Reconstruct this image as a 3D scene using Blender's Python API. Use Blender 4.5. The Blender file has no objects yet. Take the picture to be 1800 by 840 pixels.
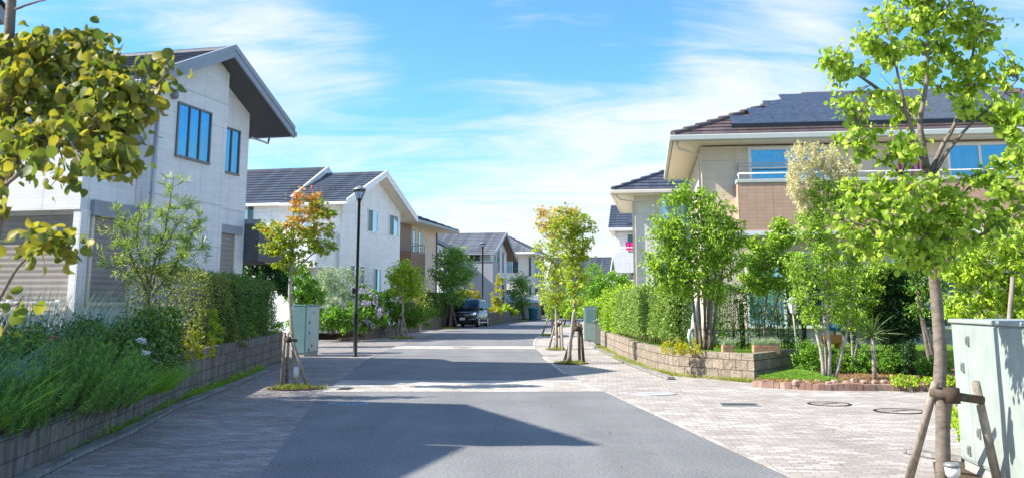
import bpy, math, random
import numpy as np
from mathutils import Vector, Matrix

# ---------------------------------------------------------------- camera, sky, sun, exposure
scn = bpy.context.scene
COL = scn.collection
CAM_H = 1.6
PITCH = math.atan(304 / 1700)
cam_d = bpy.data.cameras.new('camera')
cam = bpy.data.objects.new('camera', cam_d)
COL.objects.link(cam)
cam.location = (0, 0, CAM_H)
cam.rotation_euler = (math.pi / 2 + PITCH, 0, 0)
cam_d.sensor_width = 36
cam_d.lens = 34
cam_d.shift_y = -0.105
cam_d.clip_start = 0.05
cam_d.clip_end = 9000
cam_d.dof.use_dof = True
cam_d.dof.focus_distance = 26
cam_d.dof.aperture_fstop = 9
scn.camera = cam

scn.view_settings.view_transform = 'Standard'
scn.view_settings.look = 'None'
scn.view_settings.gamma = 1
scn.view_settings.exposure = 1.32
SUN_EL = math.radians(40)
SUN_DIR = Vector((-1.0, -0.085, 0)).normalized()          # horizontal direction towards the sun

w = bpy.data.worlds.new('World')
scn.world = w
w.use_nodes = True
nt = w.node_tree
nt.nodes.clear()


def wn(t, **kw):
    n = nt.nodes.new(t)
    for k, v in kw.items():
        setattr(n, k, v)
    return n


def wmath(op, a, b=None, clamp=False):
    n = wn('ShaderNodeMath', operation=op, use_clamp=clamp)
    for i, v in enumerate((a, b)):
        if v is None:
            continue
        if isinstance(v, (int, float)):
            n.inputs[i].default_value = v
        else:
            nt.links.new(v, n.inputs[i])
    return n.outputs[0]


out = wn('ShaderNodeOutputWorld')
bg = wn('ShaderNodeBackground')
bg.inputs['Strength'].default_value = 0.115
sky = wn('ShaderNodeTexSky', sky_type='NISHITA', sun_disc=False)
sky.sun_elevation = SUN_EL
sky.sun_rotation = math.radians(-93.5)
sky.air_density = 1.0
sky.dust_density = 0.4
sky.ozone_density = 1.6
tint = wn('ShaderNodeMix', data_type='RGBA', blend_type='MULTIPLY')
tint.inputs[0].default_value = 1
tint.inputs[7].default_value = (0.42, 0.735, 0.98, 1)
nt.links.new(sky.outputs[0], tint.inputs[6])
geo = wn('ShaderNodeTexCoord')
sep = wn('ShaderNodeSeparateXYZ')
nt.links.new(geo.outputs['Generated'], sep.inputs[0])
zz = wmath('MAXIMUM', wmath('ADD', sep.outputs[2], 0.3), 0.05)
cx = wmath('DIVIDE', sep.outputs[0], zz)
cy = wmath('DIVIDE', sep.outputs[1], zz)
comb = wn('ShaderNodeCombineXYZ')
nt.links.new(cx, comb.inputs[0])
nt.links.new(cy, comb.inputs[1])


def cloud_noise(rot, scale, loc, sc, detail, rough, dist):
    mp = wn('ShaderNodeMapping')
    mp.inputs['Rotation'].default_value = (0, 0, math.radians(rot))
    mp.inputs['Scale'].default_value = scale
    mp.inputs['Location'].default_value = loc
    nt.links.new(comb.outputs[0], mp.inputs[0])
    nz = wn('ShaderNodeTexNoise')
    nz.inputs['Scale'].default_value = sc
    nz.inputs['Detail'].default_value = detail
    nz.inputs['Roughness'].default_value = rough
    nz.inputs['Distortion'].default_value = dist
    nt.links.new(mp.outputs[0], nz.inputs['Vector'])
    return nz.outputs[0]


n_big = cloud_noise(35, (1, 1, 1), (3.1, 0.7, 0), 1.6, 5, 0.55, 0.6)
n_fine = cloud_noise(32, (0.6, 2.0, 1), (1.3, 4.2, 0), 3.2, 11, 0.66, 1.2)


def dir_of(px, py):
    d = (px - 900) / 1700
    v = (231 - py) / 1700
    c, s = math.cos(PITCH), math.sin(PITCH)
    return Vector((d, c - v * s, s + v * c)).normalized()


def blob_bias(px, py, deg_in, deg_out, amount):
    d = dir_of(px, py)
    vm = wn('ShaderNodeVectorMath', operation='DOT_PRODUCT')
    nrm = wn('ShaderNodeVectorMath', operation='NORMALIZE')
    nt.links.new(geo.outputs['Generated'], nrm.inputs[0])
    nt.links.new(nrm.outputs[0], vm.inputs[0])
    vm.inputs[1].default_value = d
    mr = wn('ShaderNodeMapRange', interpolation_type='SMOOTHSTEP')
    mr.inputs['From Min'].default_value = math.cos(math.radians(deg_out))
    mr.inputs['From Max'].default_value = math.cos(math.radians(deg_in))
    mr.inputs['To Min'].default_value = 0
    mr.inputs['To Max'].default_value = amount
    nt.links.new(vm.outputs['Value'], mr.inputs['Value'])
    return mr.outputs[0]


dens = wmath('ADD', wmath('MULTIPLY', n_big, 0.75), wmath('MULTIPLY', n_fine, 0.8))
for b in ((840, 40, 2, 8, -0.15), (1060, 70, 1, 5, -0.15), (720, 200, 1, 6, -0.06), (1360, 60, 1, 6.5, 0.14), (900, 320, 2, 9, 0.16),
          (520, 230, 2, 8, 0.13), (400, 10, 1, 5, 0.1), (1180, 230, 2, 7, 0.1), (1640, 120, 2, 7, -0.1), (200, 40, 2, 8, -0.08), (700, 110, 0.3, 1.5, 0.06)):
    dens = wmath('ADD', dens, blob_bias(*b))
hz = wn('ShaderNodeMapRange')
hz.inputs['From Min'].default_value = 0.0
hz.inputs['From Max'].default_value = 0.26
hz.inputs['To Min'].default_value = 0.16
hz.inputs['To Max'].default_value = 0.0
nt.links.new(sep.outputs[2], hz.inputs['Value'])
dens = wmath('ADD', dens, hz.outputs[0])
cr = wn('ShaderNodeMapRange', interpolation_type='SMOOTHSTEP')
cr.inputs['From Min'].default_value = 0.65
cr.inputs['From Max'].default_value = 1.14
cr.inputs['To Max'].default_value = 0.93
nt.links.new(dens, cr.inputs['Value'])
cl = wn('ShaderNodeMix', data_type='RGBA')
cl.inputs[7].default_value = (3.6, 3.72, 3.85, 1)
nt.links.new(tint.outputs[2], cl.inputs[6])
nt.links.new(cr.outputs[0], cl.inputs[0])
nt.links.new(cl.outputs[2], bg.inputs['Color'])
nt.links.new(bg.outputs[0], out.inputs['Surface'])

sun_d = bpy.data.lights.new('sun', 'SUN')
sun_d.energy = 4.0
sun_d.angle = math.radians(0.5)
sun_d.color = (1.0, 0.94, 0.84)
sun = bpy.data.objects.new('sun', sun_d)
COL.objects.link(sun)
sd = (SUN_DIR * math.cos(SUN_EL) + Vector((0, 0, math.sin(SUN_EL))))
sun.rotation_euler = sd.to_track_quat('Z', 'Y').to_euler()
sun.location = (-40, -10, 60)

# ---------------------------------------------------------------- measuring helpers: photograph pixel -> place in the world
CP, SP = math.cos(PITCH), math.sin(PITCH)


def ray(px, py):
    v = (231 - py) / 1700
    return np.array([(px - 900) / 1700, CP - v * SP, SP + v * CP])


def gp(px, py, z=0.0):
    r = ray(px, py)
    t = (z - CAM_H) / r[2]
    return np.array([r[0] * t, r[1] * t, z])


def at(px, py, Y):
    r = ray(px, py)
    t = Y / r[1]
    return np.array([r[0] * t, Y, CAM_H + r[2] * t])


# ---------------------------------------------------------------- mesh helpers
def tag(o, label=None, cat=None, group=None, kind=None):
    if label:
        o['label'] = label
    if cat:
        o['category'] = cat
    if group:
        o['group'] = group
    if kind:
        o['kind'] = kind
    return o


def empty(name, loc=(0, 0, 0), rz=0.0, label=None, cat=None, group=None):
    o = bpy.data.objects.new(name, None)
    COL.objects.link(o)
    o.location = loc
    o.rotation_euler = (0, 0, rz)
    o.empty_display_size = 0.2
    return tag(o, label, cat, group)


class MB:
    """collects polygons, then links them as one mesh object with metric UVs"""

    def __init__(s):
        s.v, s.f = [], []

    def add(s, vs, fs):
        b = len(s.v)
        s.v += [tuple(map(float, p)) for p in vs]
        s.f += [[b + i for i in f] for f in fs]
        return s

    def box(s, x0, x1, y0, y1, z0, z1):
        vs = [(x0, y0, z0), (x1, y0, z0), (x1, y1, z0), (x0, y1, z0), (x0, y0, z1), (x1, y0, z1), (x1, y1, z1), (x0, y1, z1)]
        return s.add(vs, [(3, 2, 1, 0), (4, 5, 6, 7), (0, 1, 5, 4), (1, 2, 6, 5), (2, 3, 7, 6), (3, 0, 4, 7)])

    def prism(s, pts, z0, z1):
        n = len(pts)
        area = sum(pts[i][0] * pts[(i + 1) % n][1] - pts[(i + 1) % n][0] * pts[i][1] for i in range(n))
        if area < 0:
            pts = pts[::-1]
        vs = [(p[0], p[1], z0) for p in pts] + [(p[0], p[1], z1) for p in pts]
        fs = [tuple(range(n))[::-1], tuple(range(n, 2 * n))] + [(i, (i + 1) % n, n + (i + 1) % n, n + i) for i in range(n)]
        return s.add(vs, fs)

    def extrude(s, pts3, d):
        """a polygon in space swept along d"""
        n = len(pts3)
        P = [np.array(p, float) for p in pts3]
        d = np.array(d, float)
        nn = sum(np.cross(P[i] - P[0], P[(i + 1) % n] - P[0]) for i in range(n))
        if nn @ d > 0:
            P = P[::-1]
        vs = P + [p + d for p in P]
        fs = [tuple(range(n)), tuple(range(n, 2 * n))[::-1]] + [((i + 1) % n, i, n + i, n + (i + 1) % n) for i in range(n)]
        return s.add(vs, fs)

    def beam(s, a, b, wd, ht, up=(0, 0, 1)):
        a, b, up = np.array(a, float), np.array(b, float), np.array(up, float)
        d = b - a
        d /= np.linalg.norm(d)
        sx = np.cross(d, up)
        if np.linalg.norm(sx) < 1e-4:
            sx = np.cross(d, (1, 0, 0))
        sx /= np.linalg.norm(sx)
        sz = np.cross(sx, d)
        vs = []
        for p in (a, b):
            for i, j in ((-1, -1), (1, -1), (1, 1), (-1, 1)):
                vs.append(p + sx * i * wd / 2 + sz * j * ht / 2)
        return s.add(vs, [(3, 2, 1, 0), (4, 5, 6, 7), (0, 1, 5, 4), (1, 2, 6, 5), (2, 3, 7, 6), (3, 0, 4, 7)][::1])

    def tube(s, path, rad, n=8, cap=True):
        P = [np.array(p, float) for p in path]
        if isinstance(rad, (int, float)):
            rad = [rad] * len(P)
        b = len(s.v)
        ref = None
        for i, p in enumerate(P):
            t = P[min(i + 1, len(P) - 1)] - P[max(i - 1, 0)]
            t = t / (np.linalg.norm(t) + 1e-9)
            if ref is None:
                ref = np.cross(t, (0.31, 0.9, 0.17))
                if np.linalg.norm(ref) < 0.1:
                    ref = np.cross(t, (1, 0, 0))
            u = ref - t * (ref @ t)
            u /= np.linalg.norm(u) + 1e-9
            ref = u
            q = np.cross(t, u)
            for k in range(n):
                a = 2 * math.pi * k / n
                s.v.append(tuple(p + rad[i] * (math.cos(a) * u + math.sin(a) * q)))
        for i in range(len(P) - 1):
            for k in range(n):
                k2 = (k + 1) % n
                s.f.append([b + i * n + k, b + i * n + k2, b + (i + 1) * n + k2, b + (i + 1) * n + k])
        if cap:
            s.f.append([b + k for k in range(n)][::-1])
            e = b + (len(P) - 1) * n
            s.f.append([e + k for k in range(n)])
        return s

    def lathe(s, prof, c=(0, 0, 0), n=16):
        """prof: (radius, z) from the bottom up"""
        b = len(s.v)
        for r, z in prof:
            for k in range(n):
                a = 2 * math.pi * k / n
                s.v.append((c[0] + r * math.cos(a), c[1] + r * math.sin(a), c[2] + z))
        for i in range(len(prof) - 1):
            for k in range(n):
                k2 = (k + 1) % n
                s.f.append([b + i * n + k, b + i * n + k2, b + (i + 1) * n + k2, b + (i + 1) * n + k])
        s.f.append([b + k for k in range(n)][::-1])
        e = b + (len(prof) - 1) * n
        s.f.append([e + k for k in range(n)])
        return s

    def loft(s, secs, cap=True):
        """secs: list of rings with equal point counts"""
        b, n = len(s.v), len(secs[0])
        for r in secs:
            s.v += [tuple(map(float, p)) for p in r]
        for i in range(len(secs) - 1):
            for k in range(n):
                k2 = (k + 1) % n
                s.f.append([b + i * n + k, b + i * n + k2, b + (i + 1) * n + k2, b + (i + 1) * n + k])
        if cap:
            s.f.append([b + k for k in range(n)][::-1])
            e = b + (len(secs) - 1) * n
            s.f.append([e + k for k in range(n)])
        return s

    def build(s, name, mat, parent=None, smooth=False, bevel=0.0, loc=None, rz=0.0):
        me = bpy.data.meshes.new(name)
        me.from_pydata(s.v, [], s.f)
        uv = me.uv_layers.new(name='UVMap')
        for p in me.polygons:
            nx, ny, nz = p.normal
            for li in p.loop_indices:
                v = me.vertices[me.loops[li].vertex_index].co
                if abs(nz) < 0.7:
                    h = math.hypot(nx, ny) or 1
                    uv.data[li].uv = ((-ny * v.x + nx * v.y) / h, v.z)
                else:
                    uv.data[li].uv = (v.x, v.y)
        if smooth:
            me.polygons.foreach_set('use_smooth', [True] * len(me.polygons))
        return link(name, me, mat, parent, bevel, loc, rz)


def link(name, me, mat, parent=None, bevel=0.0, loc=None, rz=0.0):
    o = bpy.data.objects.new(name, me)
    COL.objects.link(o)
    if mat:
        me.materials.append(mat)
    if parent:
        o.parent = parent
    if loc is not None:
        o.location = loc
    if rz:
        o.rotation_euler = (0, 0, rz)
    if bevel:
        m = o.modifiers.new('bevel', 'BEVEL')
        m.width = bevel
        m.segments = 2
        m.limit_method = 'ANGLE'
        m.angle_limit = math.radians(40)
    return o


def copy_tree(o, parent=None):
    c = o.copy()
    COL.objects.link(c)
    if parent:
        c.parent = parent
    for ch in list(o.children):
        copy_tree(ch, c)
    return c


# ---------------------------------------------------------------- materials
class Mat:
    def __init__(s, name):
        s.m = bpy.data.materials.new(name)
        s.m.use_nodes = True
        s.t = s.m.node_tree
        s.b = s.t.nodes['Principled BSDF']
        s.o = s.t.nodes['Material Output']

    def n(s, typ, ins=None, **kw):
        nd = s.t.nodes.new(typ)
        for k, v in kw.items():
            setattr(nd, k, v)
        for k, v in (ins or {}).items():
            s.put(nd.inputs[k], v)
        return nd

    def put(s, sock, v):
        if isinstance(v, bpy.types.NodeSocket):
            s.t.links.new(v, sock)
        else:
            if isinstance(v, tuple) and len(v) == 3 and sock.type == 'RGBA':
                v = (*v, 1)
            sock.default_value = v

    def set(s, **kw):
        for k, v in kw.items():
            s.put(s.b.inputs[k.replace('_', ' ')], v)
        return s

    def coord(s, which='Object'):
        return s.n('ShaderNodeTexCoord').outputs[which]

    def noise(s, vec, scale, detail=4, rough=0.55, dist=0.0):
        return s.n('ShaderNodeTexNoise', {'Vector': vec, 'Scale': scale, 'Detail': detail, 'Roughness': rough, 'Distortion': dist}).outputs[0]

    def ramp(s, fac, stops, mode='LINEAR'):
        r = s.n('ShaderNodeValToRGB', {'Fac': fac})
        r.color_ramp.interpolation = mode
        e = r.color_ramp.elements
        while len(e) < len(stops):
            e.new(0.5)
        for el, (p, c) in zip(e, stops):
            el.position = p
            el.color = (*c, 1) if len(c) == 3 else c
        return r.outputs[0]

    def mix(s, fac, a, b, mode='MIX'):
        m = s.n('ShaderNodeMix', data_type='RGBA', blend_type=mode)
        s.put(m.inputs[0], fac)
        s.put(m.inputs[6], a)
        s.put(m.inputs[7], b)
        return m.outputs[2]

    def math(s, op, a, b=0.0, clamp=False):
        return s.n('ShaderNodeMath', {0: a, 1: b}, operation=op, use_clamp=clamp).outputs[0]

    def mapping(s, vec, scale=(1, 1, 1), rot=(0, 0, 0), loc=(0, 0, 0)):
        return s.n('ShaderNodeMapping', {'Vector': vec, 'Scale': scale, 'Rotation': rot, 'Location': loc}).outputs[0]

    def bump(s, h, strength=0.3, dist=0.02):
        s.put(s.b.inputs['Normal'], s.n('ShaderNodeBump', {'Height': h, 'Strength': strength, 'Distance': dist}).outputs[0])
        return s

    def brick(s, vec, c1, c2, mortar, bw, bh, ms, off=0.5, bias=0.0, smooth=0.1):
        return s.n('ShaderNodeTexBrick', {'Vector': vec, 'Color1': c1, 'Color2': c2, 'Mortar': mortar, 'Scale': 1.0, 'Mortar Size': ms,
                                          'Mortar Smooth': smooth, 'Bias': bias, 'Brick Width': bw, 'Row Height': bh}, offset=off)


def sub(c, f):
    return tuple(x * f for x in c)


def m_plain(name, col, rough=0.6, metal=0.0, spec=0.4, var=0.12, scale=3.0, bump=0.0):
    M = Mat(name)
    nz = M.noise(M.coord(), scale, 5)
    c = M.ramp(nz, [(0.3, sub(col, 1 - var)), (0.7, sub(col, 1 + var * 0.6))])
    M.set(Base_Color=c, Roughness=rough, Metallic=metal, Specular_IOR_Level=spec)
    if bump:
        M.bump(M.noise(M.coord(), scale * 14, 3), bump, 0.01)
    return M.m


def m_siding(name, col, bw=0.6, bh=0.075, joint=0.86, ms=0.006, panel=(0.91, 3.0), off=0.5, rough=0.55, rug=0.12):
    """tile cladding: fine courses, wide panel joints, faint rain streaks"""
    M = Mat(name)
    uv = M.coord('UV')
    b = M.brick(uv, sub(col, 1.03), sub(col, 0.93), sub(col, joint), bw, bh, ms, off, smooth=0.4)
    p = M.brick(uv, (1, 1, 1), (1, 1, 1), (0.68, 0.68, 0.68), panel[0], panel[1], 0.008, 0.0)
    st = M.noise(M.mapping(uv, (2.2, 0.22, 1)), 2.0, 5)
    c = M.mix(1.0, b.outputs[0], p.outputs[0], 'MULTIPLY')
    c = M.mix(1.0, c, M.ramp(st, [(0.3, (0.95, 0.95, 0.945)), (0.65, (1.02, 1.02, 1.02))]), 'MULTIPLY')
    M.set(Base_Color=c, Roughness=rough, Specular_IOR_Level=0.3)
    h = M.math('ADD', M.math('MULTIPLY', b.outputs[1], -1.0), M.math('MULTIPLY', M.noise(uv, 30, 3), rug * 3))
    M.bump(h, 0.35, 0.01)
    return M.m


def m_roof(name, col, bh=0.3):
    M = Mat(name)
    uv = M.coord('UV')
    b = M.brick(uv, sub(col, 1.25), sub(col, 0.75), sub(col, 0.4), 0.34, 50.0, 0.006, 0.0)
    nz = M.noise(uv, 1.2, 6)
    c = M.mix(1.0, b.outputs[0], M.ramp(nz, [(0.3, (0.75, 0.76, 0.8)), (0.7, (1.2, 1.18, 1.14))]), 'MULTIPLY')
    M.set(Base_Color=c, Roughness=0.42, Specular_IOR_Level=0.5)
    M.bump(M.math('ADD', M.math('MULTIPLY', b.outputs[1], -1.0), M.noise(uv, 40, 2)), 0.3, 0.01)
    return M.m


def m_glass(name, dark, refl=0.5, tintc=(0.62, 0.86, 1.0), fres=0.4):
    M = Mat(name)
    uv = M.coord()
    nz = M.noise(M.mapping(uv, (6, 6, 0.4)), 1.5, 2)
    c = M.ramp(nz, [(0.35, sub(dark, 0.6)), (0.7, sub(dark, 1.5))])
    M.set(Base_Color=c, Roughness=0.5, Specular_IOR_Level=0.2)
    wav = M.n('ShaderNodeBump', {'Height': M.noise(M.coord(), 1.6, 2), 'Strength': 0.12, 'Distance': 0.05}).outputs[0]
    g = M.n('ShaderNodeBsdfGlossy', {'Color': tintc, 'Roughness': 0.03, 'Normal': wav})
    lw = M.n('ShaderNodeLayerWeight', {'Blend': 0.35})
    f = M.math('ADD', M.math('MULTIPLY', lw.outputs['Fresnel'], fres), refl, True)
    mx = M.n('ShaderNodeMixShader', {0: f, 1: M.b.outputs[0], 2: g.outputs[0]})
    M.put(M.o.inputs['Surface'], mx.outputs[0])
    return M.m


def m_leaf(name, cols, trans=None, tfac=0.32, rough=0.5, top=None, z0=2.0, z1=4.0, spec=0.3):
    """cols: three base colours spread over the leaves; top: colours taken on towards the crown's top (autumn tint)"""
    M = Mat(name)
    rnd = M.n('ShaderNodeNewGeometry').outputs['Random Per Island']
    c = M.ramp(rnd, [(0.0, cols[0]), (0.45, cols[1]), (0.8, cols[2]), (1.0, sub(cols[2], 1.2))])
    if top:
        ob = M.coord()
        z = M.n('ShaderNodeSeparateXYZ', {0: ob}).outputs[2]
        nz = M.noise(ob, 1.1, 3)
        zz_ = M.math('ADD', z, M.math('MULTIPLY', M.math('SUBTRACT', nz, 0.5), (z1 - z0) * 2.6))
        f = M.n('ShaderNodeMapRange', {'Value': zz_, 'From Min': z0, 'From Max': z1}).outputs[0]
        rr = M.math('ADD', M.math('MULTIPLY', M.math('SUBTRACT', rnd, 0.5), 0.5), f, True)
        rr = M.n('ShaderNodeMapRange', {'Value': rr, 'From Min': 0.42, 'From Max': 0.62}).outputs[0]
        rnd = M.n('ShaderNodeTexWhiteNoise', {'W': M.math('MULTIPLY', rnd, 917.0)}, noise_dimensions='1D').outputs[0]
        c2 = M.ramp(rnd, [(0.0, top[0]), (0.5, top[1]), (1.0, top[2])])
        c = M.mix(rr, c, c2)
    M.set(Base_Color=c, Roughness=rough, Specular_IOR_Level=spec)
    t = M.n('ShaderNodeBsdfTranslucent', {'Color': M.mix(1.0, c, trans or (1.5, 1.6, 0.7), 'MULTIPLY')})
    mx = M.n('ShaderNodeMixShader', {0: tfac, 1: M.b.outputs[0], 2: t.outputs[0]})
    M.put(M.o.inputs['Surface'], mx.outputs[0])
    return M.m


def m_bark(name, col, vert=True):
    M = Mat(name)
    ob = M.coord()
    n1 = M.noise(M.mapping(ob, (9, 9, 1.6) if vert else (3, 3, 8)), 3.0, 6, 0.6)
    n2 = M.noise(ob, 2.5, 3)
    c = M.ramp(n1, [(0.3, sub(col, 0.45)), (0.55, col), (0.75, sub(col, 1.35))])
    c = M.mix(0.35, c, M.ramp(n2, [(0.4, sub(col, 0.6)), (0.6, sub(col, 1.3))]))
    M.set(Base_Color=c, Roughness=0.85, Specular_IOR_Level=0.2)
    M.bump(n1, 0.6, 0.02)
    return M.m


def m_asphalt():
    M = Mat('asphalt')
    ob = M.coord()
    f = M.noise(ob, 34, 8, 0.9)
    p = M.noise(ob, 0.7, 6)
    vor = M.n('ShaderNodeTexVoronoi', {'Vector': ob, 'Scale': 120.0}).outputs['Color']
    c = M.ramp(f, [(0.36, (0.085, 0.085, 0.087)), (0.5, (0.19, 0.19, 0.193)), (0.64, (0.44, 0.44, 0.435))])
    c = M.mix(0.25, c, M.mix(1.0, vor, (0.36, 0.36, 0.37), 'MULTIPLY'))
    c = M.mix(1.0, c, M.ramp(p, [(0.3, (0.86, 0.86, 0.86)), (0.7, (1.1, 1.1, 1.09))]), 'MULTIPLY')
    lanes = M.noise(M.mapping(ob, (1.0, 0.06, 1)), 1.3, 3)
    c = M.mix(1.0, c, M.ramp(lanes, [(0.35, (0.9, 0.9, 0.9)), (0.65, (1.06, 1.06, 1.06))]), 'MULTIPLY')
    patch = M.noise(ob, 0.23, 2)
    c = M.mix(1.0, c, M.ramp(patch, [(0.55, (1, 1, 1)), (0.62, (0.93, 0.93, 0.94))]), 'MULTIPLY')
    M.set(Base_Color=c, Roughness=0.85, Specular_IOR_Level=0.3)
    M.bump(f, 0.45, 0.006)
    return M.m


def m_pavers(name, c1, c2, light, rot=0.0, bw=0.2, bh=0.1, patch=0.5):
    M = Mat(name)
    ob = M.mapping(M.coord(), rot=(0, 0, rot))
    b = M.brick(ob, (0, 0, 0), (1, 1, 1), (0.5, 0.5, 0.5), bw, bh, 0.005, 0.5)
    wide = M.noise(M.mapping(ob, (0.5, 1.3, 1)), 1.1, 5, 0.6)
    mix = M.math('ADD', M.math('MULTIPLY', b.outputs[0], 0.75), M.math('MULTIPLY', M.math('SUBTRACT', wide, 0.5), 1.4), True)
    c = M.ramp(mix, [(0.05, c1), (0.5, c2), (0.82, light)])
    m = M.mix(b.outputs[1], c, sub(c1, 0.6))
    dirt = M.noise(ob, 0.6, 6, 0.65)
    m = M.mix(1.0, m, M.ramp(dirt, [(0.32, (0.78, 0.77, 0.75)), (0.66, (1.05, 1.05, 1.05))]), 'MULTIPLY')
    m = M.mix(1.0, m, M.ramp(M.noise(ob, 60, 3), [(0.3, (0.88, 0.88, 0.88)), (0.7, (1.08, 1.08, 1.08))]), 'MULTIPLY')
    M.set(Base_Color=m, Roughness=0.8, Specular_IOR_Level=0.25)
    M.bump(M.math('ADD', M.math('MULTIPLY', b.outputs[1], -1.0), M.math('MULTIPLY', M.noise(ob, 70, 2), 0.3)), 0.5, 0.006)
    return M.m


def m_block(name, col, bw, bh, rough_face=0.3, stain=0.5, mortar=0.4, off=0.5, ms=0.008):
    M = Mat(name)
    uv = M.coord('UV')
    b = M.brick(uv, sub(col, 1.12), sub(col, 0.86), sub(col, mortar), bw, bh, ms, off)
    streak = M.noise(M.mapping(uv, (3.5, 0.5, 1)), 2.0, 6, 0.65)
    c = M.mix(stain, b.outputs[0], M.mix(1.0, b.outputs[0], M.ramp(streak, [(0.35, (0.35, 0.35, 0.34)), (0.62, (1.15, 1.15, 1.15))]), 'MULTIPLY'))
    n1 = M.noise(uv, 9, 6, 0.65)
    c = M.mix(1.0, c, M.ramp(n1, [(0.3, (0.75, 0.74, 0.72)), (0.7, (1.15, 1.15, 1.15))]), 'MULTIPLY')
    M.set(Base_Color=c, Roughness=0.9, Specular_IOR_Level=0.2)
    M.bump(M.math('ADD', M.math('MULTIPLY', b.outputs[1], -0.8), M.math('MULTIPLY', n1, rough_face * 3)), 0.9, 0.03)
    return M.m


def m_ground(name, c1, c2, scale=5):
    M = Mat(name)
    ob = M.coord()
    n1 = M.noise(ob, scale, 8, 0.65)
    M.set(Base_Color=M.ramp(n1, [(0.3, c1), (0.7, c2)]), Roughness=0.95, Specular_IOR_Level=0.15)
    M.bump(M.noise(ob, scale * 6, 5), 0.7, 0.03)
    return M.m


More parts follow.
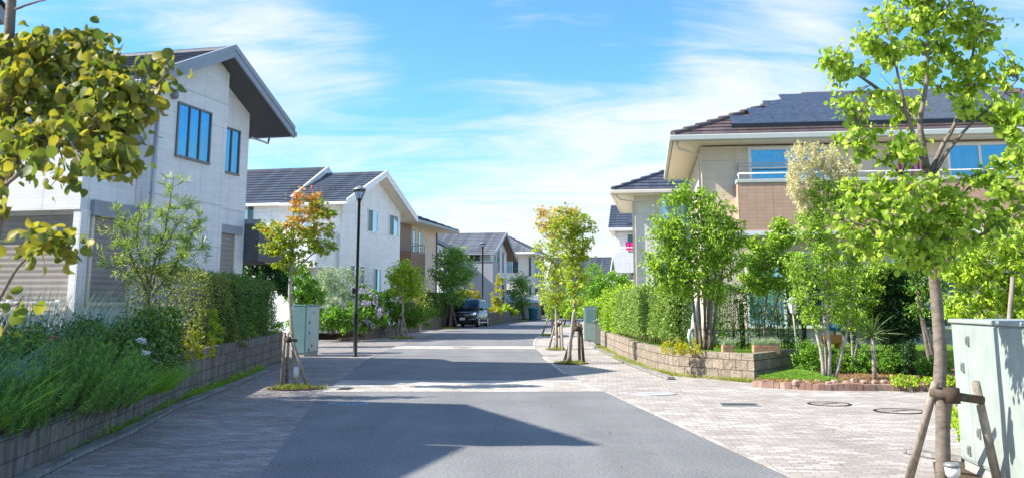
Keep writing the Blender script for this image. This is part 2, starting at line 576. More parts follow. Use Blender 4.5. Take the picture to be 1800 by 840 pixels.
MAT = {
    'asphalt': m_asphalt(),
    'pave_l': m_pavers('grey pavers', (0.26, 0.23, 0.22), (0.345, 0.305, 0.29), (0.42, 0.39, 0.37), 0.12),
    'pave_r': m_pavers('pale pavers', (0.37, 0.325, 0.295), (0.46, 0.415, 0.38), (0.61, 0.585, 0.55), 0.1, 0.2, 0.1),
    'band': m_pavers('cream blocks', (0.42, 0.38, 0.34), (0.52, 0.48, 0.43), (0.6, 0.57, 0.53), 0.02, 0.3, 0.3),
    'kerb': m_block('kerb concrete', (0.31, 0.30, 0.285), 0.6, 3.0, 0.3, 0.7),
    'wall_l': m_block('weathered block', (0.235, 0.215, 0.19), 0.4, 0.2, 0.25, 0.75, 0.55),
    'wall_r': m_block('split face block', (0.36, 0.30, 0.235), 0.34, 0.215, 0.9, 0.25, 0.3, 0.5),
    'wall_d': m_block('brown block', (0.19, 0.155, 0.125), 0.4, 0.2, 0.4, 0.6, 0.5),
    'soil': m_ground('soil', (0.06, 0.04, 0.025), (0.16, 0.11, 0.07), 8),
    'mulch': m_ground('bark mulch', (0.12, 0.065, 0.035), (0.3, 0.19, 0.11), 18),
    'lawn': m_ground('lawn', (0.07, 0.13, 0.02), (0.16, 0.24, 0.04), 6),
    'ground': m_ground('ground', (0.08, 0.1, 0.04), (0.15, 0.14, 0.08), 0.8),
    'brick_edge': m_block('brick edging', (0.42, 0.25, 0.185), 0.105, 4.0, 0.3, 0.2, 0.35, 0.0, 0.006),
    'white_siding': m_siding('white siding', (0.84, 0.84, 0.84)),
    'white_siding2': m_siding('white siding fine', (0.85, 0.85, 0.84), 0.45, 0.09),
    'beige_siding': m_siding('beige siding', (0.72, 0.55, 0.41), 0.5, 0.12, 0.9),
    'cream_siding': m_siding('cream siding', (0.76, 0.7, 0.6), 0.6, 0.1, 0.9),
    'grey_siding': m_siding('grey siding', (0.34, 0.34, 0.36), 0.4, 0.14, 1.35),
    'greywhite': m_siding('pale grey siding', (0.78, 0.75, 0.7), 0.6, 0.12, 0.88),
    'stone_siding': m_siding('sand stone cladding', (0.77, 0.65, 0.51), 0.4, 0.09, 0.84, 0.005, (0.98, 2.9), 0.37, 0.8, 0.6),
    'tan_brick': m_siding('tan brick tile', (0.58, 0.37, 0.26), 0.24, 0.1, 0.72, 0.006, (0.95, 3.0), 0.0, 0.75, 0.35),
    'brown_tile': m_siding('brown tile', (0.27, 0.16, 0.11), 0.3, 0.1, 0.7),
    'roof_slate': m_roof('slate roof', (0.062, 0.07, 0.092)),
    'roof_brown': m_roof('brown roof', (0.115, 0.08, 0.075)),
    'roof_grey': m_roof('grey roof', (0.13, 0.135, 0.15)),
    'fascia_blue': m_plain('blue grey metal', (0.29, 0.325, 0.37), 0.45, 0.0, 0.5),
    'soffit_dark': m_plain('dark soffit', (0.12, 0.12, 0.125), 0.7),
    'white_trim': m_plain('white trim', (0.84, 0.83, 0.82), 0.45, var=0.05),
    'cream_trim': m_plain('cream trim', (0.76, 0.68, 0.56), 0.5, var=0.05),
    'soffit_cream': m_plain('cream soffit', (0.82, 0.72, 0.57), 0.7, var=0.05),
    'gutter_pale': m_plain('pale green gutter', (0.55, 0.57, 0.52), 0.4, var=0.05),
    'bronze': m_plain('bronze frame', (0.2, 0.18, 0.17), 0.4, 0.3),
    'silver': m_plain('aluminium', (0.5, 0.51, 0.52), 0.35, 0.6),
    'concrete': m_plain('concrete', (0.38, 0.37, 0.35), 0.9, var=0.25, scale=5, bump=0.3),
    'shutter': None,
    'glass': m_glass('window glass', (0.02, 0.14, 0.22), 0.42, (0.2, 0.6, 0.88)),
    'glass_dark': m_glass('dark glass', (0.012, 0.03, 0.04), 0.1, (0.6, 0.85, 0.95), 0.2),
    'glass_pale': m_glass('curtained glass', (0.16, 0.34, 0.42), 0.42, (0.6, 0.88, 1.0)),
    'solar': m_glass('solar cell', (0.05, 0.058, 0.07), 0.1, (0.8, 0.88, 0.95), 0.3),
    'black_metal': m_plain('black paint', (0.012, 0.012, 0.014), 0.35, 0.0, 0.5),
    'wood': m_bark('grey wood', (0.33, 0.28, 0.23)),
    'wood_dark': m_bark('dark wood', (0.13, 0.1, 0.075)),
    'bark_grey': m_bark('grey bark', (0.22, 0.18, 0.145), False),
    'bark_pale': m_bark('pale bark', (0.42, 0.37, 0.31), False),
    'bark_brown': m_bark('brown bark', (0.2, 0.15, 0.11)),
    'cab_green': m_plain('pale green paint', (0.345, 0.40, 0.365), 0.45, 0.0, 0.35, 0.16, 4),
    'cab_teal': m_plain('teal grey paint', (0.14, 0.26, 0.27), 0.45, 0.0, 0.4, 0.1, 3),
    'cab_teal_lit': m_plain('lit teal grey paint', (0.34, 0.47, 0.47), 0.45, 0.0, 0.4, 0.08, 3),  # same teal grey, with the street side's brighter light put into the colour
    'grey_paint': m_plain('grey paint', (0.27, 0.28, 0.28), 0.4, 0.3, 0.5, 0.1),
    'iron': m_plain('cast iron', (0.05, 0.045, 0.04), 0.6, 0.5, bump=0.3),
    'teal_plastic': m_plain('teal plastic', (0.02, 0.32, 0.33), 0.35),
    'white_plastic': m_plain('white plastic', (0.75, 0.75, 0.73), 0.4, var=0.05),
    'rope': m_plain('tie rope', (0.07, 0.045, 0.03), 0.9),
}


def m_shutter(name, col, pitch=0.06):
    M = Mat(name)
    uv = M.coord('UV')
    wv = M.n('ShaderNodeTexWave', {'Vector': uv, 'Scale': 1 / pitch / math.pi * 0.5 * math.pi / 3.14159 * 1.0, 'Distortion': 0.0}, bands_direction='Y')
    M.set(Base_Color=M.mix(1.0, M.ramp(M.noise(uv, 2, 4), [(0.3, sub(col, 0.85)), (0.7, sub(col, 1.1))]),
                           M.ramp(wv.outputs['Fac'], [(0.0, (0.78, 0.78, 0.78)), (0.25, (1, 1, 1))]), 'MULTIPLY'), Roughness=0.5, Specular_IOR_Level=0.4)
    M.bump(wv.outputs['Fac'], 0.5, 0.012)
    return M.m


MAT['shutter'] = m_shutter('roller shutter', (0.33, 0.30, 0.27))
MAT['louvre'] = m_shutter('louvre', (0.33, 0.32, 0.31), 0.08)

LEAF = {
    'katsura': m_leaf('katsura leaf', [(0.171, 0.294, 0.034), (0.325, 0.464, 0.052), (0.497, 0.588, 0.087)], tfac=0.4),
    'katsura_old': m_leaf('yellowing katsura leaf', [(0.083, 0.130, 0.027), (0.166, 0.200, 0.042), (0.332, 0.290, 0.048)], tfac=0.42),
    'maple': m_leaf('maple leaf', [(0.184, 0.301, 0.023), (0.310, 0.411, 0.034), (0.460, 0.483, 0.034)], top=[(0.7, 0.20, 0.09), (0.72, 0.32, 0.08), (0.6, 0.46, 0.06)], z0=2.7, z1=4.3),
    'maple_tall': m_leaf('tall maple leaf', [(0.175, 0.307, 0.035), (0.321, 0.439, 0.041), (0.526, 0.541, 0.055)], top=[(0.68, 0.32, 0.06), (0.7, 0.46, 0.07), (0.56, 0.52, 0.08)], z0=3.0, z1=5.6),
    'lime': m_leaf('lime leaf', [(0.208, 0.351, 0.026), (0.351, 0.494, 0.039), (0.494, 0.598, 0.052)]),
    'mid': m_leaf('mid green leaf', [(0.083, 0.198, 0.033), (0.149, 0.314, 0.042), (0.264, 0.446, 0.058)]),
    'fresh': m_leaf('fresh green leaf', [(0.133, 0.273, 0.030), (0.267, 0.446, 0.046), (0.467, 0.604, 0.076)], tfac=0.36),
    'dark': m_leaf('dark green leaf', [(0.022, 0.068, 0.022), (0.045, 0.112, 0.030), (0.083, 0.180, 0.045)], tfac=0.2),
    'conifer': m_leaf('conifer sprig', [(0.076, 0.159, 0.032), (0.132, 0.244, 0.040), (0.266, 0.374, 0.056)], tfac=0.2),
    'hedge': m_leaf('hedge leaf', [(0.126, 0.216, 0.054), (0.216, 0.342, 0.081), (0.360, 0.468, 0.126)], tfac=0.28),
    'hedge_dark': m_leaf('dark hedge leaf', [(0.063, 0.147, 0.039), (0.124, 0.235, 0.058), (0.235, 0.345, 0.078)], tfac=0.25),
    'dry': m_leaf('dry hedge leaf', [(0.123, 0.166, 0.042), (0.225, 0.274, 0.071), (0.347, 0.369, 0.131)], tfac=0.3),
    'yellow': m_leaf('golden leaf', [(0.30, 0.33, 0.02), (0.46, 0.44, 0.02), (0.58, 0.52, 0.04)]),
    'olive': m_leaf('olive leaf', [(0.224, 0.308, 0.168), (0.364, 0.448, 0.280), (0.532, 0.588, 0.420)], trans=(1.1, 1.3, 0.9)),
    'silver': m_leaf('blue green blade', [(0.120, 0.240, 0.200), (0.200, 0.340, 0.280), (0.320, 0.460, 0.380)], trans=(1, 1.2, 1)),
    'rosemary': m_leaf('rosemary needle', [(0.076, 0.193, 0.046), (0.153, 0.331, 0.070), (0.304, 0.497, 0.093)], tfac=0.25),
    'grass': m_leaf('grass blade', [(0.091, 0.208, 0.026), (0.169, 0.325, 0.039), (0.286, 0.442, 0.065)]),
    'grass_dry': m_leaf('dry grass blade', [(0.16, 0.22, 0.03), (0.28, 0.32, 0.05), (0.4, 0.4, 0.1)]),
    'cream': m_leaf('cream blossom', [(0.601, 0.540, 0.272), (0.718, 0.660, 0.374), (0.750, 0.750, 0.476)], trans=(1.1, 1.0, 0.7), tfac=0.25),
    'white_fl': m_leaf('white petal', [(0.75, 0.75, 0.72), (0.8, 0.8, 0.78), (0.85, 0.84, 0.82)], trans=(1, 1, 1)),
    'hydrangea': m_leaf('hydrangea petal', [(0.36, 0.36, 0.62), (0.55, 0.46, 0.64), (0.68, 0.6, 0.72)], trans=(1, 1, 1.1)),
    'red_fl': m_leaf('red petal', [(0.45, 0.05, 0.05), (0.5, 0.1, 0.08), (0.55, 0.2, 0.15)], trans=(1, 1, 1)),
    'wispy': m_leaf('wispy needle', [(0.165, 0.270, 0.090), (0.270, 0.390, 0.120), (0.450, 0.540, 0.150)], tfac=0.25),
    'dead': m_leaf('dead leaf', [(0.3, 0.15, 0.06), (0.42, 0.24, 0.1), (0.5, 0.34, 0.18)]),
}

# ---------------------------------------------------------------- foliage builders
TPL = {
    'round': (np.array([(0, 0, 0), (-.38, .12, .07), (-.52, .5, .11), (-.33, .85, .04), (0, 1.02, -.1), (.33, .85, .04), (.52, .5, .11), (.38, .12, .07), (0, .5, 0)]),
              [[0, 8, 2, 1], [8, 4, 3, 2], [0, 7, 6, 8], [8, 6, 5, 4]]),
    'disc': (np.array([(0, 0, 0), (-.3, .04, .06), (-.5, .28, .12), (-.53, .56, .12), (-.36, .85, .02), (0, 1.03, -.16), (.36, .85, .02), (.53, .56, .12), (.5, .28, .12), (.3, .04, .06), (0, .35, .0), (0, .72, -.02)]),
             [[0, 10, 2, 1], [10, 11, 3, 2], [11, 5, 4, 3], [0, 9, 8, 10], [10, 8, 7, 11], [11, 7, 6, 5]]),
    'ellip': (np.array([(0, 0, 0), (-.22, .3, .06), (-.2, .65, .03), (0, 1, -.1), (.2, .65, .03), (.22, .3, .06)]), [[0, 3, 2, 1], [0, 5, 4, 3]]),
    'spike': (np.array([(-.09, 0, 0), (-.07, .6, .0), (0, 1, -.05), (.07, .6, .0), (.09, 0, 0)]), [[0, 4, 3, 2, 1]]),
    'needle': (np.array([(-.05, 0, 0), (-.035, .6, .0), (0, 1, -.05), (.035, .6, .0), (.05, 0, 0)]), [[0, 4, 3, 2, 1]]),
    'oval': (np.array([(0, 0, 0), (-.3, .45, .1), (0, 1, -.06), (.3, .45, .1)]), [[0, 2, 1], [0, 3, 2]]),
    'lance': (np.array([(0, 0, 0), (-.14, .4, .04), (0, 1, -.12), (.14, .4, .04)]), [[0, 2, 1], [0, 3, 2]]),
    'palm3': (np.array([(0, 0, 0), (-.18, .5, .03), (0, 1, -.08), (.18, .5, .03), (-.62, .62, -.05), (-.28, .2, .02), (.62, .62, -.05), (.28, .2, .02)]),
              [[0, 3, 2, 1], [0, 1, 4, 5], [0, 7, 6, 3]]),
    'sprig': (np.array([(0, 0, 0), (-.2, .55, .05), (0, 1, 0), (.2, .55, .05), (-.3, .2, .12), (.3, .25, -.12)]), [[0, 3, 2, 1], [0, 2, 4], [0, 5, 2]]),
    'petal': (np.array([(-.5, 0, 0), (0, -.5, .1), (.5, 0, 0), (0, .5, .1)]), [[0, 1, 2, 3]]),
}


def mesh_from(name, V, tplf, N, K):
    base = (np.arange(N) * K)[:, None]
    lens = np.array([len(f) for f in tplf])
    flat = np.concatenate([np.array(f) for f in tplf])
    loops = (base + flat[None, :]).ravel()
    tot = np.tile(lens, N)
    start = np.concatenate(([0], np.cumsum(tot)[:-1]))
    me = bpy.data.meshes.new(name)
    me.vertices.add(len(V))
    me.vertices.foreach_set('co', V.astype(np.float32).ravel())
    me.loops.add(len(loops))
    me.loops.foreach_set('vertex_index', loops.astype(np.int32))
    me.polygons.add(len(tot))
    me.polygons.foreach_set('loop_start', start.astype(np.int32))
    me.polygons.foreach_set('loop_total', tot.astype(np.int32))
    me.update(calc_edges=True)
    me.validate()
    return me


def nrm(a):
    return a / (np.linalg.norm(a, axis=-1, keepdims=True) + 1e-9)


def leaf_mesh(name, pts, size, tpl='oval', rng=None, out=None, droop=0.25, up=0.5, jitter=0.35, spread=1.0):
    """one small folded face set per leaf; droop pulls the tips down, up tilts the blades to the sky"""
    rng = rng or np.random.default_rng(1)
    N = len(pts)
    T, F = TPL[tpl]
    d = rng.normal(size=(N, 3)) * spread
    if out is not None:
        d = d + out
    d[:, 2] -= droop * 2
    d = nrm(d)
    n = rng.normal(size=(N, 3)) * 0.8
    n[:, 2] += up * 2
    s = nrm(np.cross(d, n))
    n = np.cross(s, d)
    sz = size * (1 + rng.uniform(-jitter, jitter, N))
    V = pts[:, None, :] + sz[:, None, None] * (T[None, :, 0:1] * rng.uniform(0.6, 1.08, N)[:, None, None] * s[:, None] + T[None, :, 1:2] * d[:, None] + T[None, :, 2:3] * rng.uniform(0.2, 2.6, N)[:, None, None] * n[:, None])
    return mesh_from(name, V.reshape(-1, 3), F, N, len(T))


def blade_mesh(name, roots, dirs, length, width, bend=0.5, seg=4, rng=None):
    """thin tapering blades that arch over"""
    rng = rng or np.random.default_rng(2)
    N = len(roots)
    L = length * (1 + rng.uniform(-0.4, 0.35, N))
    d = nrm(dirs)
    side = nrm(np.cross(d, rng.normal(size=(N, 3))))
    hd = d.copy()
    hd[:, 2] = -0.5
    hd = nrm(hd)
    rows = []
    for i in range(seg + 1):
        t = i / seg
        c = roots + d * (L * t)[:, None] + hd * (L * bend * t * t * 0.7)[:, None]
        wv = width * (1 - t) ** 0.6 if i < seg else 0.0008
        rows += [c - side * wv / 2, c + side * wv / 2]
    V = np.stack(rows, 1).reshape(-1, 3)
    F = [[2 * i, 2 * i + 1, 2 * i + 3, 2 * i + 2] for i in range(seg)]
    return mesh_from(name, V, F, N, 2 * (seg + 1))


def in_blobs(blobs, N, rng, shell=0.45):
    """points in a set of ellipsoids (cx,cy,cz,rx,ry,rz[,weight]), denser towards the outside"""
    wts = np.array([(b[3] * b[4] * b[5]) ** 0.75 * (b[6] if len(b) > 6 else 1) for b in blobs])
    idx = rng.choice(len(blobs), N, p=wts / wts.sum())
    B = np.array([b[:6] for b in blobs])[idx]
    u = nrm(rng.normal(size=(N, 3)))
    r = rng.uniform(0, 1, N) ** shell * (1 + 0.18 * np.abs(rng.normal(size=N)))
    return B[:, :3] + u * r[:, None] * B[:, 3:6], u


def bez(a, c, b, n):
    t = np.linspace(0, 1, n)[:, None]
    return (1 - t) ** 2 * a + 2 * t * (1 - t) * c + t * t * b


def blob_px(base, px, py, rx, ry, Y=None, depth=1.0, wt=1.0):
    """an ellipsoid of a crown read off the photograph, in the tree's own coordinates"""
    Y = Y if Y is not None else base[1]
    c = at(px, py, Y)
    s = Y / 1727
    return (c[0] - base[0], c[1] - base[1], c[2] - base[2], rx * s, (rx + ry) / 2 * s * depth, ry * s, wt)


def tree(name, label, cat, base, trunks, blobs, limbs, tips, per_tip, lsize, leaf, bark, tpl='oval', seed=1, sigma=0.12,
         droop=0.25, up=0.5, group=None, twig_r=0.006, limb_r=0.02, crown='crown', bare=0.35, spread=1.0, flat=0.75):
    """trunks: list of (path in local coordinates, r0, r1). Limbs leave the trunks, twigs leave the limbs, leaves sit round the twigs."""
    rng = np.random.default_rng(seed)
    root = empty(name, base, 0, label, cat, group)
    mb = MB()
    skel, rads = [], []
    for path, r0, r1 in trunks:
        P = np.array(path, float)
        t = np.linspace(0, len(P) - 1, 14)
        Q = np.stack([np.interp(t, range(len(P)), P[:, k]) for k in range(3)], 1)
        Q[1:-1] += rng.normal(size=(12, 3)) * r0 * 0.1
        R = np.linspace(r0, r1, 14)
        R[0] *= 1.25
        mb.tube(Q, list(R), 9)
        ts = np.linspace(0, 13, 40)
        skel.append(np.stack([np.interp(ts, range(14), Q[:, k]) for k in range(3)], 1))
        rads.append(np.interp(ts, range(14), R))
    S, RR = np.concatenate(skel), np.concatenate(rads)
    zmin = min(b[2] - b[5] for b in blobs)
    top = S[:, 2].max()
    ok0 = S[:, 2] > min(zmin * 0.6 + 0.05, top * 0.6)
    S, RR = S[ok0], RR[ok0]
    tg, _ = in_blobs(blobs, limbs, rng, 0.8)
    newS, newR = [S], [RR]
    for p in tg:
        dv = S - p
        hd = np.linalg.norm(dv[:, :2], axis=1)
        cost = np.abs((p[2] - S[:, 2]) - 0.75 * hd) + 0.7 * np.linalg.norm(dv, axis=1)
        j = int(np.argmin(cost))
        a = S[j]
        L = np.linalg.norm(p - a)
        c = (a + p) / 2 + np.array([0, 0, 0.12 * L]) + rng.normal(size=3) * 0.06 * L
        q = bez(a, c, p, 8)
        r = min(limb_r * (0.5 + 0.5 * L), RR[j] * 0.75)
        rr = np.linspace(r, twig_r, 8)
        mb.tube(q, list(rr), 6)
        newS.append(q[2:])
        newR.append(rr[2:])
    S, RR = np.concatenate(newS), np.concatenate(newR)
    tp, uo = in_blobs(blobs, tips, rng, 0.4)
    LP, LO = [], []
    for p, u in zip(tp, uo):
        dv = S - p
        cost = np.linalg.norm(dv, axis=1) + 0.4 * np.maximum(S[:, 2] - p[2], 0)
        j = int(np.argmin(cost))
        a = S[j]
        L = np.linalg.norm(p - a)
        if L > 0.03:
            q = bez(a, (a + p) / 2 + rng.normal(size=3) * 0.1 * L + np.array([0, 0, 0.08 * L]), p, 6)
            mb.tube(q, list(np.linspace(min(RR[j], twig_r * 1.3), twig_r * 0.4, 6)), 4, False)
        else:
            q = np.stack([a, p])
        k = max(1, int(per_tip * rng.uniform(0.5, 1.5)))
        t = rng.uniform(bare, 1.0, k) * (len(q) - 1)
        c = np.stack([np.interp(t, range(len(q)), q[:, m]) for m in range(3)], 1)
        LP.append(c + rng.normal(size=(k, 3)) * sigma * np.array([1, 1, flat]))
        LO.append(np.repeat(u[None] * 0.7, k, 0))
    mb.build('trunk', bark, root, True)
    link(crown, leaf_mesh(crown, np.concatenate(LP), lsize, tpl, rng, np.concatenate(LO), droop, up, spread=spread), leaf, root)
    return root


def shrub(name, label, cat, base, blobs, n, lsize, leaf, tpl='oval', seed=1, stems=7, stem_r=0.012, bark=None, group=None, droop=0.1, up=0.4, shell=0.33,
          clump=0.5, part='foliage', spread=1.0):
    """a bush: stems fanning out of the base, leaves gathered in clumps through its volume"""
    rng = np.random.default_rng(seed)
    root = empty(name, base, 0, label, cat, group)
    nc = max(20, n // 40)
    cpts, cu = in_blobs(blobs, nc, rng, shell)
    rad = np.mean([min(b[3:6]) for b in blobs])
    k = rng.integers(0, nc, n)
    P = cpts[k] + rng.normal(size=(n, 3)) * rad * 0.3 * clump
    out_ = cu[k] * 0.8
    P[:, 2] = np.maximum(P[:, 2], 0.02)
    link(part, leaf_mesh(part, P, lsize, tpl, rng, out_, droop, up, spread=spread), leaf, root)
    if stems:
        mb = MB()
        for i in range(stems):
            p = cpts[rng.integers(0, nc)]
            a = np.array([rng.normal() * rad * 0.15, rng.normal() * rad * 0.15, -0.03])
            mb.tube(bez(a, np.array([a[0] * 1.5 + p[0] * 0.2, a[1] * 1.5 + p[1] * 0.2, p[2] * 0.6]), p, 6), list(np.linspace(stem_r, stem_r * 0.3, 6)), 5)
        mb.build('stem', bark or MAT['bark_brown'], root, True)
    return root


def hedge(name, label, line, z0, z1, thick, n, lsize, leaf, seed=1, group=None, tpl='oval', core=True, gap=0.0, cat='hedge', wob=0.06, stems=0, lowfade=0.0):
    """a clipped hedge along a ground polyline: leaves through the outer shell of a boxy body round an inner mass of twigs"""
    rng = np.random.default_rng(seed)
    line = [np.array(p[:2], float) for p in line]
    base = np.array([*np.mean(line, 0), z0])
    root = empty(name, base, 0, label, cat, group)
    seg = np.array([np.linalg.norm(line[i + 1] - line[i]) for i in range(len(line) - 1)])
    i = rng.choice(len(seg), n, p=seg / seg.sum())
    t = rng.uniform(0, 1, n)
    A = np.array(line)[i]
    D = (np.array(line)[i + 1] - A)
    N2 = np.stack([D[:, 1], -D[:, 0]], 1)
    N2 = N2 / np.linalg.norm(N2, axis=1, keepdims=True)
    face = rng.uniform(0, 1, n)
    h = z1 - z0
    side = np.where(rng.uniform(0, 1, n) < 0.62, 1.0, -1.0)
    off = np.where(face < 0.72, side * thick / 2, rng.uniform(-1, 1, n) * thick / 2)
    zc = np.where(face < 0.72, rng.uniform(0, 1, n) ** (1 - lowfade * 0.5) * h, h)
    xy = A + D * t[:, None] + N2 * off[:, None]
    P = np.concatenate([xy, (z0 + zc)[:, None]], 1)
    endm = rng.uniform(0, 1, n) < min(0.2, 1.6 * thick / seg.sum())
    pick = rng.uniform(0, 1, n) < 0.5
    i = np.where(endm, np.where(pick, 0, len(seg) - 1), i)
    t = np.where(endm, np.where(pick, 0.0, 1.0) + rng.normal(size=n) * 0.1 / seg[i], t)
    A = np.array(line)[i]
    D = (np.array(line)[i + 1] - A)
    N2 = np.stack([D[:, 1], -D[:, 0]], 1)
    N2 = N2 / np.linalg.norm(N2, axis=1, keepdims=True)
    off = np.where(endm, rng.uniform(-1, 1, n) * thick / 2, off)
    zc = np.where(endm, rng.uniform(0, 1, n) * h, zc)
    xy = A + D * t[:, None] + N2 * off[:, None]
    P = np.concatenate([xy, (z0 + zc)[:, None]], 1)
    ph = rng.uniform(0, 6, 4)
    lump = np.sin(P[:, 0] * 3.1 + P[:, 1] * 1.7 + ph[0]) * np.sin(P[:, 2] * 4 + P[:, 1] * 2.3 + ph[1]) + 0.6 * np.sin(P[:, 1] * 7.3 + P[:, 2] * 6 + ph[2])
    O = np.concatenate([N2 * np.sign(off)[:, None] * (face < 0.72)[:, None], (face >= 0.72)[:, None] * 1.0], 1)
    P = P + O * (lump * wob)[:, None] + rng.normal(size=(n, 3)) * np.array([0.05, 0.05, 0.045])
    if gap:
        keep = (np.sin(P[:, 0] * 2.7 + P[:, 1] * 2.1 + ph[3]) + np.sin(P[:, 2] * 5.1 + P[:, 0] * 3.3) + rng.normal(size=n) * 0.5) > -2 + gap * 2
        P, O = P[keep], O[keep]
    P = P - base
    link('foliage', leaf_mesh('foliage', P, lsize, tpl, rng, O * 0.9, 0.05, 0.35), leaf, root)
    mb = MB()
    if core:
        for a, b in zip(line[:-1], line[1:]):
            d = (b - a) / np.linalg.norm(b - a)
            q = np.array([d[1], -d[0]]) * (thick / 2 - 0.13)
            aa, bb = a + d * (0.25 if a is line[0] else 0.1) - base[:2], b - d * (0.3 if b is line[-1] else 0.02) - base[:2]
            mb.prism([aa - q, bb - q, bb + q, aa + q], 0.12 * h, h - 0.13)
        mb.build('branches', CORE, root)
    elif stems:
        for k in range(stems):
            j = rng.integers(0, len(seg))
            p = line[j] + (line[j + 1] - line[j]) * rng.uniform(0, 1) - base[:2]
            q = p + rng.normal(size=2) * 0.08
            mb.tube([(*p, -0.02), (*(p * 0.5 + q * 0.5), h * 0.45), (*q, h * 0.95)], [0.016, 0.011, 0.005], 5)
        mb.build('branches', MAT['bark_brown'], root, True)
    return root


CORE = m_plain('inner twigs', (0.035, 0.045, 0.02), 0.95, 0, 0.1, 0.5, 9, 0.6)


def local_path(base, pts):
    return [np.array(p) - np.array(base) for p in pts]


# ---------------------------------------------------------------- ground, road, pavements, beds
def sheet(name, pts, z, mat, kind='structure', thick=0.0):
    mb = MB()
    P = [(float(p[0]), float(p[1])) for p in pts]
    if thick:
        mb.prism(P, z - thick, z)
    else:
        area = sum(P[i][0] * P[(i + 1) % len(P)][1] - P[(i + 1) % len(P)][0] * P[i][1] for i in range(len(P)))
        if area < 0:
            P = P[::-1]
        mb.add([(x, y, z) for x, y in P], [tuple(range(len(P)))])
    o = mb.build(name, mat)
    o['kind'] = kind
    return o


sheet('ground', [(-3000, -3000), (3000, -3000), (3000, 5000), (-3000, 5000)], -0.05, MAT['ground'])
sheet('pavement', [(-16, -30), (-0.6, -30), (-0.6, 130), (-16, 130)], -0.004, MAT['pave_l'])
sheet('pavement', [(-0.6, -30), (18, -30), (18, 130), (-0.6, 130)], -0.004, MAT['pave_r'])

GL = lambda *pts: [gp(*p)[:2] for p in pts]
near_l, near_r = gp(455, 839)[:2], gp(1390, 839)[:2]
bl0, br0 = gp(565, 688)[:2], gp(1063, 688)[:2]
ext = lambda a, b, y: a + (b - a) * ((y - a[1]) / (b[1] - a[1]))
sheet('road', [ext(near_l, bl0, -30), near_l, bl0, br0, near_r, ext(near_r, br0, -30)], 0.0, MAT['asphalt'])
bl1, br1 = gp(597, 668)[:2], gp(1020, 668)[:2]
left2 = GL((625, 648), (648, 632), (668, 620), (684, 613.5))
right2 = GL((943, 613.5), (958, 627), (978, 642.5), (999, 657))
sheet('road', [bl1, *left2, *right2, br1], 0.0, MAT['asphalt'])
left3 = GL((699, 607.5), (727, 597), (764, 586), (800, 578), (850, 570), (905, 563), (938, 559), (960, 556.5))
right3 = GL((1040, 556.5), (1030, 563), (1012, 570), (985, 577), (964, 582.5), (954, 587), (945, 593), (941.5, 600), (941.5, 607.5))
sheet('road', [*left3, *right3], 0.0, MAT['asphalt'])
sheet('crossing_band', [bl0 + (0.03, 0), bl1 + (0.03, 0), br1, br0], 0.004, MAT['band'])
sheet('crossing_band', [gp(686, 613.2)[:2], gp(698, 607.8)[:2], gp(941, 607.8)[:2], gp(942, 613.2)[:2]], 0.004, MAT['band'])


def strip(name, pts, width, z0, z1, mat, kind='structure', **kw):
    """a kerb or wall following a ground polyline; width grows to the left of the walking direction"""
    P = [np.array(p[:2], float) for p in pts]
    offs = []
    for i in range(len(P)):
        ns = []
        for a, b in ((i - 1, i), (i, i + 1)):
            if a >= 0 and b < len(P):
                d = (P[b] - P[a]) / np.linalg.norm(P[b] - P[a])
                ns.append(np.array([-d[1], d[0]]))
        n = sum(ns) / len(ns)
        n = n / (n @ ns[0]) / 1.0
        offs.append(P[i] + n * width)
    mb = MB()
    mb.prism([*P, *offs[::-1]], z0, z1)
    o = mb.build(name, mat, bevel=kw.get('bevel', 0.0))
    if kind:
        o['kind'] = kind
    return o, offs


# thin concrete edging that borders the asphalt
strip('road_edging', [*left2[:3]], 0.06, -0.02, 0.008, MAT['kerb'])
strip('road_edging', right2[1:], -0.1, -0.02, 0.008, MAT['band'])
strip('road_edging', right3[4:], -0.1, -0.02, 0.008, MAT['band'])
strip('road_edging', [ext(near_r, br0, 3), br0], -0.05, -0.02, 0.008, MAT['band'])

# left side: kerb, weathered block walls, planted beds behind them
wl0, wl1, wl2 = gp(42, 837)[:2], gp(314, 706)[:2], gp(500, 632)[:2]
wl_n = ext(wl0, wl1, 3.2)
strip('kerb', [ext(gp(60, 845)[:2], gp(141, 803)[:2], 3), *GL((60, 845), (141, 803), (236, 761), (314, 717), (398, 685), (482, 650), (512, 634))], 0.16, -0.02, 0.05, MAT['kerb'])
o, _ = strip('block_wall', [wl_n, wl1], 0.15, -0.03, 0.42, MAT['wall_l'], None, bevel=0.008)
tag(o, 'low stained block wall with rosemary spilling over its top', 'wall', 'block walls along the pavements')
wl3 = wl2 + np.array((-2.2, 0.7))
o, _ = strip('block_wall', [wl1 + (0.0, 0.02), wl2, wl3], 0.15, -0.03, 0.80, MAT['wall_l'], None, bevel=0.008)
tag(o, 'tall stained grey block wall under the clipped hedge', 'wall', 'block walls along the pavements')
sheet('garden_bed', [wl_n + (-0.16, 0), wl1 + (-0.16, 0), wl1 + (-8, 0), wl_n + (-8, 0)], 0.36, MAT['soil'], thick=0.36)
sheet('garden_bed', [wl1 + (-0.16, 0.03), wl2 + (-0.18, -0.05), wl3 + (0, -0.1), wl3 + (-7, 0), wl1 + (-8, 0.03)], 0.68, MAT['soil'], thick=0.7)
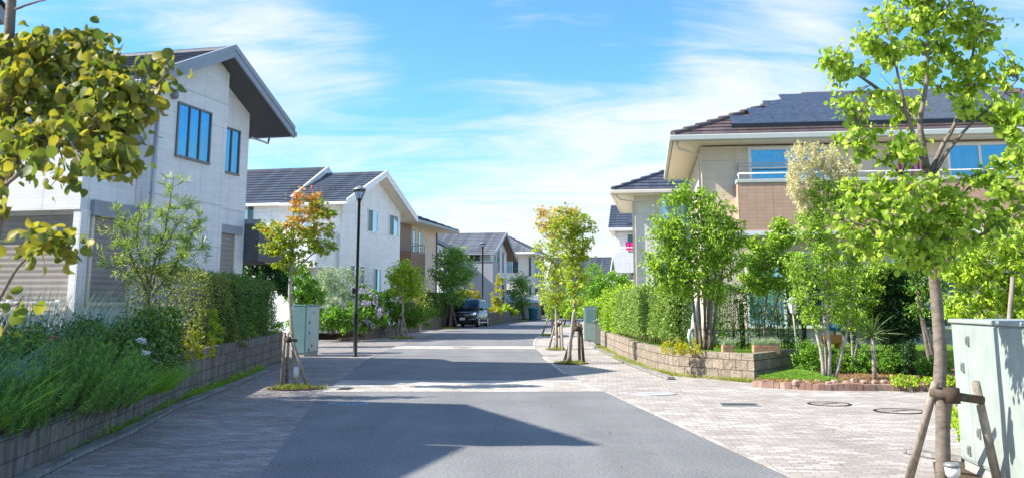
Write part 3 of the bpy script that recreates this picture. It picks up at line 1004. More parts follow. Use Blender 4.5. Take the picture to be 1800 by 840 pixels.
# further left walls
h0, h1, h2, h3 = gp(596, 598.5)[:2], gp(642, 596.5)[:2], gp(737, 581)[:2], gp(784, 574.5)[:2]
o, _ = strip('block_wall', [h1, h2], 0.18, -0.03, 0.55, MAT['wall_d'], None, bevel=0.008)
tag(o, 'brown block wall below the hydrangea and shrubs', 'wall', 'block walls along the pavements')
o, _ = strip('block_wall', [h2 + (0.05, 0.9), h3, h3 + (0.6, 4)], 0.18, -0.03, 0.78, MAT['wall_d'], None, bevel=0.008)
tag(o, 'dull brown wall beside the parked minivan', 'wall', 'block walls along the pavements')
sheet('garden_bed', [h1 + (-0.15, 0.2), h2 + (-0.15, 0.2), h2 + (-8, 3), h1 + (-4, 1.5)], 0.42, MAT['soil'], thick=0.42)
sheet('garden_bed', [h2 + (-0.05, 1.15), h3 + (-0.15, 0.3), h3 + (-6, 4), h2 + (-6, 3.5)], 0.6, MAT['soil'], thick=0.6)
o, _ = strip('brick_edging', GL((547, 590), (602, 588)), 0.2, -0.02, 0.22, MAT['brick_edge'], None)
tag(o, 'low red brick edging in front of the olive bush', 'edging')
o, _ = strip('stone_edging', [gp(600, 598.5)[:2], h1 + (-0.04, 0)], 0.22, -0.02, 0.12, MAT['wall_d'], None)
tag(o, 'low dark stone kerb stub at the foot of the hydrangea', 'edging')
f0, f1, f2 = gp(858, 572)[:2], gp(880, 568.5)[:2], gp(908, 564)[:2]
o, _ = strip('block_wall', [f0, f1, f2], 0.2, -0.03, 1.0, MAT['wall_d'], None, bevel=0.01)
tag(o, 'dark wall beyond the minivan in front of the grey and white house', 'wall', 'block walls along the pavements')
sheet('garden_bed', [f0 + (-0.2, 0.3), f1 + (-.1, 0.3), f2 + (-.1, 0.3), f2 + (-2, 10), f0 + (-6, 10)], 0.7, MAT['soil'], thick=0.7)

# right side: kerb, split face wall, lawn, mulch bed with brick edging
rw = GL((1056, 608), (1106, 634), (1150, 650), (1186, 659), (1327, 670.5), (1399, 657))
rw_far = rw[0] + (0.25, 6.0)
o, _ = strip('block_wall', [rw[1] + (-0.005, 0.06), rw[0]], -0.2, -0.03, 0.60, MAT['wall_r'], None, bevel=0.012)
tag(o, 'far length of sandy block wall beside the grey storage bin', 'wall', 'block walls along the pavements')
o, _ = strip('block_wall', [rw[5], rw[4], rw[3], rw[2], rw[1]], -0.2, -0.03, 0.575, MAT['wall_r'], None, bevel=0.012)
tag(o, 'rough sandy split face block wall turning the corner by the drain', 'wall', 'block walls along the pavements')
sheet('lawn', [rw[5] + (0.0, 0.22), rw[4] + (0.05, 0.25), rw[3] + (0.2, 0.2), rw[2] + (.21, 0.1), rw[1] + (.22, 0), rw[0] + (.22, 0), rw_far + (0.3, 0), (16, 46), (16, 24.2), (9.2, 24.2)], 0.5, MAT['lawn'], thick=0.5)
strip('kerb', GL((1174, 667), (1140, 655), (1096, 638), (1048, 613), (1028, 602), (1020, 595)), -0.15, -0.02, 0.06, MAT['kerb'])
e = GL((1322, 679.5), (1380, 683), (1440, 685.5), (1640, 687), (1720, 686.5))
sheet('mulch_bed', [e[0] + (0.1, 0.1), e[1] + (0, .1), e[2] + (0, .1), e[3] + (0, .1), e[4] + (0, .1), e[4] + (6, 0.4), (16, 24.1), (9.2, 24.1), rw[5] + (0.02, 0.02), rw[4] + (0.03, -0.03)], 0.1, MAT['mulch'], thick=0.1)
mb = MB()
rng0 = random.Random(3)
BR = MB()
for a, b in zip(e[:-1], e[1:]):
    L = np.linalg.norm(b - a)
    k = int(L / 0.112)
    for i in range(k):
        p, q = a + (b - a) * (i / k), a + (b - a) * ((i + 0.93) / k)
        d = (q - p) / np.linalg.norm(q - p)
        n = np.array([-d[1], d[0]])
        j = rng0.uniform(-0.008, 0.008)
        BR.prism([p + n * j, q + n * j, q + n * (0.2 + j), p + n * (0.2 + j)], -0.02, 0.115 + rng0.uniform(-0.012, 0.012))
M_ = Mat('edging brick')
rr_ = M_.n('ShaderNodeNewGeometry').outputs['Random Per Island']
M_.set(Base_Color=M_.mix(1.0, M_.ramp(rr_, [(0, (0.27, 0.15, 0.105)), (0.4, (0.35, 0.215, 0.165)), (0.75, (0.41, 0.29, 0.23)), (1, (0.23, 0.14, 0.11))]),
                         M_.ramp(M_.noise(M_.coord(), 14, 5), [(0.3, (0.75, 0.75, 0.75)), (0.7, (1.1, 1.1, 1.1))]), 'MULTIPLY'), Roughness=0.9)
M_.bump(M_.noise(M_.coord(), 60, 4), 0.5, 0.01)
o = BR.build('brick_edging', M_.m)
tag(o, 'row of upright pinkish bricks edging the mulch bed', 'edging')
ST = MB()
for i, px in enumerate(range(1402, 1600, 17)):
    p = gp(px + rng0.uniform(-3, 3), 673 + rng0.uniform(-2, 2), 0.1)
    s = rng0.uniform(0.06, 0.095)
    ring = []
    for z_, k_ in ((0, 1.0), (0.6, 1.05), (1.0, 0.7)):
        ring.append([(p[0] + s * k_ * math.cos(t * 1.05) * rng0.uniform(0.8, 1.1), p[1] + s * k_ * math.sin(t * 1.05) * rng0.uniform(.7, 1.1), 0.08 + z_ * s * 1.1) for t in range(6)])
    b = MB()
    b.loft(ring)
    o = b.build('edging_stone', M_.m)
    tag(o, 'small rough stone in the second row behind the brick edging', 'stone', 'stones of the inner bed row')


# ---------------------------------------------------------------- house building kit (all in the house's own axes: x towards its right, y away)
def roof_plane(mb, e0, e1, r0, r1, n=10, lift=0.035):
    """tiled slope: stepped courses from the eave e0-e1 up to the ridge r0-r1"""
    e0, e1, r0, r1 = (np.array(p, float) for p in (e0, e1, r0, r1))
    ref = r1 if np.linalg.norm(r1 - r0) > 1e-3 else r0
    N = np.cross(e1 - e0, (r0 + r1) / 2 - e0)
    N /= np.linalg.norm(N)
    if N[2] < 0:
        N = -N
        e0, e1, r0, r1 = e1, e0, r1, r0
    for i in range(n):
        t0, t1 = i / n, (i + 1) / n
        a, b = e0 + (r0 - e0) * t0, e1 + (r1 - e1) * t0
        c, d = e0 + (r0 - e0) * t1, e1 + (r1 - e1) * t1
        vs = [a - N * 0.01, b - N * 0.01, b + N * lift, a + N * lift, d + N * 0.003, c + N * 0.003]
        mb.add(vs, [(0, 1, 2, 3), (3, 2, 4, 5), (0, 3, 5), (1, 4, 2)])
    return N


def slab(mb, pts, thick):
    """the board under a roof slope: polygon pushed straight down"""
    return mb.extrude(pts, (0, 0, -thick))


def gable_block(root, x0, x1, y0, y1, yr, zr, slope, wall_mat, z0=0.3, skip=None, name='wall'):
    """walls under a ridge that runs along x at y=yr; zr is the wall apex"""
    zf = lambda y: zr - slope * abs(y - yr)
    prof = [(x0, y0, z0), (x0, y1, z0), (x0, y1, zf(y1)), (x0, yr, zr), (x0, y0, zf(y0))]
    return MB().extrude(prof, (x1 - x0, 0, 0)).build(name, wall_mat, root)


def gable_roof(root, x0, x1, y0, y1, yr, zr, slope, roof_mat, fascia_mat, soffit_mat, n=12, thick=0.16, gutter=True, gutter_mat=None, fd=0.24, ridge=True, ends=(0, 1)):
    """two tiled slopes with rake boards, soffits and gutters; zr = underside height at the ridge"""
    zf = lambda y: zr - slope * abs(y - yr)
    R = MB()
    up = thick + 0.02
    for ye in (y0, y1):
        roof_plane(R, (x0, ye, zf(ye) + up), (x1, ye, zf(ye) + up), (x0, yr, zr + up), (x1, yr, zr + up), n)
    if ridge:
        R.tube([(x0 - 0.02, yr, zr + up + 0.0), (x1 + 0.02, yr, zr + up + 0.0)], 0.09, 8)
    rf = R.build('roof', roof_mat, root)
    S = MB()
    S.extrude([(x0 + 0.03, y0 + 0.03, zf(y0)), (x0 + 0.03, yr, zr), (x0 + 0.03, y1 - 0.03, zf(y1)), (x0 + 0.03, y1 - 0.03, zf(y1) + thick), (x0 + 0.03, yr, zr + thick), (x0 + 0.03, y0 + 0.03, zf(y0) + thick)], (x1 - x0 - 0.06, 0, 0))
    S.build('soffit', soffit_mat, root)
    for xx in [(x0, x1)[k] for k in ends]:
        F = MB()
        for ye in (y0, y1):
            w_ = 0.045
            xa = xx - w_ / 2
            F.extrude([(xa, ye, zf(ye) - 0.05), (xa, yr, zr - 0.05), (xa, yr, zr - 0.05 + fd), (xa, ye, zf(ye) - 0.05 + fd)], (w_, 0, 0))
            F.extrude([(xa - 0.02, ye, zf(ye) - 0.05 + fd * 0.62), (xa - 0.02, yr, zr - 0.05 + fd * 0.62), (xa - 0.02, yr, zr - 0.02 + fd), (xa - 0.02, ye, zf(ye) - 0.02 + fd)], (w_ + 0.04, 0, 0))
        F.build('fascia', fascia_mat, root)
    if gutter:
        for ye, sg in ((y0, -1), (y1, 1)):
            g = MB()
            z = zf(ye) + thick - 0.07
            g.box(x0 - 0.02, x1 + 0.05, min(ye + sg * 0.0, ye + sg * 0.12), max(ye + sg * 0.0, ye + sg * 0.12), z - 0.07, z + 0.07)
            g.build('gutter', gutter_mat or fascia_mat, root, bevel=0.02)
    return rf


def hip_roof(root, x0, x1, y0, y1, ze, slope, roof_mat, fascia_mat, soffit_mat, n=12, gutter_h=0.15, thick=0.1, sides='fblr'):
    h = min(x1 - x0, y1 - y0) / 2
    zr = ze + h * slope
    if (x1 - x0) >= (y1 - y0):
        ra, rb = (x0 + h, (y0 + y1) / 2, zr), (x1 - h, (y0 + y1) / 2, zr)
        quads = [((x0, y0), (x1, y0), ra, rb), ((x1, y1), (x0, y1), rb, ra), ((x0, y1), (x0, y0), ra, ra), ((x1, y0), (x1, y1), rb, rb)]
    else:
        ra, rb = ((x0 + x1) / 2, y0 + h, zr), ((x0 + x1) / 2, y1 - h, zr)
        quads = [((x0, y0), (x1, y0), ra, ra), ((x1, y1), (x0, y1), rb, rb), ((x0, y1), (x0, y0), rb, ra), ((x1, y0), (x1, y1), ra, rb)]
    R = MB()
    for a, b, c, d in quads:
        roof_plane(R, (*a, ze), (*b, ze), c, d, n)
    # hip and ridge tiles, one short tile per course
    for cor, r in (((x0, y0, ze), ra), ((x1, y0, ze), rb if (x1 - x0) >= (y1 - y0) else ra), ((x0, y1, ze), ra if (x1 - x0) >= (y1 - y0) else rb), ((x1, y1, ze), rb)):
        a, b = np.array(cor), np.array(r)
        k = n
        for i in range(k):
            p, q = a + (b - a) * i / k, a + (b - a) * (i + 1.05) / k
            R.tube([p + (0, 0, 0.05), q + (0, 0, 0.015)], [0.1, 0.08], 6)
    R.tube([np.array(ra) + (0, 0, 0.03), np.array(rb) + (0, 0, 0.03)], 0.1, 6)
    rf = R.build('roof', roof_mat, root)
    MB().prism([(x0 + 0.02, y0 + 0.02), (x1 - 0.02, y0 + 0.02), (x1 - 0.02, y1 - 0.02), (x0 + 0.02, y1 - 0.02)], ze - thick - 0.08, ze - thick).build('soffit', soffit_mat, root)
    G = MB()
    t = 0.1
    z0_, z1_ = ze - thick - 0.07, ze - thick - 0.07 + gutter_h
    G.box(x0 - t, x1 + t, y0 - t, y0, z0_, z1_)
    G.box(x0 - t, x1 + t, y1, y1 + t, z0_, z1_)
    G.box(x0 - t, x0, y0 + 0.001, y1 - 0.001, z0_, z1_)
    G.box(x1, x1 + t, y0 + 0.001, y1 - 0.001, z0_, z1_)
    G.build('gutter', fascia_mat, root, bevel=0.025)
    return ra, rb, zr


def window(root, face, c, a0, a1, z0, z1, lights=2, frame=None, glass=None, name='window', proud=0.05, fw=0.05, transom=None, slide=False):
    """face 'r': in a plane y=c looking to -y, a = x.  face 'f': in a plane x=c looking to +x, a = y. face 'l': looking to -x."""
    frame = frame or MAT['white_trim']
    glass = glass or MAT['glass']

    def bx(mb, u0, u1, zz0, zz1, d0, d1):
        if face == 'r':
            mb.box(u0, u1, c - d1, c - d0, zz0, zz1)
        elif face == 'f':
            mb.box(c + d0, c + d1, u0, u1, zz0, zz1)
        else:
            mb.box(c - d1, c - d0, u0, u1, zz0, zz1)
    F = MB()
    bx(F, a0, a0 + fw, z0, z1, -0.03, proud)
    bx(F, a1 - fw, a1, z0, z1, -0.03, proud)
    bx(F, a0 + fw, a1 - fw, z1 - fw, z1, -0.03, proud + 0.003)
    bx(F, a0 - 0.01, a1 + 0.01, z0 - 0.01, z0 + fw, -0.03, proud + 0.015)
    wd = (a1 - a0 - 2 * fw) / lights
    for i in range(1, lights):
        u = a0 + fw + wd * i
        bx(F, u - fw * 0.45, u + fw * 0.45, z0 + fw, z1 - fw, -0.03, proud - 0.004)
    if transom:
        bx(F, a0 + fw, a1 - fw, transom - 0.02, transom + 0.02, -0.03, proud - 0.006)
    f = F.build(name, frame, root)
    for i in range(lights):
        P = MB()
        u0, u1 = a0 + fw + wd * i, a0 + fw + wd * (i + 1)
        d = 0.012 + (0.014 if (slide and i % 2) else 0)
        bx(P, u0, u1, z0 + fw, z1 - fw, d - 0.012, d)
        g = glass[i % len(glass)] if isinstance(glass, (list, tuple)) else glass
        P.build('pane', g, f)
    return f


def shutter(root, face, c, a0, a1, z0, z1, mat=None):
    def bx(mb, u0, u1, zz0, zz1, d0, d1):
        if face == 'r':
            mb.box(u0, u1, c - d1, c - d0, zz0, zz1)
        else:
            mb.box(c + d0, c + d1, u0, u1, zz0, zz1)
    F = MB()
    bx(F, a0, a0 + 0.07, z0, z1, -0.02, 0.07)
    bx(F, a1 - 0.07, a1, z0, z1, -0.02, 0.07)
    bx(F, a0 + 0.07, a1 - 0.07, z0 - 0.02, z0 + 0.05, -0.02, 0.09)
    f = F.build('shutter_frame', MAT['cream_trim'], root)
    P = MB()
    bx(P, a0 + 0.07, a1 - 0.07, z0 + 0.05, z1, -0.01, 0.03)
    P.build('roller_shutter', mat or MAT['shutter'], f)
    return f


def rail(root, pts, z_top, z_bot=None, mat=None, bars=0, r=0.02, name='balcony_rail'):
    mb = MB()
    mb.tube([(x, y, z_top) for x, y in pts], r, 6)
    if z_bot is not None:
        for (x, y) in pts:
            mb.tube([(x, y, z_bot), (x, y, z_top)], r * 0.9, 6)
    for k in range(bars):
        z = z_bot + (z_top - z_bot) * (k + 0.5) / (bars + 0.5) if z_bot else z_top
        mb.tube([(x, y, z) for x, y in pts], r * 0.5, 5)
    return mb.build(name, mat or MAT['silver'], root, True)


def pipe(root, pts, mat, r=0.035, name='downpipe'):
    return MB().tube(pts, r, 8).build(name, mat, root, True)


# ---------------------------------------------------------------- HOUSE with the big grey gable (left foreground)
A1 = math.radians(-13.9)
o1 = at(425, 500, 26)
H1 = empty('house', (o1[0], o1[1], 0), A1, 'white tiled house with dark grey gable roof and three tall bronze windows', 'house', 'houses along the street')
MB().prism([(-7, -4.8), (0.28, -4.8), (0.28, -1.68), (0.0, -1.68), (0.0, -0.02), (-7, -0.02)], 0.2, 1.2).build('foundation', MAT['concrete'], H1)
gable_block(H1, -7, 0.3, -4.82, -1.66, -2.3, 7.73, 0.44, MAT['white_siding'], 1.15)
gable_block(H1, -7, 0.0, -1.655, 0.0, -2.3, 7.73, 0.44, MAT['white_siding'], 1.15).data.name = 'wall'
gable_roof(H1, -7.6, 0.78, -5.95, 1.1, -2.3, 7.75, 0.44, MAT['roof_slate'], MAT['fascia_blue'], MAT['soffit_dark'], 14, 0.14, fd=0.3)
window(H1, 'f', 0.3, -3.89, -2.44, 4.98, 6.27, 3, MAT['bronze'], MAT['glass'], proud=0.045, fw=0.042)
window(H1, 'f', 0.0, -1.36, -0.5, 4.96, 6.16, 2, MAT['bronze'], MAT['glass'], proud=0.045, fw=0.042)
shutter(H1, 'f', 0.0, -1.34, -0.52, 2.12, 3.4)
for q in ((0.0, 0.12, -1.45, -0.3, 3.4, 3.62), (0.0, 0.1, -6.3, -4.83, 3.4, 3.72)):
    MB().box(*q).build('header_band', MAT['fascia_blue'], H1)
for q in ((-0.02, 0.06, -6.62, -4.81, 5.14, 5.28), (-4.0, -0.021, -6.64, -6.52, 5.14, 5.28)):
    MB().box(*q).build('balcony_coping', MAT['fascia_blue'], H1)
for q in ((0.29, 0.312, -4.8, -1.68, 4.02, 4.04), (-0.01, 0.012, -1.64, -0.02, 4.02, 4.04), (0.29, 0.312, -4.8, -1.68, 6.62, 6.635)):
    MB().box(*q).build('joint_strip', MAT['silver'], H1)
V = MB()
V.lathe([(0.09, 0), (0.11, 0.02), (0.1, 0.1), (0.02, 0.13)], (0, 0, 0), 10)
vo = V.build('vent_hood', MAT['grey_paint'], H1, True)
vo.location = (0.3, -4.1, 6.38)
vo.rotation_euler = (0, math.pi / 2, 0)
# balcony bay in front of the near end
MB().box(-4.0, 0.0, -6.6, -4.825, 3.5, 5.16).build('balcony_wall', MAT['white_siding'], H1)
MB().prism([(-3.95, -6.3), (-0.05, -6.3), (-0.05, -4.83), (-3.95, -4.83)], 0.3, 3.5).build('wall', MAT['white_siding2'], H1)
PO = MB()
PO.box(-0.16, 0.02, -6.58, -6.3, 0.3, 3.5)
PO.build('corner_post', MAT['white_siding2'], H1)
shutter(H1, 'r', -6.31, -3.6, -0.25, 1.5, 3.42)
shutter(H1, 'f', -0.045, -6.22, -4.86, 1.6, 3.42)
DK = MB()
for k in range(5):
    DK.box(-3.9, -0.2, -6.75, -6.68, 0.75 + k * 0.22, 0.79 + k * 0.22)
for k in range(4):
    DK.box(-3.8 + k * 1.15, -3.72 + k * 1.15, -6.68, -6.62, 0.4, 1.7)
DK.build('terrace_rail', MAT['white_trim'], H1)
rail(H1, [(-0.1, -6.5), (-0.1, -5.6), (-0.1, -4.9)], 5.55, 5.28, MAT['bronze'])
window(H1, 'r', -4.82, -3.2, -0.6, 4.2, 6.1, 2, MAT['bronze'], MAT['glass_dark'])
pipe(H1, [(0.36, -4.72, 6.55), (0.36, -4.72, 3.6), (0.36, -4.72, 1.2)], MAT['silver'], 0.04)
pipe(H1, [(0.1, 0.95, 6.2), (0.1, 0.9, 6.05), (0.06, 0.03, 6.08)], MAT['silver'], 0.03)
# rear roof, a little higher
gable_block(H1, -13, -4.2, -6.2, 1.6, -2.3, 8.4, 0.44, MAT['white_siding'], 3.0, name='rear_wall')
gable_roof(H1, -13.4, -3.55, -7, 2.2, -2.3, 8.42, 0.44, MAT['roof_slate'], MAT['fascia_blue'], MAT['soffit_dark'], 14, 0.14, fd=0.3)
# porch roof at the far side
PR = MB()
PR.extrude([(-1.6, 0.02, 3.85), (0.45, 0.02, 3.85), (0.45, 1.9, 2.85), (-1.6, 1.9, 2.85)], (0, 0, -0.12))
PR.build('porch_roof', MAT['fascia_blue'], H1)
PS = MB()
PS.extrude([(0.42, 0.03, 3.72), (0.42, 1.85, 2.74), (0.42, 0.03, 2.74)], (-1.9, 0, 0))
PS.build('porch_wall', MAT['soffit_dark'], H1)

# ---------------------------------------------------------------- HOUSE just outside the frame on the left; its roof shades the road
H0 = empty('house', (0, 0, 0), A1, 'white sided house at the left edge behind the near tree', 'house', 'houses along the street')
pk = np.array((-9.65, 10.7))
H0.location = (pk[0], pk[1], 0)
MB().extrude([(-7, -6.2, 0.3), (-7, 4.4, 0.3), (-7, 4.4, 6.45), (-7, 0.02, 8.6), (-7, 0.02, 7.79), (-7, -6.2, 7.79)], (6.2, 0, 0)).build('wall', MAT['white_siding'], H0)
R0 = MB()
roof_plane(R0, (-7.5, 5.1, 6.45), (0, 5.1, 6.45), (-7.5, 0, 9.0), (0, 0, 9.0), 12)
R0.build('roof', MAT['roof_slate'], H0)
F0 = MB()
F0.extrude([(-7.5, 0, 8.75), (-7.5, 5.05, 6.2), (-7.5, 5.05, 6.42), (-7.5, 0, 8.97)], (7.46, 0, 0))
F0.extrude([(-7.5, -6.6, 7.8), (-7.5, 0.0, 7.8), (-7.5, 0.0, 7.94), (-7.5, -6.6, 7.94)], (7.2, 0, 0))
F0.build('soffit', MAT['fascia_blue'], H0)
MB().box(-7.45, -0.05, 0.06, 0.12, 7.9, 8.74).build('fascia', MAT['fascia_blue'], H0)  # panel added under the peak to stop a sun sliver in the road shadow
pipe(H0, [(-0.9, 4.9, 6.15), (-0.8, 4.75, 5.95), (-0.76, 4.46, 5.95), (-0.76, 4.46, 0.4)], MAT['white_trim'], 0.04)
window(H0, 'f', -0.8, -3.4, -1.6, 4.6, 6.0, 2, MAT['bronze'], MAT['glass_dark'])

# ---------------------------------------------------------------- white house with two stepped gables
o2 = at(597, 450, 46)
H2 = empty('house', (o2[0], o2[1], 0), A1, 'white house with two stepped slate gables behind the black lamp post', 'house', 'houses along the street')
gable_block(H2, -4.6, 0, 0, 8.05, 4.2, 8.15, 0.4, MAT['white_siding2'], 0.3)
gable_roof(H2, -2.85, 0.62, -0.75, 9.1, 4.2, 8.17, 0.4, MAT['roof_slate'], MAT['white_trim'], MAT['soffit_cream'], 13, 0.14, fd=0.3, ends=(1,))
gable_block(H2, -13.5, -3.4, 0.5, 8.4, 4.3, 8.5, 0.5, MAT['white_siding2'], 0.3)
gable_roof(H2, -14, -2.75, -0.2, 8.9, 4.3, 8.52, 0.5, MAT['roof_slate'], MAT['white_trim'], MAT['soffit_cream'], 13, 0.14, fd=0.3)
window(H2, 'f', 0, 3.24, 4.62, 5.22, 6.4, 2, MAT['white_trim'], [MAT['glass_dark'], MAT['glass_pale']], slide=True)
window(H2, 'f', 0, 6.26, 7.64, 5.22, 6.4, 2, MAT['white_trim'], [MAT['glass_dark'], MAT['glass_pale']], slide=True)
window(H2, 'f', 0, 4.25, 5.25, 1.4, 3.45, 2, MAT['white_trim'], [MAT['glass_dark'], MAT['glass_pale']])
window(H2, 'f', 0, 1.2, 1.8, 2.6, 3.5, 1, MAT['white_trim'], MAT['glass_dark'])
window(H2, 'f', 0, 2.4, 3.0, 2.6, 3.5, 1, MAT['white_trim'], MAT['glass_dark'])
window(H2, 'r', 0.5, -6.4, -3.95, 5.0, 6.42, 2, MAT['white_trim'], [MAT['glass_pale'], MAT['glass_dark']])
window(H2, 'r', 0, -2.6, -1.2, 4.6, 6.1, 2, MAT['white_trim'], MAT['glass_pale'])
# round cornered balcony
arc = [(-3.2, -1.15), (-0.9, -1.15)] + [(-0.9 + 0.75 * math.sin(t), -0.4 - 0.75 * math.cos(t)) for t in (0.3, 0.6, 0.9, 1.2, 1.45)] + [(-0.15, -0.005), (-3.2, -0.005)]
MB().prism(arc, 3.45, 4.95).build('balcony_wall', MAT['white_siding2'], H2)
MB().prism([(x * 1.0, y - 0.04) for x, y in arc[:-2]] + [(-0.1, -0.003), (-3.25, -0.003)], 3.3, 3.448).build('balcony_slab', MAT['white_trim'], H2)
rail(H2, arc[:-2], 5.3, 4.95, MAT['silver'], 2)
MB().prism([(-3.1, -0.95), (-1.6, -0.95), (-1.6, -0.002), (-3.1, -0.002)], 0.2, 3.29).build('porch_wall', MAT['white_siding2'], H2)
SG = MB()
for k in range(11):
    SG.tube([(-2.6 + k * 0.29, -0.1, 6.98), (-2.6 + k * 0.29, -0.1, 7.18)], 0.012, 4)
SG.tube([(-2.6, -0.1, 7.18), (0.3, -0.1, 7.18)], 0.015, 4)
SG.tube([(-2.6, -0.1, 7.08), (0.3, -0.1, 7.08)], 0.012, 4)
SG.build('snow_guard', MAT['black_metal'], H2)
PL = MB()
PL.tube([(-2.2, -0.35, 6.0), (-0.7, -0.35, 6.0)], 0.016, 5)
PL.tube([(-2.2, -0.35, 5.8), (-0.7, -0.35, 5.8)], 0.016, 5)
PL.tube([(-2.15, 0.0, 5.9), (-2.15, -0.4, 5.95)], 0.014, 5)
PL.tube([(-0.75, 0.0, 5.9), (-0.75, -0.4, 5.95)], 0.014, 5)
PL.build('drying_pole', MAT['silver'], H2)
pipe(H2, [(0.05, -0.06, 6.4), (0.05, -0.06, 0.3)], MAT['white_trim'], 0.04)

# ---------------------------------------------------------------- beige hip roofed house
A3 = math.radians(-12)
o3 = at(767, 450, 76)
H3 = empty('house', (o3[0], o3[1], 0), A3, 'beige house with a hip roof and a brown tiled balcony', 'house', 'houses along the street')
MB().box(-9, 0, -10.5, 0, 0.3, 7.2).build('wall', MAT['beige_siding'], H3)
hip_roof(H3, -9.9, 1.3, -11.6, 1.6, 7.35, 0.36, MAT['roof_slate'], MAT['grey_paint'], MAT['soffit_cream'], 12, 0.2)
MB().box(0.0, 1.0, -9.4, -6.2, 3.3, 5.2).build('balcony_wall', MAT['brown_tile'], H3)
MB().box(0.002, 0.2, -9.4, -7.0, 5.2, 7.18).build('panel_wall', MAT['brown_tile'], H3)
rail(H3, [(0.95, -9.4), (0.95, -6.25), (0.05, -6.25)], 5.75, 5.2, MAT['bronze'], 2)
window(H3, 'f', 0, -6.1, -5.5, 5.1, 7.0, 1, MAT['cream_trim'], MAT['glass_pale'])
window(H3, 'f', 0, -4.7, -4.1, 5.1, 7.0, 1, MAT['cream_trim'], MAT['glass_pale'])
pipe(H3, [(0.06, -0.1, 7.1), (0.06, -0.1, 0.3)], MAT['bronze'], 0.05)

# ---------------------------------------------------------------- grey and white gabled house beyond the minivan
o4 = at(862, 470, 96)
H4 = empty('house', (o4[0], o4[1], 0), A3, 'white and grey gabled house behind the minivan', 'house', 'houses along the street')
gable_block(H4, -6.5, 0, 0, 7.5, 4.0, 8.6, 0.45, MAT['greywhite'], 0.3)
gable_roof(H4, -7.2, 0.75, -1.0, 9.4, 4.0, 8.62, 0.45, MAT['roof_grey'], MAT['fascia_blue'], m_plain('brown soffit', (0.2, 0.13, 0.09), 0.7), 12, 0.16, fd=0.34)
MB().box(-1.55, 0.6, -1.5, 1.0, 0.3, 5.65).build('bay', MAT['grey_siding'], H4)
MB().box(-4.6, -1.56, -1.2, -0.005, 0.3, 5.2).build('porch_wall', MAT['grey_siding'], H4)
MB().box(-1.6, 0.65, -1.55, 1.05, 5.66, 5.75).build('bay_cap', MAT['grey_paint'], H4)
window(H4, 'r', 0, -2.4, -1.0, 5.75, 7.0, 2, MAT['white_trim'], MAT['glass_dark'], transom=6.5)
window(H4, 'r', 0, -4.2, -2.7, 5.4, 7.0, 2, MAT['white_trim'], MAT['glass_dark'])
window(H4, 'f', 0, 1.3, 2.3, 5.3, 6.9, 1, MAT['white_trim'], MAT['glass_dark'])
window(H4, 'f', 0, 2.8, 3.9, 4.9, 7.1, 1, MAT['bronze'], MAT['glass_dark'])
window(H4, 'f', 0, 5.4, 5.8, 4.9, 7.0, 1, MAT['bronze'], MAT['glass_dark'])
window(H4, 'f', 0, 2.2, 3.6, 1.2, 3.8, 2, MAT['bronze'], MAT['glass_dark'])
window(H4, 'f', 0, 5.2, 5.9, 1.2, 3.6, 1, MAT['bronze'], MAT['glass_dark'])
window(H4, 'r', -1.2, -4.2, -2.4, 1.2, 3.3, 2, MAT['white_trim'], MAT['glass_pale'])
H4B = empty('house', (o4[0], o4[1], 0), A3, 'white house with sloping slate verge half hidden by the beige house', 'house', 'houses along the street')
MB().extrude([(-8.6, -3.2, 0.3), (-3.9, -3.2, 0.3), (-3.9, -3.2, 7.05), (-6.2, -3.2, 8.2), (-8.6, -3.2, 7.05)], (0, 3.1, 0)).build('wall', MAT['white_siding2'], H4B)
RB = MB()
roof_plane(RB, (-3.3, -3.9, 6.95), (-3.3, 0, 6.95), (-6.2, -3.9, 8.45), (-6.2, 0, 8.45), 8)
roof_plane(RB, (-9.1, 0, 6.95), (-9.1, -3.9, 6.95), (-6.2, 0, 8.45), (-6.2, -3.9, 8.45), 8)
RB.build('roof', MAT['roof_grey'], H4B)
window(H4B, 'r', -3.2, -5.4, -4.5, 5.2, 6.4, 2, MAT['white_trim'], MAT['glass_dark'])

# ---------------------------------------------------------------- hip roofed house at the bend
o5 = at(925, 470, 115)
H5 = empty('house', (o5[0], o5[1], 0), A3, 'cream house with grey hip roof at the bend of the street', 'house', 'houses along the street')
MB().box(-8, 0, 0, 12, 0.3, 7.5).build('wall', MAT['cream_siding'], H5)
hip_roof(H5, -9, 1.1, -1.1, 13, 7.6, 0.5, MAT['roof_grey'], MAT['white_trim'], MAT['soffit_cream'], 12, 0.22)
window(H5, 'r', 0, -2.4, -0.9, 5.2, 7.2, 2, MAT['white_trim'], [MAT['glass_pale'], MAT['glass_dark']])
window(H5, 'r', 0, -2.4, -1.0, 1.0, 3.4, 2, MAT['white_trim'], MAT['glass_dark'])
window(H5, 'f', 0, 1.6, 2.8, 5.0, 7.2, 1, MAT['bronze'], MAT['glass_dark'])
window(H5, 'f', 0, 5.5, 7.5, 5.4, 7.0, 2, MAT['white_trim'], MAT['glass_pale'])
window(H5, 'f', 0, 9.3, 10.0, 4.8, 7.0, 1, MAT['bronze'], MAT['glass_dark'])
window(H5, 'f', 0, 1.6, 2.8, 0.9, 3.6, 1, MAT['bronze'], MAT['glass_dark'])
window(H5, 'f', 0, 5.5, 7.2, 0.9, 3.6, 2, MAT['bronze'], MAT['glass_dark'])

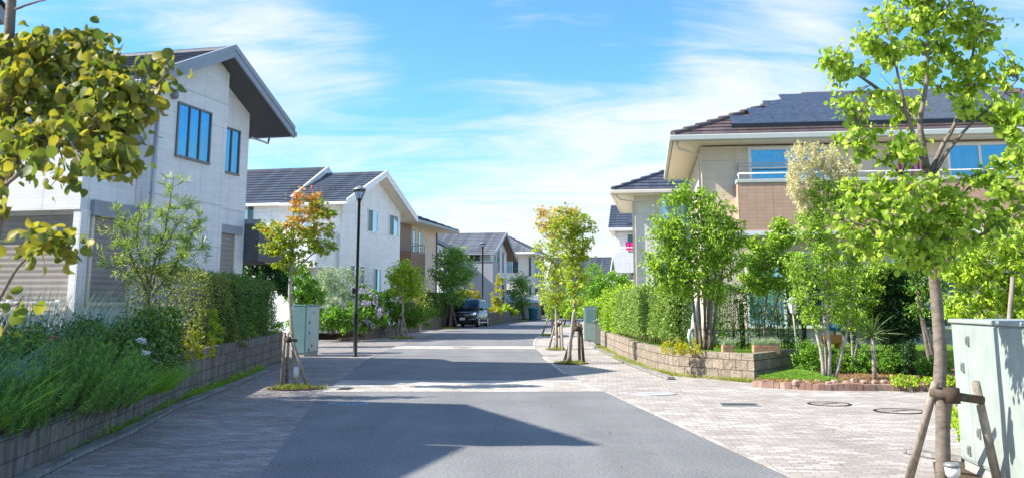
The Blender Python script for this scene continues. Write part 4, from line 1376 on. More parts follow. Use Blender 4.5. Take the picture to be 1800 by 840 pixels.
# ---------------------------------------------------------------- far gabled house
o6 = at(1062, 470, 128)
H6 = empty('house', (o6[0], o6[1], 0), math.radians(-12), 'distant grey gabled house beyond the tall maples', 'house', 'houses along the street')
gable_block(H6, -7, 0, 0, 6.5, 3.2, 7.6, 0.7, MAT['grey_siding'], 0.3)
gable_roof(H6, -7.5, 0.8, -0.8, 7.3, 3.2, 7.62, 0.7, MAT['roof_slate'], MAT['white_trim'], MAT['soffit_cream'], 9, 0.16, fd=0.4)
window(H6, 'f', 0, 2.4, 4.0, 3.8, 5.8, 2, MAT['white_trim'], MAT['glass_dark'])
window(H6, 'r', 0, -3.4, -1.2, 3.8, 5.4, 2, MAT['white_trim'], MAT['glass_dark'])

# ---------------------------------------------------------------- white house with the pink washing
A7 = math.radians(-9)
o7 = at(1083, 480, 60)
H7 = empty('house', (o7[0], o7[1], 0), A7, 'narrow white house with solar roof seen past the cream house', 'house', 'houses along the street')
MB().box(0, 8, 0, 7, 0.3, 6.0).build('wall', MAT['white_siding2'], H7)
R7 = MB()
roof_plane(R7, (-0.4, -0.7, 6.2), (8.5, -0.7, 6.2), (-0.4, 2.9, 7.95), (8.5, 2.9, 7.95), 9)
roof_plane(R7, (8.5, 7.6, 6.2), (-0.4, 7.6, 6.2), (8.5, 2.9, 7.95), (-0.4, 2.9, 7.95), 9)
R7.build('roof', MAT['roof_slate'], H7)
MB().extrude([(-0.38, -0.68, 6.02), (-0.38, 2.9, 7.8), (-0.38, 7.58, 6.02)], (8.8, 0, 0)).build('soffit', MAT['cream_trim'], H7)
MB().box(-0.42, 8.5, -0.82, -0.68, 6.02, 6.2).build('gutter', MAT['white_trim'], H7, bevel=0.02)
SP7 = MB()
for k in range(3):
    y_, y2 = -0.2 + k * 0.9, 0.65 + k * 0.9
    SP7.extrude([(0.75, y_, 6.5 + k * 0.4375), (6, y_, 6.5 + k * 0.4375), (6, y2, 6.5 + k * 0.4375 + 0.413), (0.75, y2, 6.5 + k * 0.4375 + 0.413)], (0, 0, 0.05))
SP7.build('solar_panel', MAT['solar'], H7)
MB().box(-0.02, 3.4, -1.0, -0.005, 3.5, 4.7).build('balcony_wall', MAT['white_siding2'], H7)
rail(H7, [(0.02, -0.95), (1.7, -0.95), (3.35, -0.95)], 5.0, 4.7, MAT['white_trim'], 1)
window(H7, 'r', 0, 0.7, 1.7, 4.7, 5.9, 1, MAT['white_trim'], MAT['glass_dark'])
AW = MB()
AW.extrude([(0.75, -1.5, 3.15), (4, -1.5, 3.15), (4, -0.003, 3.75), (1.3, -0.003, 3.75)], (0, 0, -0.06))
AW.build('awning', MAT['roof_slate'], H7)
MB().prism([(0.75, -1.52), (4, -1.52), (4, -0.01), (0.75, -0.01)], 2.94, 3.08).build('awning_soffit', MAT['cream_trim'], H7)
pipe(H7, [(0.02, -0.1, 6.0), (0.02, -0.1, 0.4)], MAT['white_trim'], 0.045)

# ---------------------------------------------------------------- cream hip house
o8 = at(1117, 450, 42)
H8 = empty('house', (o8[0], o8[1], 0), A7, 'cream house with slate hip roof behind the big green tree', 'house', 'houses along the street')
MB().box(0, 9, 0, 7.2, 0.4, 6.25).build('wall', MAT['greywhite'], H8)
hip_roof(H8, -0.9, 10, -0.9, 8.1, 6.42, 0.45, MAT['roof_slate'], MAT['cream_trim'], MAT['soffit_cream'], 11, 0.16)
window(H8, 'r', 0, 0.72, 2.7, 2.05, 3.45, 2, MAT['cream_trim'], [MAT['glass_dark'], MAT['glass_pale']])
window(H8, 'r', 0, 1.15, 2.9, 4.9, 6.1, 2, MAT['white_trim'], MAT['glass_pale'])
MB().box(0.35, 3.2, -0.14, -0.005, 1.9, 2.0).build('sill', MAT['white_trim'], H8)
pipe(H8, [(-0.75, -0.75, 6.2), (-0.6, -0.5, 6.05), (-0.05, -0.07, 6.0), (-0.05, -0.07, 0.5)], MAT['cream_trim'], 0.045)

# ---------------------------------------------------------------- big sand coloured house with solar panels (right)
A9 = math.radians(-7.8)
o9 = at(1237, 400, 28.5)
H9 = empty('house', (o9[0], o9[1], 0), A9, 'large sand coloured house with brown tiled roof, solar panels and brick balcony', 'house', 'houses along the street')
MB().box(0, 13.4, 0.0, 8.1, 0.9, 6.22).build('wall', MAT['stone_siding'], H9)
MB().box(0.02, 13.38, 0.02, 8.0, 0.4, 0.9).build('foundation', MAT['concrete'], H9)
ra, rb, zr = hip_roof(H9, -0.85, 14.4, -0.85, 8.0, 6.44, 0.45, MAT['roof_brown'], MAT['gutter_pale'], MAT['soffit_cream'], 12, 0.17)
BRK = MB().box(0.93, 13.3, -1.0, -0.005, 3.64, 5.0)
BRK.build('balcony_wall', MAT['tan_brick'], H9)
MB().box(0.9, 13.33, -1.03, -0.004, 5.001, 5.1).build('balcony_coping', MAT['gutter_pale'], H9, bevel=0.01)
MB().box(0.9, 13.33, -1.03, -0.004, 3.52, 3.638).build('balcony_ledge', MAT['white_trim'], H9)
rail(H9, [(0.97, -0.05), (0.97, -0.97)] + [(0.97 + 1.35 * k, -0.97) for k in range(1, 10)], 5.27, 5.1, MAT['white_trim'])
window(H9, 'r', 0, 1.36, 3.62, 4.3, 6.17, 2, MAT['white_trim'], MAT['glass'], fw=0.09, transom=5.55)
window(H9, 'r', 0, 6.95, 8.75, 4.3, 6.17, 2, MAT['white_trim'], MAT['glass'], fw=0.08)
window(H9, 'r', 0, 1.15, 3.3, 0.95, 3.1, 2, MAT['white_trim'], [MAT['glass_pale'], MAT['glass_dark']], fw=0.07)
window(H9, 'r', 0, 5.2, 7.4, 0.95, 3.1, 2, MAT['white_trim'], [MAT['glass_pale'], MAT['glass_dark']], fw=0.07)
CL = MB()
CL.box(-0.004, 0.02, -0.02, -0.001, 1.0, 6.2)
CL.box(0.18, 0.2, -0.012, -0.001, 1.0, 6.2)
CL.build('corner_trim', MAT['cream_trim'], H9)
DP = MB()
DP.tube([(0.85, -0.55, 5.62), (4.2, -0.55, 5.62)], 0.018, 6)
DP.tube([(0.85, -0.4, 5.55), (4.2, -0.4, 5.55)], 0.018, 6)
for x_ in (1.02, 4.0):
    DP.tube([(x_, 0, 5.5), (x_, -0.6, 5.62)], 0.018, 6)
    DP.tube([(x_, 0, 5.3), (x_, -0.35, 5.52)], 0.014, 6)
DP.build('drying_pole', MAT['silver'], H9)
pipe(H9, [(-0.72, -0.75, 6.25), (-0.7, -0.72, 6.08), (-0.3, -0.3, 6.0), (-0.06, -0.06, 5.96), (-0.06, -0.06, 0.5)], MAT['cream_trim'], 0.04)
zs = lambda y: 6.44 + 0.45 * (y + 0.85)
for row, (ya, yb, xa, xb) in enumerate(((-0.22, 0.66, 0.93, 12.0), (0.69, 1.57, 1.55, 11.2), (1.6, 2.48, 2.15, 10.4), (2.51, 3.3, 2.78, 9.7))):
    k = max(1, round((xb - xa) / 1.3))
    for i in range(k):
        xx0, xx1 = xa + (xb - xa) * i / k + 0.006, xa + (xb - xa) * (i + 1) / k - 0.006
        P = MB()
        P.extrude([(xx0, ya, zs(ya) + 0.1), (xx1, ya, zs(ya) + 0.1), (xx1, yb, zs(yb) + 0.1), (xx0, yb, zs(yb) + 0.1)], (0, 0, 0.05))
        P.build('solar_panel', MAT['solar'], H9)
SR = MB()
SR.beam((0.9, -0.26, zs(-0.26) + 0.07), (12.0, -0.26, zs(-0.26) + 0.07), 0.04, 0.14)
SR.build('panel_rail', MAT['black_metal'], H9)

# ---------------------------------------------------------------- street lamps
def street_lamp(base, h, r, label, lantern=1.0):
    root = empty('street_lamp', base, 0, label, 'street lamp', 'street lamps')
    MB().lathe([(r * 1.7, -0.02), (r * 1.7, 0.03), (r * 1.35, 0.05), (r * 1.3, 1.28), (r * 1.45, 1.3), (r * 1.45, 1.34), (r, 1.42), (r * 0.9, h - 0.5), (r * 1.3, h - 0.49), (r * 1.3, h - 0.42)], n=14).build('pole', MAT['black_metal'], root, True)
    k = lantern
    F = MB()
    z0, z1, r0, r1 = h - 0.42, h - 0.12, 0.07 * k, 0.2 * k
    for i in range(6):
        a = math.pi / 6 + i * math.pi / 3
        F.tube([(r0 * math.cos(a), r0 * math.sin(a), z0), (r1 * math.cos(a), r1 * math.sin(a), z1)], 0.012, 5)
        b = a + math.pi / 3
        F.tube([(r1 * math.cos(a), r1 * math.sin(a), z1), (r1 * math.cos(b), r1 * math.sin(b), z1)], 0.016, 5)
    F.lathe([(0.1 * k, 0), (0.1 * k, 0.02), (0.05, 0.03)], (0, 0, z0), 10)
    F.build('lantern_frame', MAT['black_metal'], root)
    G = MB().lathe([(0.06 * k, 0), (0.185 * k, 0.3)], (0, 0, z0), 6)
    G.build('lantern_glass', LANT, root)
    MB().lathe([(0.22 * k, 0), (0.22 * k, 0.025), (0.12 * k, 0.09), (0.04, 0.13), (0.01, 0.15)], (0, 0, z1), 12).build('lantern_cap', MAT['grey_paint'], root, True)
    MB().box(-r - 0.09, -r, -0.03, 0.03, 1.95, 2.12).build('switch_box', MAT['black_metal'], root)
    return root


LM = Mat('lantern glass')
LM.set(Base_Color=(0.75, 0.76, 0.74), Roughness=0.15, Transmission_Weight=0.75, IOR=1.2, Specular_IOR_Level=0.5)
LANT = LM.m
street_lamp(gp(624, 626), 5.35, 0.05, 'tall black street lamp with glass lantern in front of the olive bush')
street_lamp(at(848, 556, 84) * np.array((1, 1, 0)), 6.9, 0.075, 'far black street lamp rising behind the minivan', 1.5)


# ---------------------------------------------------------------- cabinets and bins
def cabinet(name, label, base, rz, w_, d, h, mat, mat_side=None, locks=(), seams=(), plinth=0.08, cat='utility cabinet', group=None, top=0.03):
    """base: near corner on the ground; x along the front, y to the back"""
    root = empty(name, base, rz, label, cat, group)
    MB().box(0.03, w_ - 0.03, 0.03, d - 0.03, -0.02, plinth).build('plinth', MAT['concrete'], root)
    MB().box(0, w_, 0, d, plinth, h - top).build('body', mat, root, bevel=0.012)
    MB().box(-0.02, w_ + 0.02, -0.02, d + 0.02, h - top, h).build('lid', mat, root, bevel=0.01)
    return root


cb = gp(1693, 824)
dirc = math.atan2(-0.99, -0.125)
CB = empty('utility_cabinet', cb, 0, 'large pale green utility cabinet beside the near katsura tree', 'utility cabinet', 'utility cabinets')
CB.rotation_euler = (0, 0, math.radians(-7.2))
# local: x to the right (away from the street), y to the back; the street face is x = 0 and runs towards -y
MB().box(0.02, 1.0, -2.4, 0.0, -0.02, 0.1).build('plinth', MAT['concrete'], CB)
MB().box(0.0, 1.02, -2.42, 0.02, 0.1, 1.42).build('body', MAT['cab_green'], CB, bevel=0.012)
MB().box(-0.025, 1.045, -2.445, 0.045, 1.42, 1.46).build('lid', MAT['cab_green'], CB, bevel=0.012)
MB().box(-0.011, -0.004, -0.42, -0.02, 0.13, 1.4).build('door', MAT['cab_green'], CB, bevel=0.003)
MB().box(-0.011, -0.004, -2.4, -0.43, 0.13, 1.4).build('door', MAT['cab_green'], CB, bevel=0.003)


def lock(parent, y, z, x=-0.012, s=1.0):
    m = MB()
    m.box(x - 0.02, x + 0.001, y - 0.03 * s, y + 0.03 * s, z - 0.045 * s, z + 0.045 * s)
    m.box(x - 0.03, x - 0.021, y - 0.018 * s, y + 0.018 * s, z - 0.03 * s, z + 0.03 * s)
    return m.build('lock', MAT['grey_paint'], parent, bevel=0.004)


for y_, z_ in ((-0.5, 1.26), (-0.3, 1.0), (-0.62, 0.42), (-0.3, 0.22)):
    lock(CB, y_, z_)


def text(txt, parent, loc, rot, size, mat, name='lettering'):
    cu = bpy.data.curves.new(name, 'FONT')
    cu.body = txt
    cu.size = size
    cu.extrude = 0.001
    t = bpy.data.objects.new(name, cu)
    COL.objects.link(t)
    cu.materials.append(mat)
    t.parent = parent
    t.location = loc
    t.rotation_euler = rot
    bpy.context.view_layer.update()
    me = bpy.data.meshes.new_from_object(t)
    m = bpy.data.objects.new(name, me)
    COL.objects.link(m)
    m.parent = parent
    m.location = loc
    m.rotation_euler = rot
    bpy.data.objects.remove(t)
    return m


PALE_INK = m_plain('worn white print', (0.66, 0.76, 0.70), 0.5, var=0.15, scale=30)
WHITE_INK = m_plain('white print', (0.74, 0.80, 0.77), 0.5, var=0.1, scale=30)
RX = (math.pi / 2, 0, -math.pi / 2)
text('P110C+001', CB, (-0.014, -0.68, 0.40), RX, 0.075, WHITE_INK)
text('10 - 12', CB, (-0.014, -0.74, 0.24), RX, 0.085, PALE_INK)
EM = MB()
EM.box(-0.0135, -0.0115, -0.16, -0.06, 0.60, 0.625)
EM.box(-0.0137, -0.0116, -0.10, -0.085, 0.54, 0.60)
EM.box(-0.0137, -0.0116, -0.14, -0.125, 0.54, 0.60)
EM.build('emblem', WHITE_INK, CB)

b0 = gp(534, 626)
TC = empty('utility_cabinet', b0, math.radians(-13.9), 'teal grey cabinet behind the staked maple at the end of the block wall', 'utility cabinet', 'utility cabinets')
MB().box(-0.42, 0.0, 0.02, 1.0, -0.02, 0.1).build('plinth', MAT['concrete'], TC)
MB().box(-0.44, 0.01, 0, 1.02, 0.1, 1.56).build('body', MAT['cab_teal'], TC, bevel=0.01)
MB().box(-0.45, 0.02, -0.01, 1.03, 1.56, 1.6).build('lid', MAT['cab_teal'], TC, bevel=0.008)
MB().box(0.011, 0.02, 0.05, 0.97, 0.13, 1.53).build('door', MAT['cab_teal_lit'], TC, bevel=0.003)
for y_, z_ in ((0.6, 1.35), (0.3, 1.05), (0.3, 0.72), (0.5, 0.32), (0.3, 0.2)):
    m = MB()
    m.box(0.021, 0.04, y_ - 0.04, y_ + 0.04, z_ - 0.05, z_ + 0.05)
    m.build('lock', MAT['grey_paint'], TC, bevel=0.004)
# right far cabinet
b1 = gp(1027.5, 600.5)
RC = empty('utility_cabinet', b1, math.radians(-4), 'tall green grey cabinet with vent panel behind the storage bin', 'utility cabinet', 'utility cabinets')
MB().box(0.0, 0.52, 0.02, 0.62, -0.02, 0.08).build('plinth', MAT['concrete'], RC)
MB().box(-0.01, 0.53, 0.0, 0.64, 0.08, 1.5).build('body', m_plain('sage paint', (0.27, 0.36, 0.32), 0.45), RC, bevel=0.01)
MB().box(-0.02, 0.54, -0.01, 0.65, 1.5, 1.54).build('lid', MAT['cab_teal'], RC, bevel=0.008)
MB().box(-0.021, -0.011, 0.03, 0.61, 0.1, 1.48).build('door', MAT['cab_green'], RC, bevel=0.003)
VP = MB()
for k in range(4):
    VP.box(0.07 + k * 0.105, 0.145 + k * 0.105, -0.012, -0.001, 0.85, 1.42)
VP.build('vent', MAT['cab_teal'], RC)
o = sheet('ground', [(0, 0), (1, 0), (1, 1)], -20, MAT['soil']) if False else None


def storage_bin(base, rz, w_, d, h0_, h1_, label, mat, front):
    """garbage store with a lid sloping up to the back; x = 0 is the louvred street face, y to the back"""
    root = empty('storage_bin', base, rz, label, 'storage bin', 'garbage storage bins')
    MB().extrude([(0, 0, 0.06), (w_, 0, 0.06), (w_, 0, h1_), (0, 0, h0_)], (0, d, 0)).build('body', mat, root, bevel=0.008)
    MB().extrude([(-0.05, -0.03, h0_ + 0.0), (w_ + 0.02, -0.03, h1_ + 0.02), (w_ + 0.02, -0.03, h1_ + 0.06), (-0.05, -0.03, h0_ + 0.04)], (0, d + 0.06, 0)).build('lid', MAT['silver'], root, bevel=0.008)
    for k in range(2):
        a = d * k / 2
        MB().box(-0.02, -0.002, a + 0.03, a + d / 2 - 0.02, 0.1, h0_ - 0.06).build('door', front, root)
    MB().box(0.05, w_ - 0.05, 0.05, d - 0.05, -0.01, 0.06).build('plinth', MAT['iron'], root)
    return root


storage_bin(gp(1045, 607), math.radians(-8), 0.85, 1.7, 0.92, 1.28, 'grey louvred storage bin with sloping lid at the end of the sandy wall', MAT['grey_paint'], MAT['louvre'])
fb = gp(962, 562)
FBN = storage_bin(at(947, 560, 104) * np.array((1, 1, 0)), math.radians(74), 1.3, 3.6, 1.8, 2.6, 'far brown and grey storage bin beside the bend', m_plain('dark grey panel', (0.13, 0.15, 0.16), 0.6), m_plain('tan door', (0.34, 0.28, 0.22), 0.6))
FBN.location = (*at(952, 560, 106)[:2], 0)
FBN.rotation_euler = (0, 0, math.radians(100))


def bucket(base, r, h, label, mat, cat='bin', name='waste_bin', rz=0):
    root = empty(name, base, rz, label, cat)
    MB().lathe([(r * 0.8, 0), (r, h * 0.92), (r * 1.1, h * 0.93), (r * 1.1, h), (r * 0.9, h), (r * 0.85, h * 0.9)], n=16).build('body', mat, root, True)
    MB().lathe([(r * 1.02, h + 0.003), (r * 1.05, h + 0.03), (r * 0.3, h + 0.06), (0.02, h + 0.07)], n=16).build('lid', mat, root, True)
    return root


bucket(np.array((*at(1062.5, 590, 40.4)[:2], 0.5)), 0.13, 0.36, 'small teal bucket behind the end of the sandy wall', MAT['teal_plastic'])
bucket(np.array((*at(937, 560, 101)[:2], 0)), 0.5, 1.3, 'teal bin standing left of the far storage bin', m_plain('dull teal', (0.06, 0.24, 0.27), 0.5))

# ---------------------------------------------------------------- ground covers
def manhole(px, py, d, label, ring, lid, pattern=True, z=0.002):
    c = gp(px, py)
    root = empty('manhole_cover', (c[0], c[1], z), 0.3, label, 'manhole cover', 'manhole covers')
    r = d / 2
    m = MB()
    b = []
    n = 36
    for rr_, zz_ in ((r, -0.02), (r, 0.006), (r * 0.86, 0.006), (r * 0.86, -0.02)):
        b.append([(rr_ * math.cos(2 * math.pi * i / n), rr_ * math.sin(2 * math.pi * i / n), zz_) for i in range(n)])
    m.loft(b, False)
    m.build('rim', ring, root)
    MB().lathe([(r * 0.855, -0.02), (r * 0.855, 0.003)], n=36).build('lid', lid, root)
    P = MB()
    if pattern:
        for k in range(3):
            ra_ = r * (0.25 + 0.22 * k)
            kk = 6 + 4 * k
            for i in range(kk):
                a0 = 2 * math.pi * i / kk
                P.prism([((ra_ + s * r * 0.06) * math.cos(a0 + t), (ra_ + s * r * 0.06) * math.sin(a0 + t)) for s, t in ((-1, 0), (1, 0), (1, 3.6 / kk), (-1, 3.6 / kk))], 0.0, 0.007)
        P.build('relief', ring, root)
    else:
        for sx_, sy_ in ((0, 0), (r * 0.35, r * 0.1), (-r * 0.3, -r * 0.1)):
            P.box(sx_ - 0.05, sx_ + 0.05, sy_ - 0.022, sy_ + 0.022, 0.0, 0.007)
        P.build('key_hole', ring, root)
    return root


manhole(612, 709, 0.68, 'pale blue patterned manhole cover in the shaded asphalt', m_plain('blue grey lid paint', (0.24, 0.29, 0.33), 0.6), m_plain('blue lid', (0.13, 0.18, 0.22), 0.7), z=0.004)
PAVELID = m_pavers('lid paver', (0.30, 0.25, 0.22), (0.42, 0.36, 0.33), (0.52, 0.48, 0.44), 0.1)
manhole(1458, 709.5, 0.7, 'dark ringed paved manhole cover nearer the mulch bed', MAT['iron'], PAVELID, False)
manhole(1581, 722, 0.76, 'dark ringed paved manhole cover nearer the katsura tree', MAT['iron'], PAVELID, False)
manhole(1150, 691, 0.8, 'faint pale round cover flush with the pavers near the road edge', m_plain('pale lid', (0.36, 0.37, 0.37), 0.8), m_plain('pale lid plate', (0.42, 0.42, 0.41), 0.8), False)
manhole(812, 611, 0.75, 'small dark cover set in the far cream crossing band', m_plain('worn lid', (0.25, 0.24, 0.23), 0.8), m_plain('worn lid plate', (0.4, 0.38, 0.36), 0.8), True, z=0.008)
c = gp(1300, 711)
DG = empty('drain_grate', (c[0], c[1], 0.0), math.radians(-6), 'rectangular steel drain grate in the pale pavers', 'drain grate')
m = MB()
for k in range(14):
    m.box(-0.28 + k * 0.04, -0.262 + k * 0.04, -0.2, 0.2, -0.015, 0.008)
m.build('bars', m_plain('galvanised steel', (0.16, 0.17, 0.18), 0.5, 0.6), DG)
m = MB()
m.box(-0.31, 0.305, -0.225, -0.2, -0.015, 0.01)
m.box(-0.31, 0.305, 0.2, 0.225, -0.015, 0.01)
m.box(-0.31, -0.282, -0.199, 0.199, -0.015, 0.01)
m.box(0.278, 0.305, -0.199, 0.199, -0.015, 0.01)
m.build('rim', MAT['silver'], DG)
MB().box(-0.28, 0.277, -0.199, 0.199, -0.02, -0.002).build('pit', MAT['black_metal'], DG)
c = gp(606.5, 683.5)
o = MB().prism([(-0.14, -0.2), (0.1, -0.2), (0.14, 0.2), (-0.1, 0.2)], -0.01, 0.012).build('drain_cover', MAT['iron'], None, loc=(c[0], c[1], 0.0))
tag(o, 'small dark drain cover in the near crossing band', 'drain cover')


# ---------------------------------------------------------------- stakes, spotlights
def stakes(label, feet, apexes, bars, r=0.035, mat=None):
    """feet and apexes are world points of each pole; bars join points near the tops"""
    base = np.mean([f for f in feet], 0)
    base[2] = 0
    root = empty('tree_stakes', base, 0, label, 'tree stakes', 'wooden stakes round the street trees')
    for f, a in zip(feet, apexes):
        f, a = np.array(f, float) - base, np.array(a, float) - base
        d = (a - f) / np.linalg.norm(a - f)
        MB().tube([f - d * 0.05, f + (a - f) * 0.5, a + d * 0.1], [r, r * 0.95, r * 0.88], 10).build('pole', mat or MAT['wood'], root, True)
    for a, b in bars:
        a, b = np.array(a, float) - base, np.array(b, float) - base
        MB().tube([a, b], r * 0.9, 9).build('crossbar', MAT['wood_dark'], root, True)
        MB().tube([a + (b - a) * 0.4 + (0, 0, -r * 1.6), a + (b - a) * 0.4 + (0, 0, r * 1.6)], r * 1.7, 9).build('tie', MAT['rope'], root, True)
    return root


def stakes_round(label, c, feet_off, h, apex_r, r=0.035, mat=None, barh=None):
    c = np.array((c[0], c[1], 0.0))
    feet = [c + (x, y, 0) for x, y in feet_off]
    ap = [c + (x / math.hypot(x, y) * apex_r, y / math.hypot(x, y) * apex_r, h) for x, y in feet_off]
    bh = barh or h * 0.93
    bars = [(c + (-0.2, -0.06, bh), c + (0.22, 0.03, bh))]
    return stakes(label, feet, ap, bars, r, mat)


def spotlight(base, h, label, r=0.055, mat=None):
    root = empty('tree_spotlight', base, 0, label, 'spotlight', 'spotlights at the feet of the street trees')
    MB().tube([(0, 0, -0.03), (0, 0, h * 0.7)], r * 0.35, 8).build('post', MAT['grey_paint'], root, True)
    MB().lathe([(r * 0.6, 0), (r * 0.95, 0.03), (r, h * 0.3)], (0, 0, h * 0.68), 14).build('lamp_body', MAT['white_plastic'], root, True)
    MB().lathe([(r * 1.12, 0), (r * 1.12, 0.018), (r * 0.9, 0.03), (0.01, 0.032)], (0, 0, h * 0.68 + h * 0.3 + 0.002), 14).build('cap', MAT['grey_paint'], root, True)
    return root


# ---------------------------------------------------------------- street trees
# near katsura, right
bt = gp(1660, 868)
TY = bt[1]
kp = lambda px, py, dy=0.0: at(px, py, TY + dy) - bt
trunk_pts = [np.zeros(3), kp(1658, 760), kp(1655, 690), kp(1652, 600), kp(1645, 500), kp(1640, 420), kp(1634, 350), kp(1630, 305)]
tr = [(trunk_pts, 0.064, 0.04),
      ([kp(1630, 305), kp(1622, 255), kp(1616, 215), kp(1628, 150), kp(1632, 60), kp(1630, -60)], 0.034, 0.01),
      ([kp(1628, 300), kp(1606, 240, -.1), kp(1590, 190, -.2), kp(1578, 130, -.25), kp(1560, 40, -.3)], 0.024, 0.007),
      ([kp(1634, 310), kp(1655, 260, .1), kp(1680, 215, .15), kp(1700, 160, .2), kp(1710, 90, .25), kp(1722, 30, .25)], 0.025, 0.006),
      ([kp(1632, 325), kp(1660, 275), kp(1700, 225, -.1), kp(1750, 180, -.2), kp(1790, 140, -.3)], 0.02, 0.005),
      ([kp(1646, 440), kp(1610, 350, -.1), kp(1580, 300, -.2), kp(1540, 280, -.25), kp(1490, 250, -.3)], 0.02, 0.005),
      ([kp(1645, 480), kp(1690, 430, -.2), kp(1740, 405, -.35), kp(1800, 370, -.5)], 0.02, 0.006),
      ([kp(1646, 470), kp(1600, 430, -.3), kp(1560, 415, -.5), kp(1500, 390, -.6)], 0.02, 0.006)]
kb = lambda px, py, rx, ry, dy=0.0, wt=1.0: blob_px(bt, px, py, rx, ry, TY + dy, 0.9, wt)
KB = [kb(1610, 20, 85, 55), kb(1700, 50, 65, 50, .2), kb(1545, 75, 60, 45, -.2), kb(1470, 110, 36, 34, -.3, 1.2), kb(1620, 110, 75, 40, .2, .9), kb(1700, 140, 55, 35, .2, .8), kb(1755, 110, 32, 40, -.2, .9),
      kb(1510, 175, 70, 28, -.3, .9), kb(1590, 190, 60, 30, .3, .7), kb(1740, 190, 60, 28, -.2, .8), kb(1530, 245, 80, 30, -.3, .9), kb(1585, 255, 45, 30, -.4, .7), kb(1780, 225, 30, 38, -.3),
      kb(1570, 345, 85, 42, -.4, 1.2), kb(1680, 340, 70, 45, -.3, 1.1), kb(1760, 330, 65, 45, -.3, 1.1), kb(1540, 410, 75, 45, -.5, 1.2), kb(1640, 405, 70, 40, -.3, 1.1), kb(1730, 400, 75, 40, -.4, 1.1), kb(1800, 270, 40, 40, -.3),
      kb(1500, 330, 45, 30, -.4, .9), kb(1620, 455, 60, 25, -.4, .9), kb(1525, 455, 40, 20, -.4, .8), kb(1640, -60, 110, 60), kb(1860, 350, 60, 70, -.3)]
t_kr = tree('katsura_tree', 'near katsura tree with round bright green leaves beside the pale green cabinet', 'tree', bt, tr, KB, 64, 1250, 8, 0.05, LEAF['katsura'], MAT['bark_grey'], 'disc', 11,
            0.03, 0.75, 0.0, twig_r=0.005, limb_r=0.012, bare=0.3, group='street trees')
stakes('grey log stakes and crossbar round the near katsura trunk', [gp(1598, 842), gp(1683, 838) + (0, .35, 0), gp(1757, 862)],
       [at(1640, 688, TY - 0.02), at(1668, 702, TY + 0.3), at(1719, 690, TY - 0.12)], [(at(1636, 689, TY - 0.13), at(1729, 703, TY - 0.16))], 0.04, MAT['wood'])
spotlight(gp(1679, 886), 0.3, 'white capped spotlight at the foot of the near katsura', 0.06)

# near katsura, left
bl = np.array((-1.86, 3.45, 0.0))
lp = lambda px, py, Y=3.4: at(px, py, Y) - bl
tl = [([np.zeros(3), lp(-45, 700, 3.45), lp(-18, 500, 3.45), lp(4, 300, 3.45), lp(14, 100, 3.45), lp(22, -80, 3.45), lp(30, -400, 3.5)], 0.03, 0.014),
      ([lp(0, 350, 3.45), lp(60, 215, 3.4), lp(160, 200, 3.35), lp(235, 185, 3.3), lp(275, 150, 3.3), lp(300, 120, 3.3)], 0.009, 0.003),
      ([lp(2, 330, 3.45), lp(70, 280, 3.2), lp(120, 240, 3.1), lp(150, 300, 3.0)], 0.008, 0.003),
      ([lp(-20, 560, 3.45), lp(30, 470, 3.3), lp(70, 430, 3.2), lp(130, 420, 3.1)], 0.007, 0.002),
      ([lp(10, 190, 3.45), lp(50, 120, 3.5), lp(120, 90, 3.5), lp(160, 60, 3.5)], 0.007, 0.002),
      ([lp(16, 20, 3.45), lp(60, 5, 3.4), lp(100, -6, 3.35)], 0.006, 0.002),
      ([lp(-36, 650, 3.45), lp(20, 560, 3.1), lp(40, 520, 3.0)], 0.005, 0.002)]
lb = lambda px, py, rx, ry, Y=3.35, wt=1.0: blob_px(bl, px, py, rx, ry, Y, 1.0, wt)
LB = [lb(110, 85, 95, 35, 3.5), lb(215, 115, 75, 35, 3.4), lb(280, 110, 28, 28, 3.35, .7), lb(40, 110, 45, 45, 3.5), lb(110, 150, 100, 40, 3.4), lb(215, 170, 75, 35, 3.3), lb(60, 190, 60, 40, 3.4),
      lb(160, 220, 80, 30, 3.2), lb(90, 240, 75, 28, 3.3), lb(225, 215, 36, 28, 3.2, .8), lb(180, 270, 60, 26, 3.0), lb(110, 290, 60, 22, 3.1, .8), lb(220, 300, 28, 22, 3.0, .8), lb(30, 260, 30, 40, 3.4), lb(80, 345, 16, 14, 3.1, .5),
      lb(85, 430, 55, 24, 3.1, .9), lb(125, 462, 24, 18, 3.0, .8), lb(30, 440, 26, 14, 3.2, .6), lb(20, 540, 24, 26, 3.0, .6), lb(8, 610, 14, 20, 2.9, .25), lb(8, 330, 14, 30, 3.4, .6)]
tree('katsura_tree', 'near katsura tree with yellowing round leaves at the frame edge', 'tree', bl, tl, LB, 40, 350, 6, 0.037, LEAF['katsura_old'], MAT['bark_grey'], 'disc', 21, 0.032, 0.7, 0.0,
     twig_r=0.0028, limb_r=0.006, bare=0.25, group='street trees')

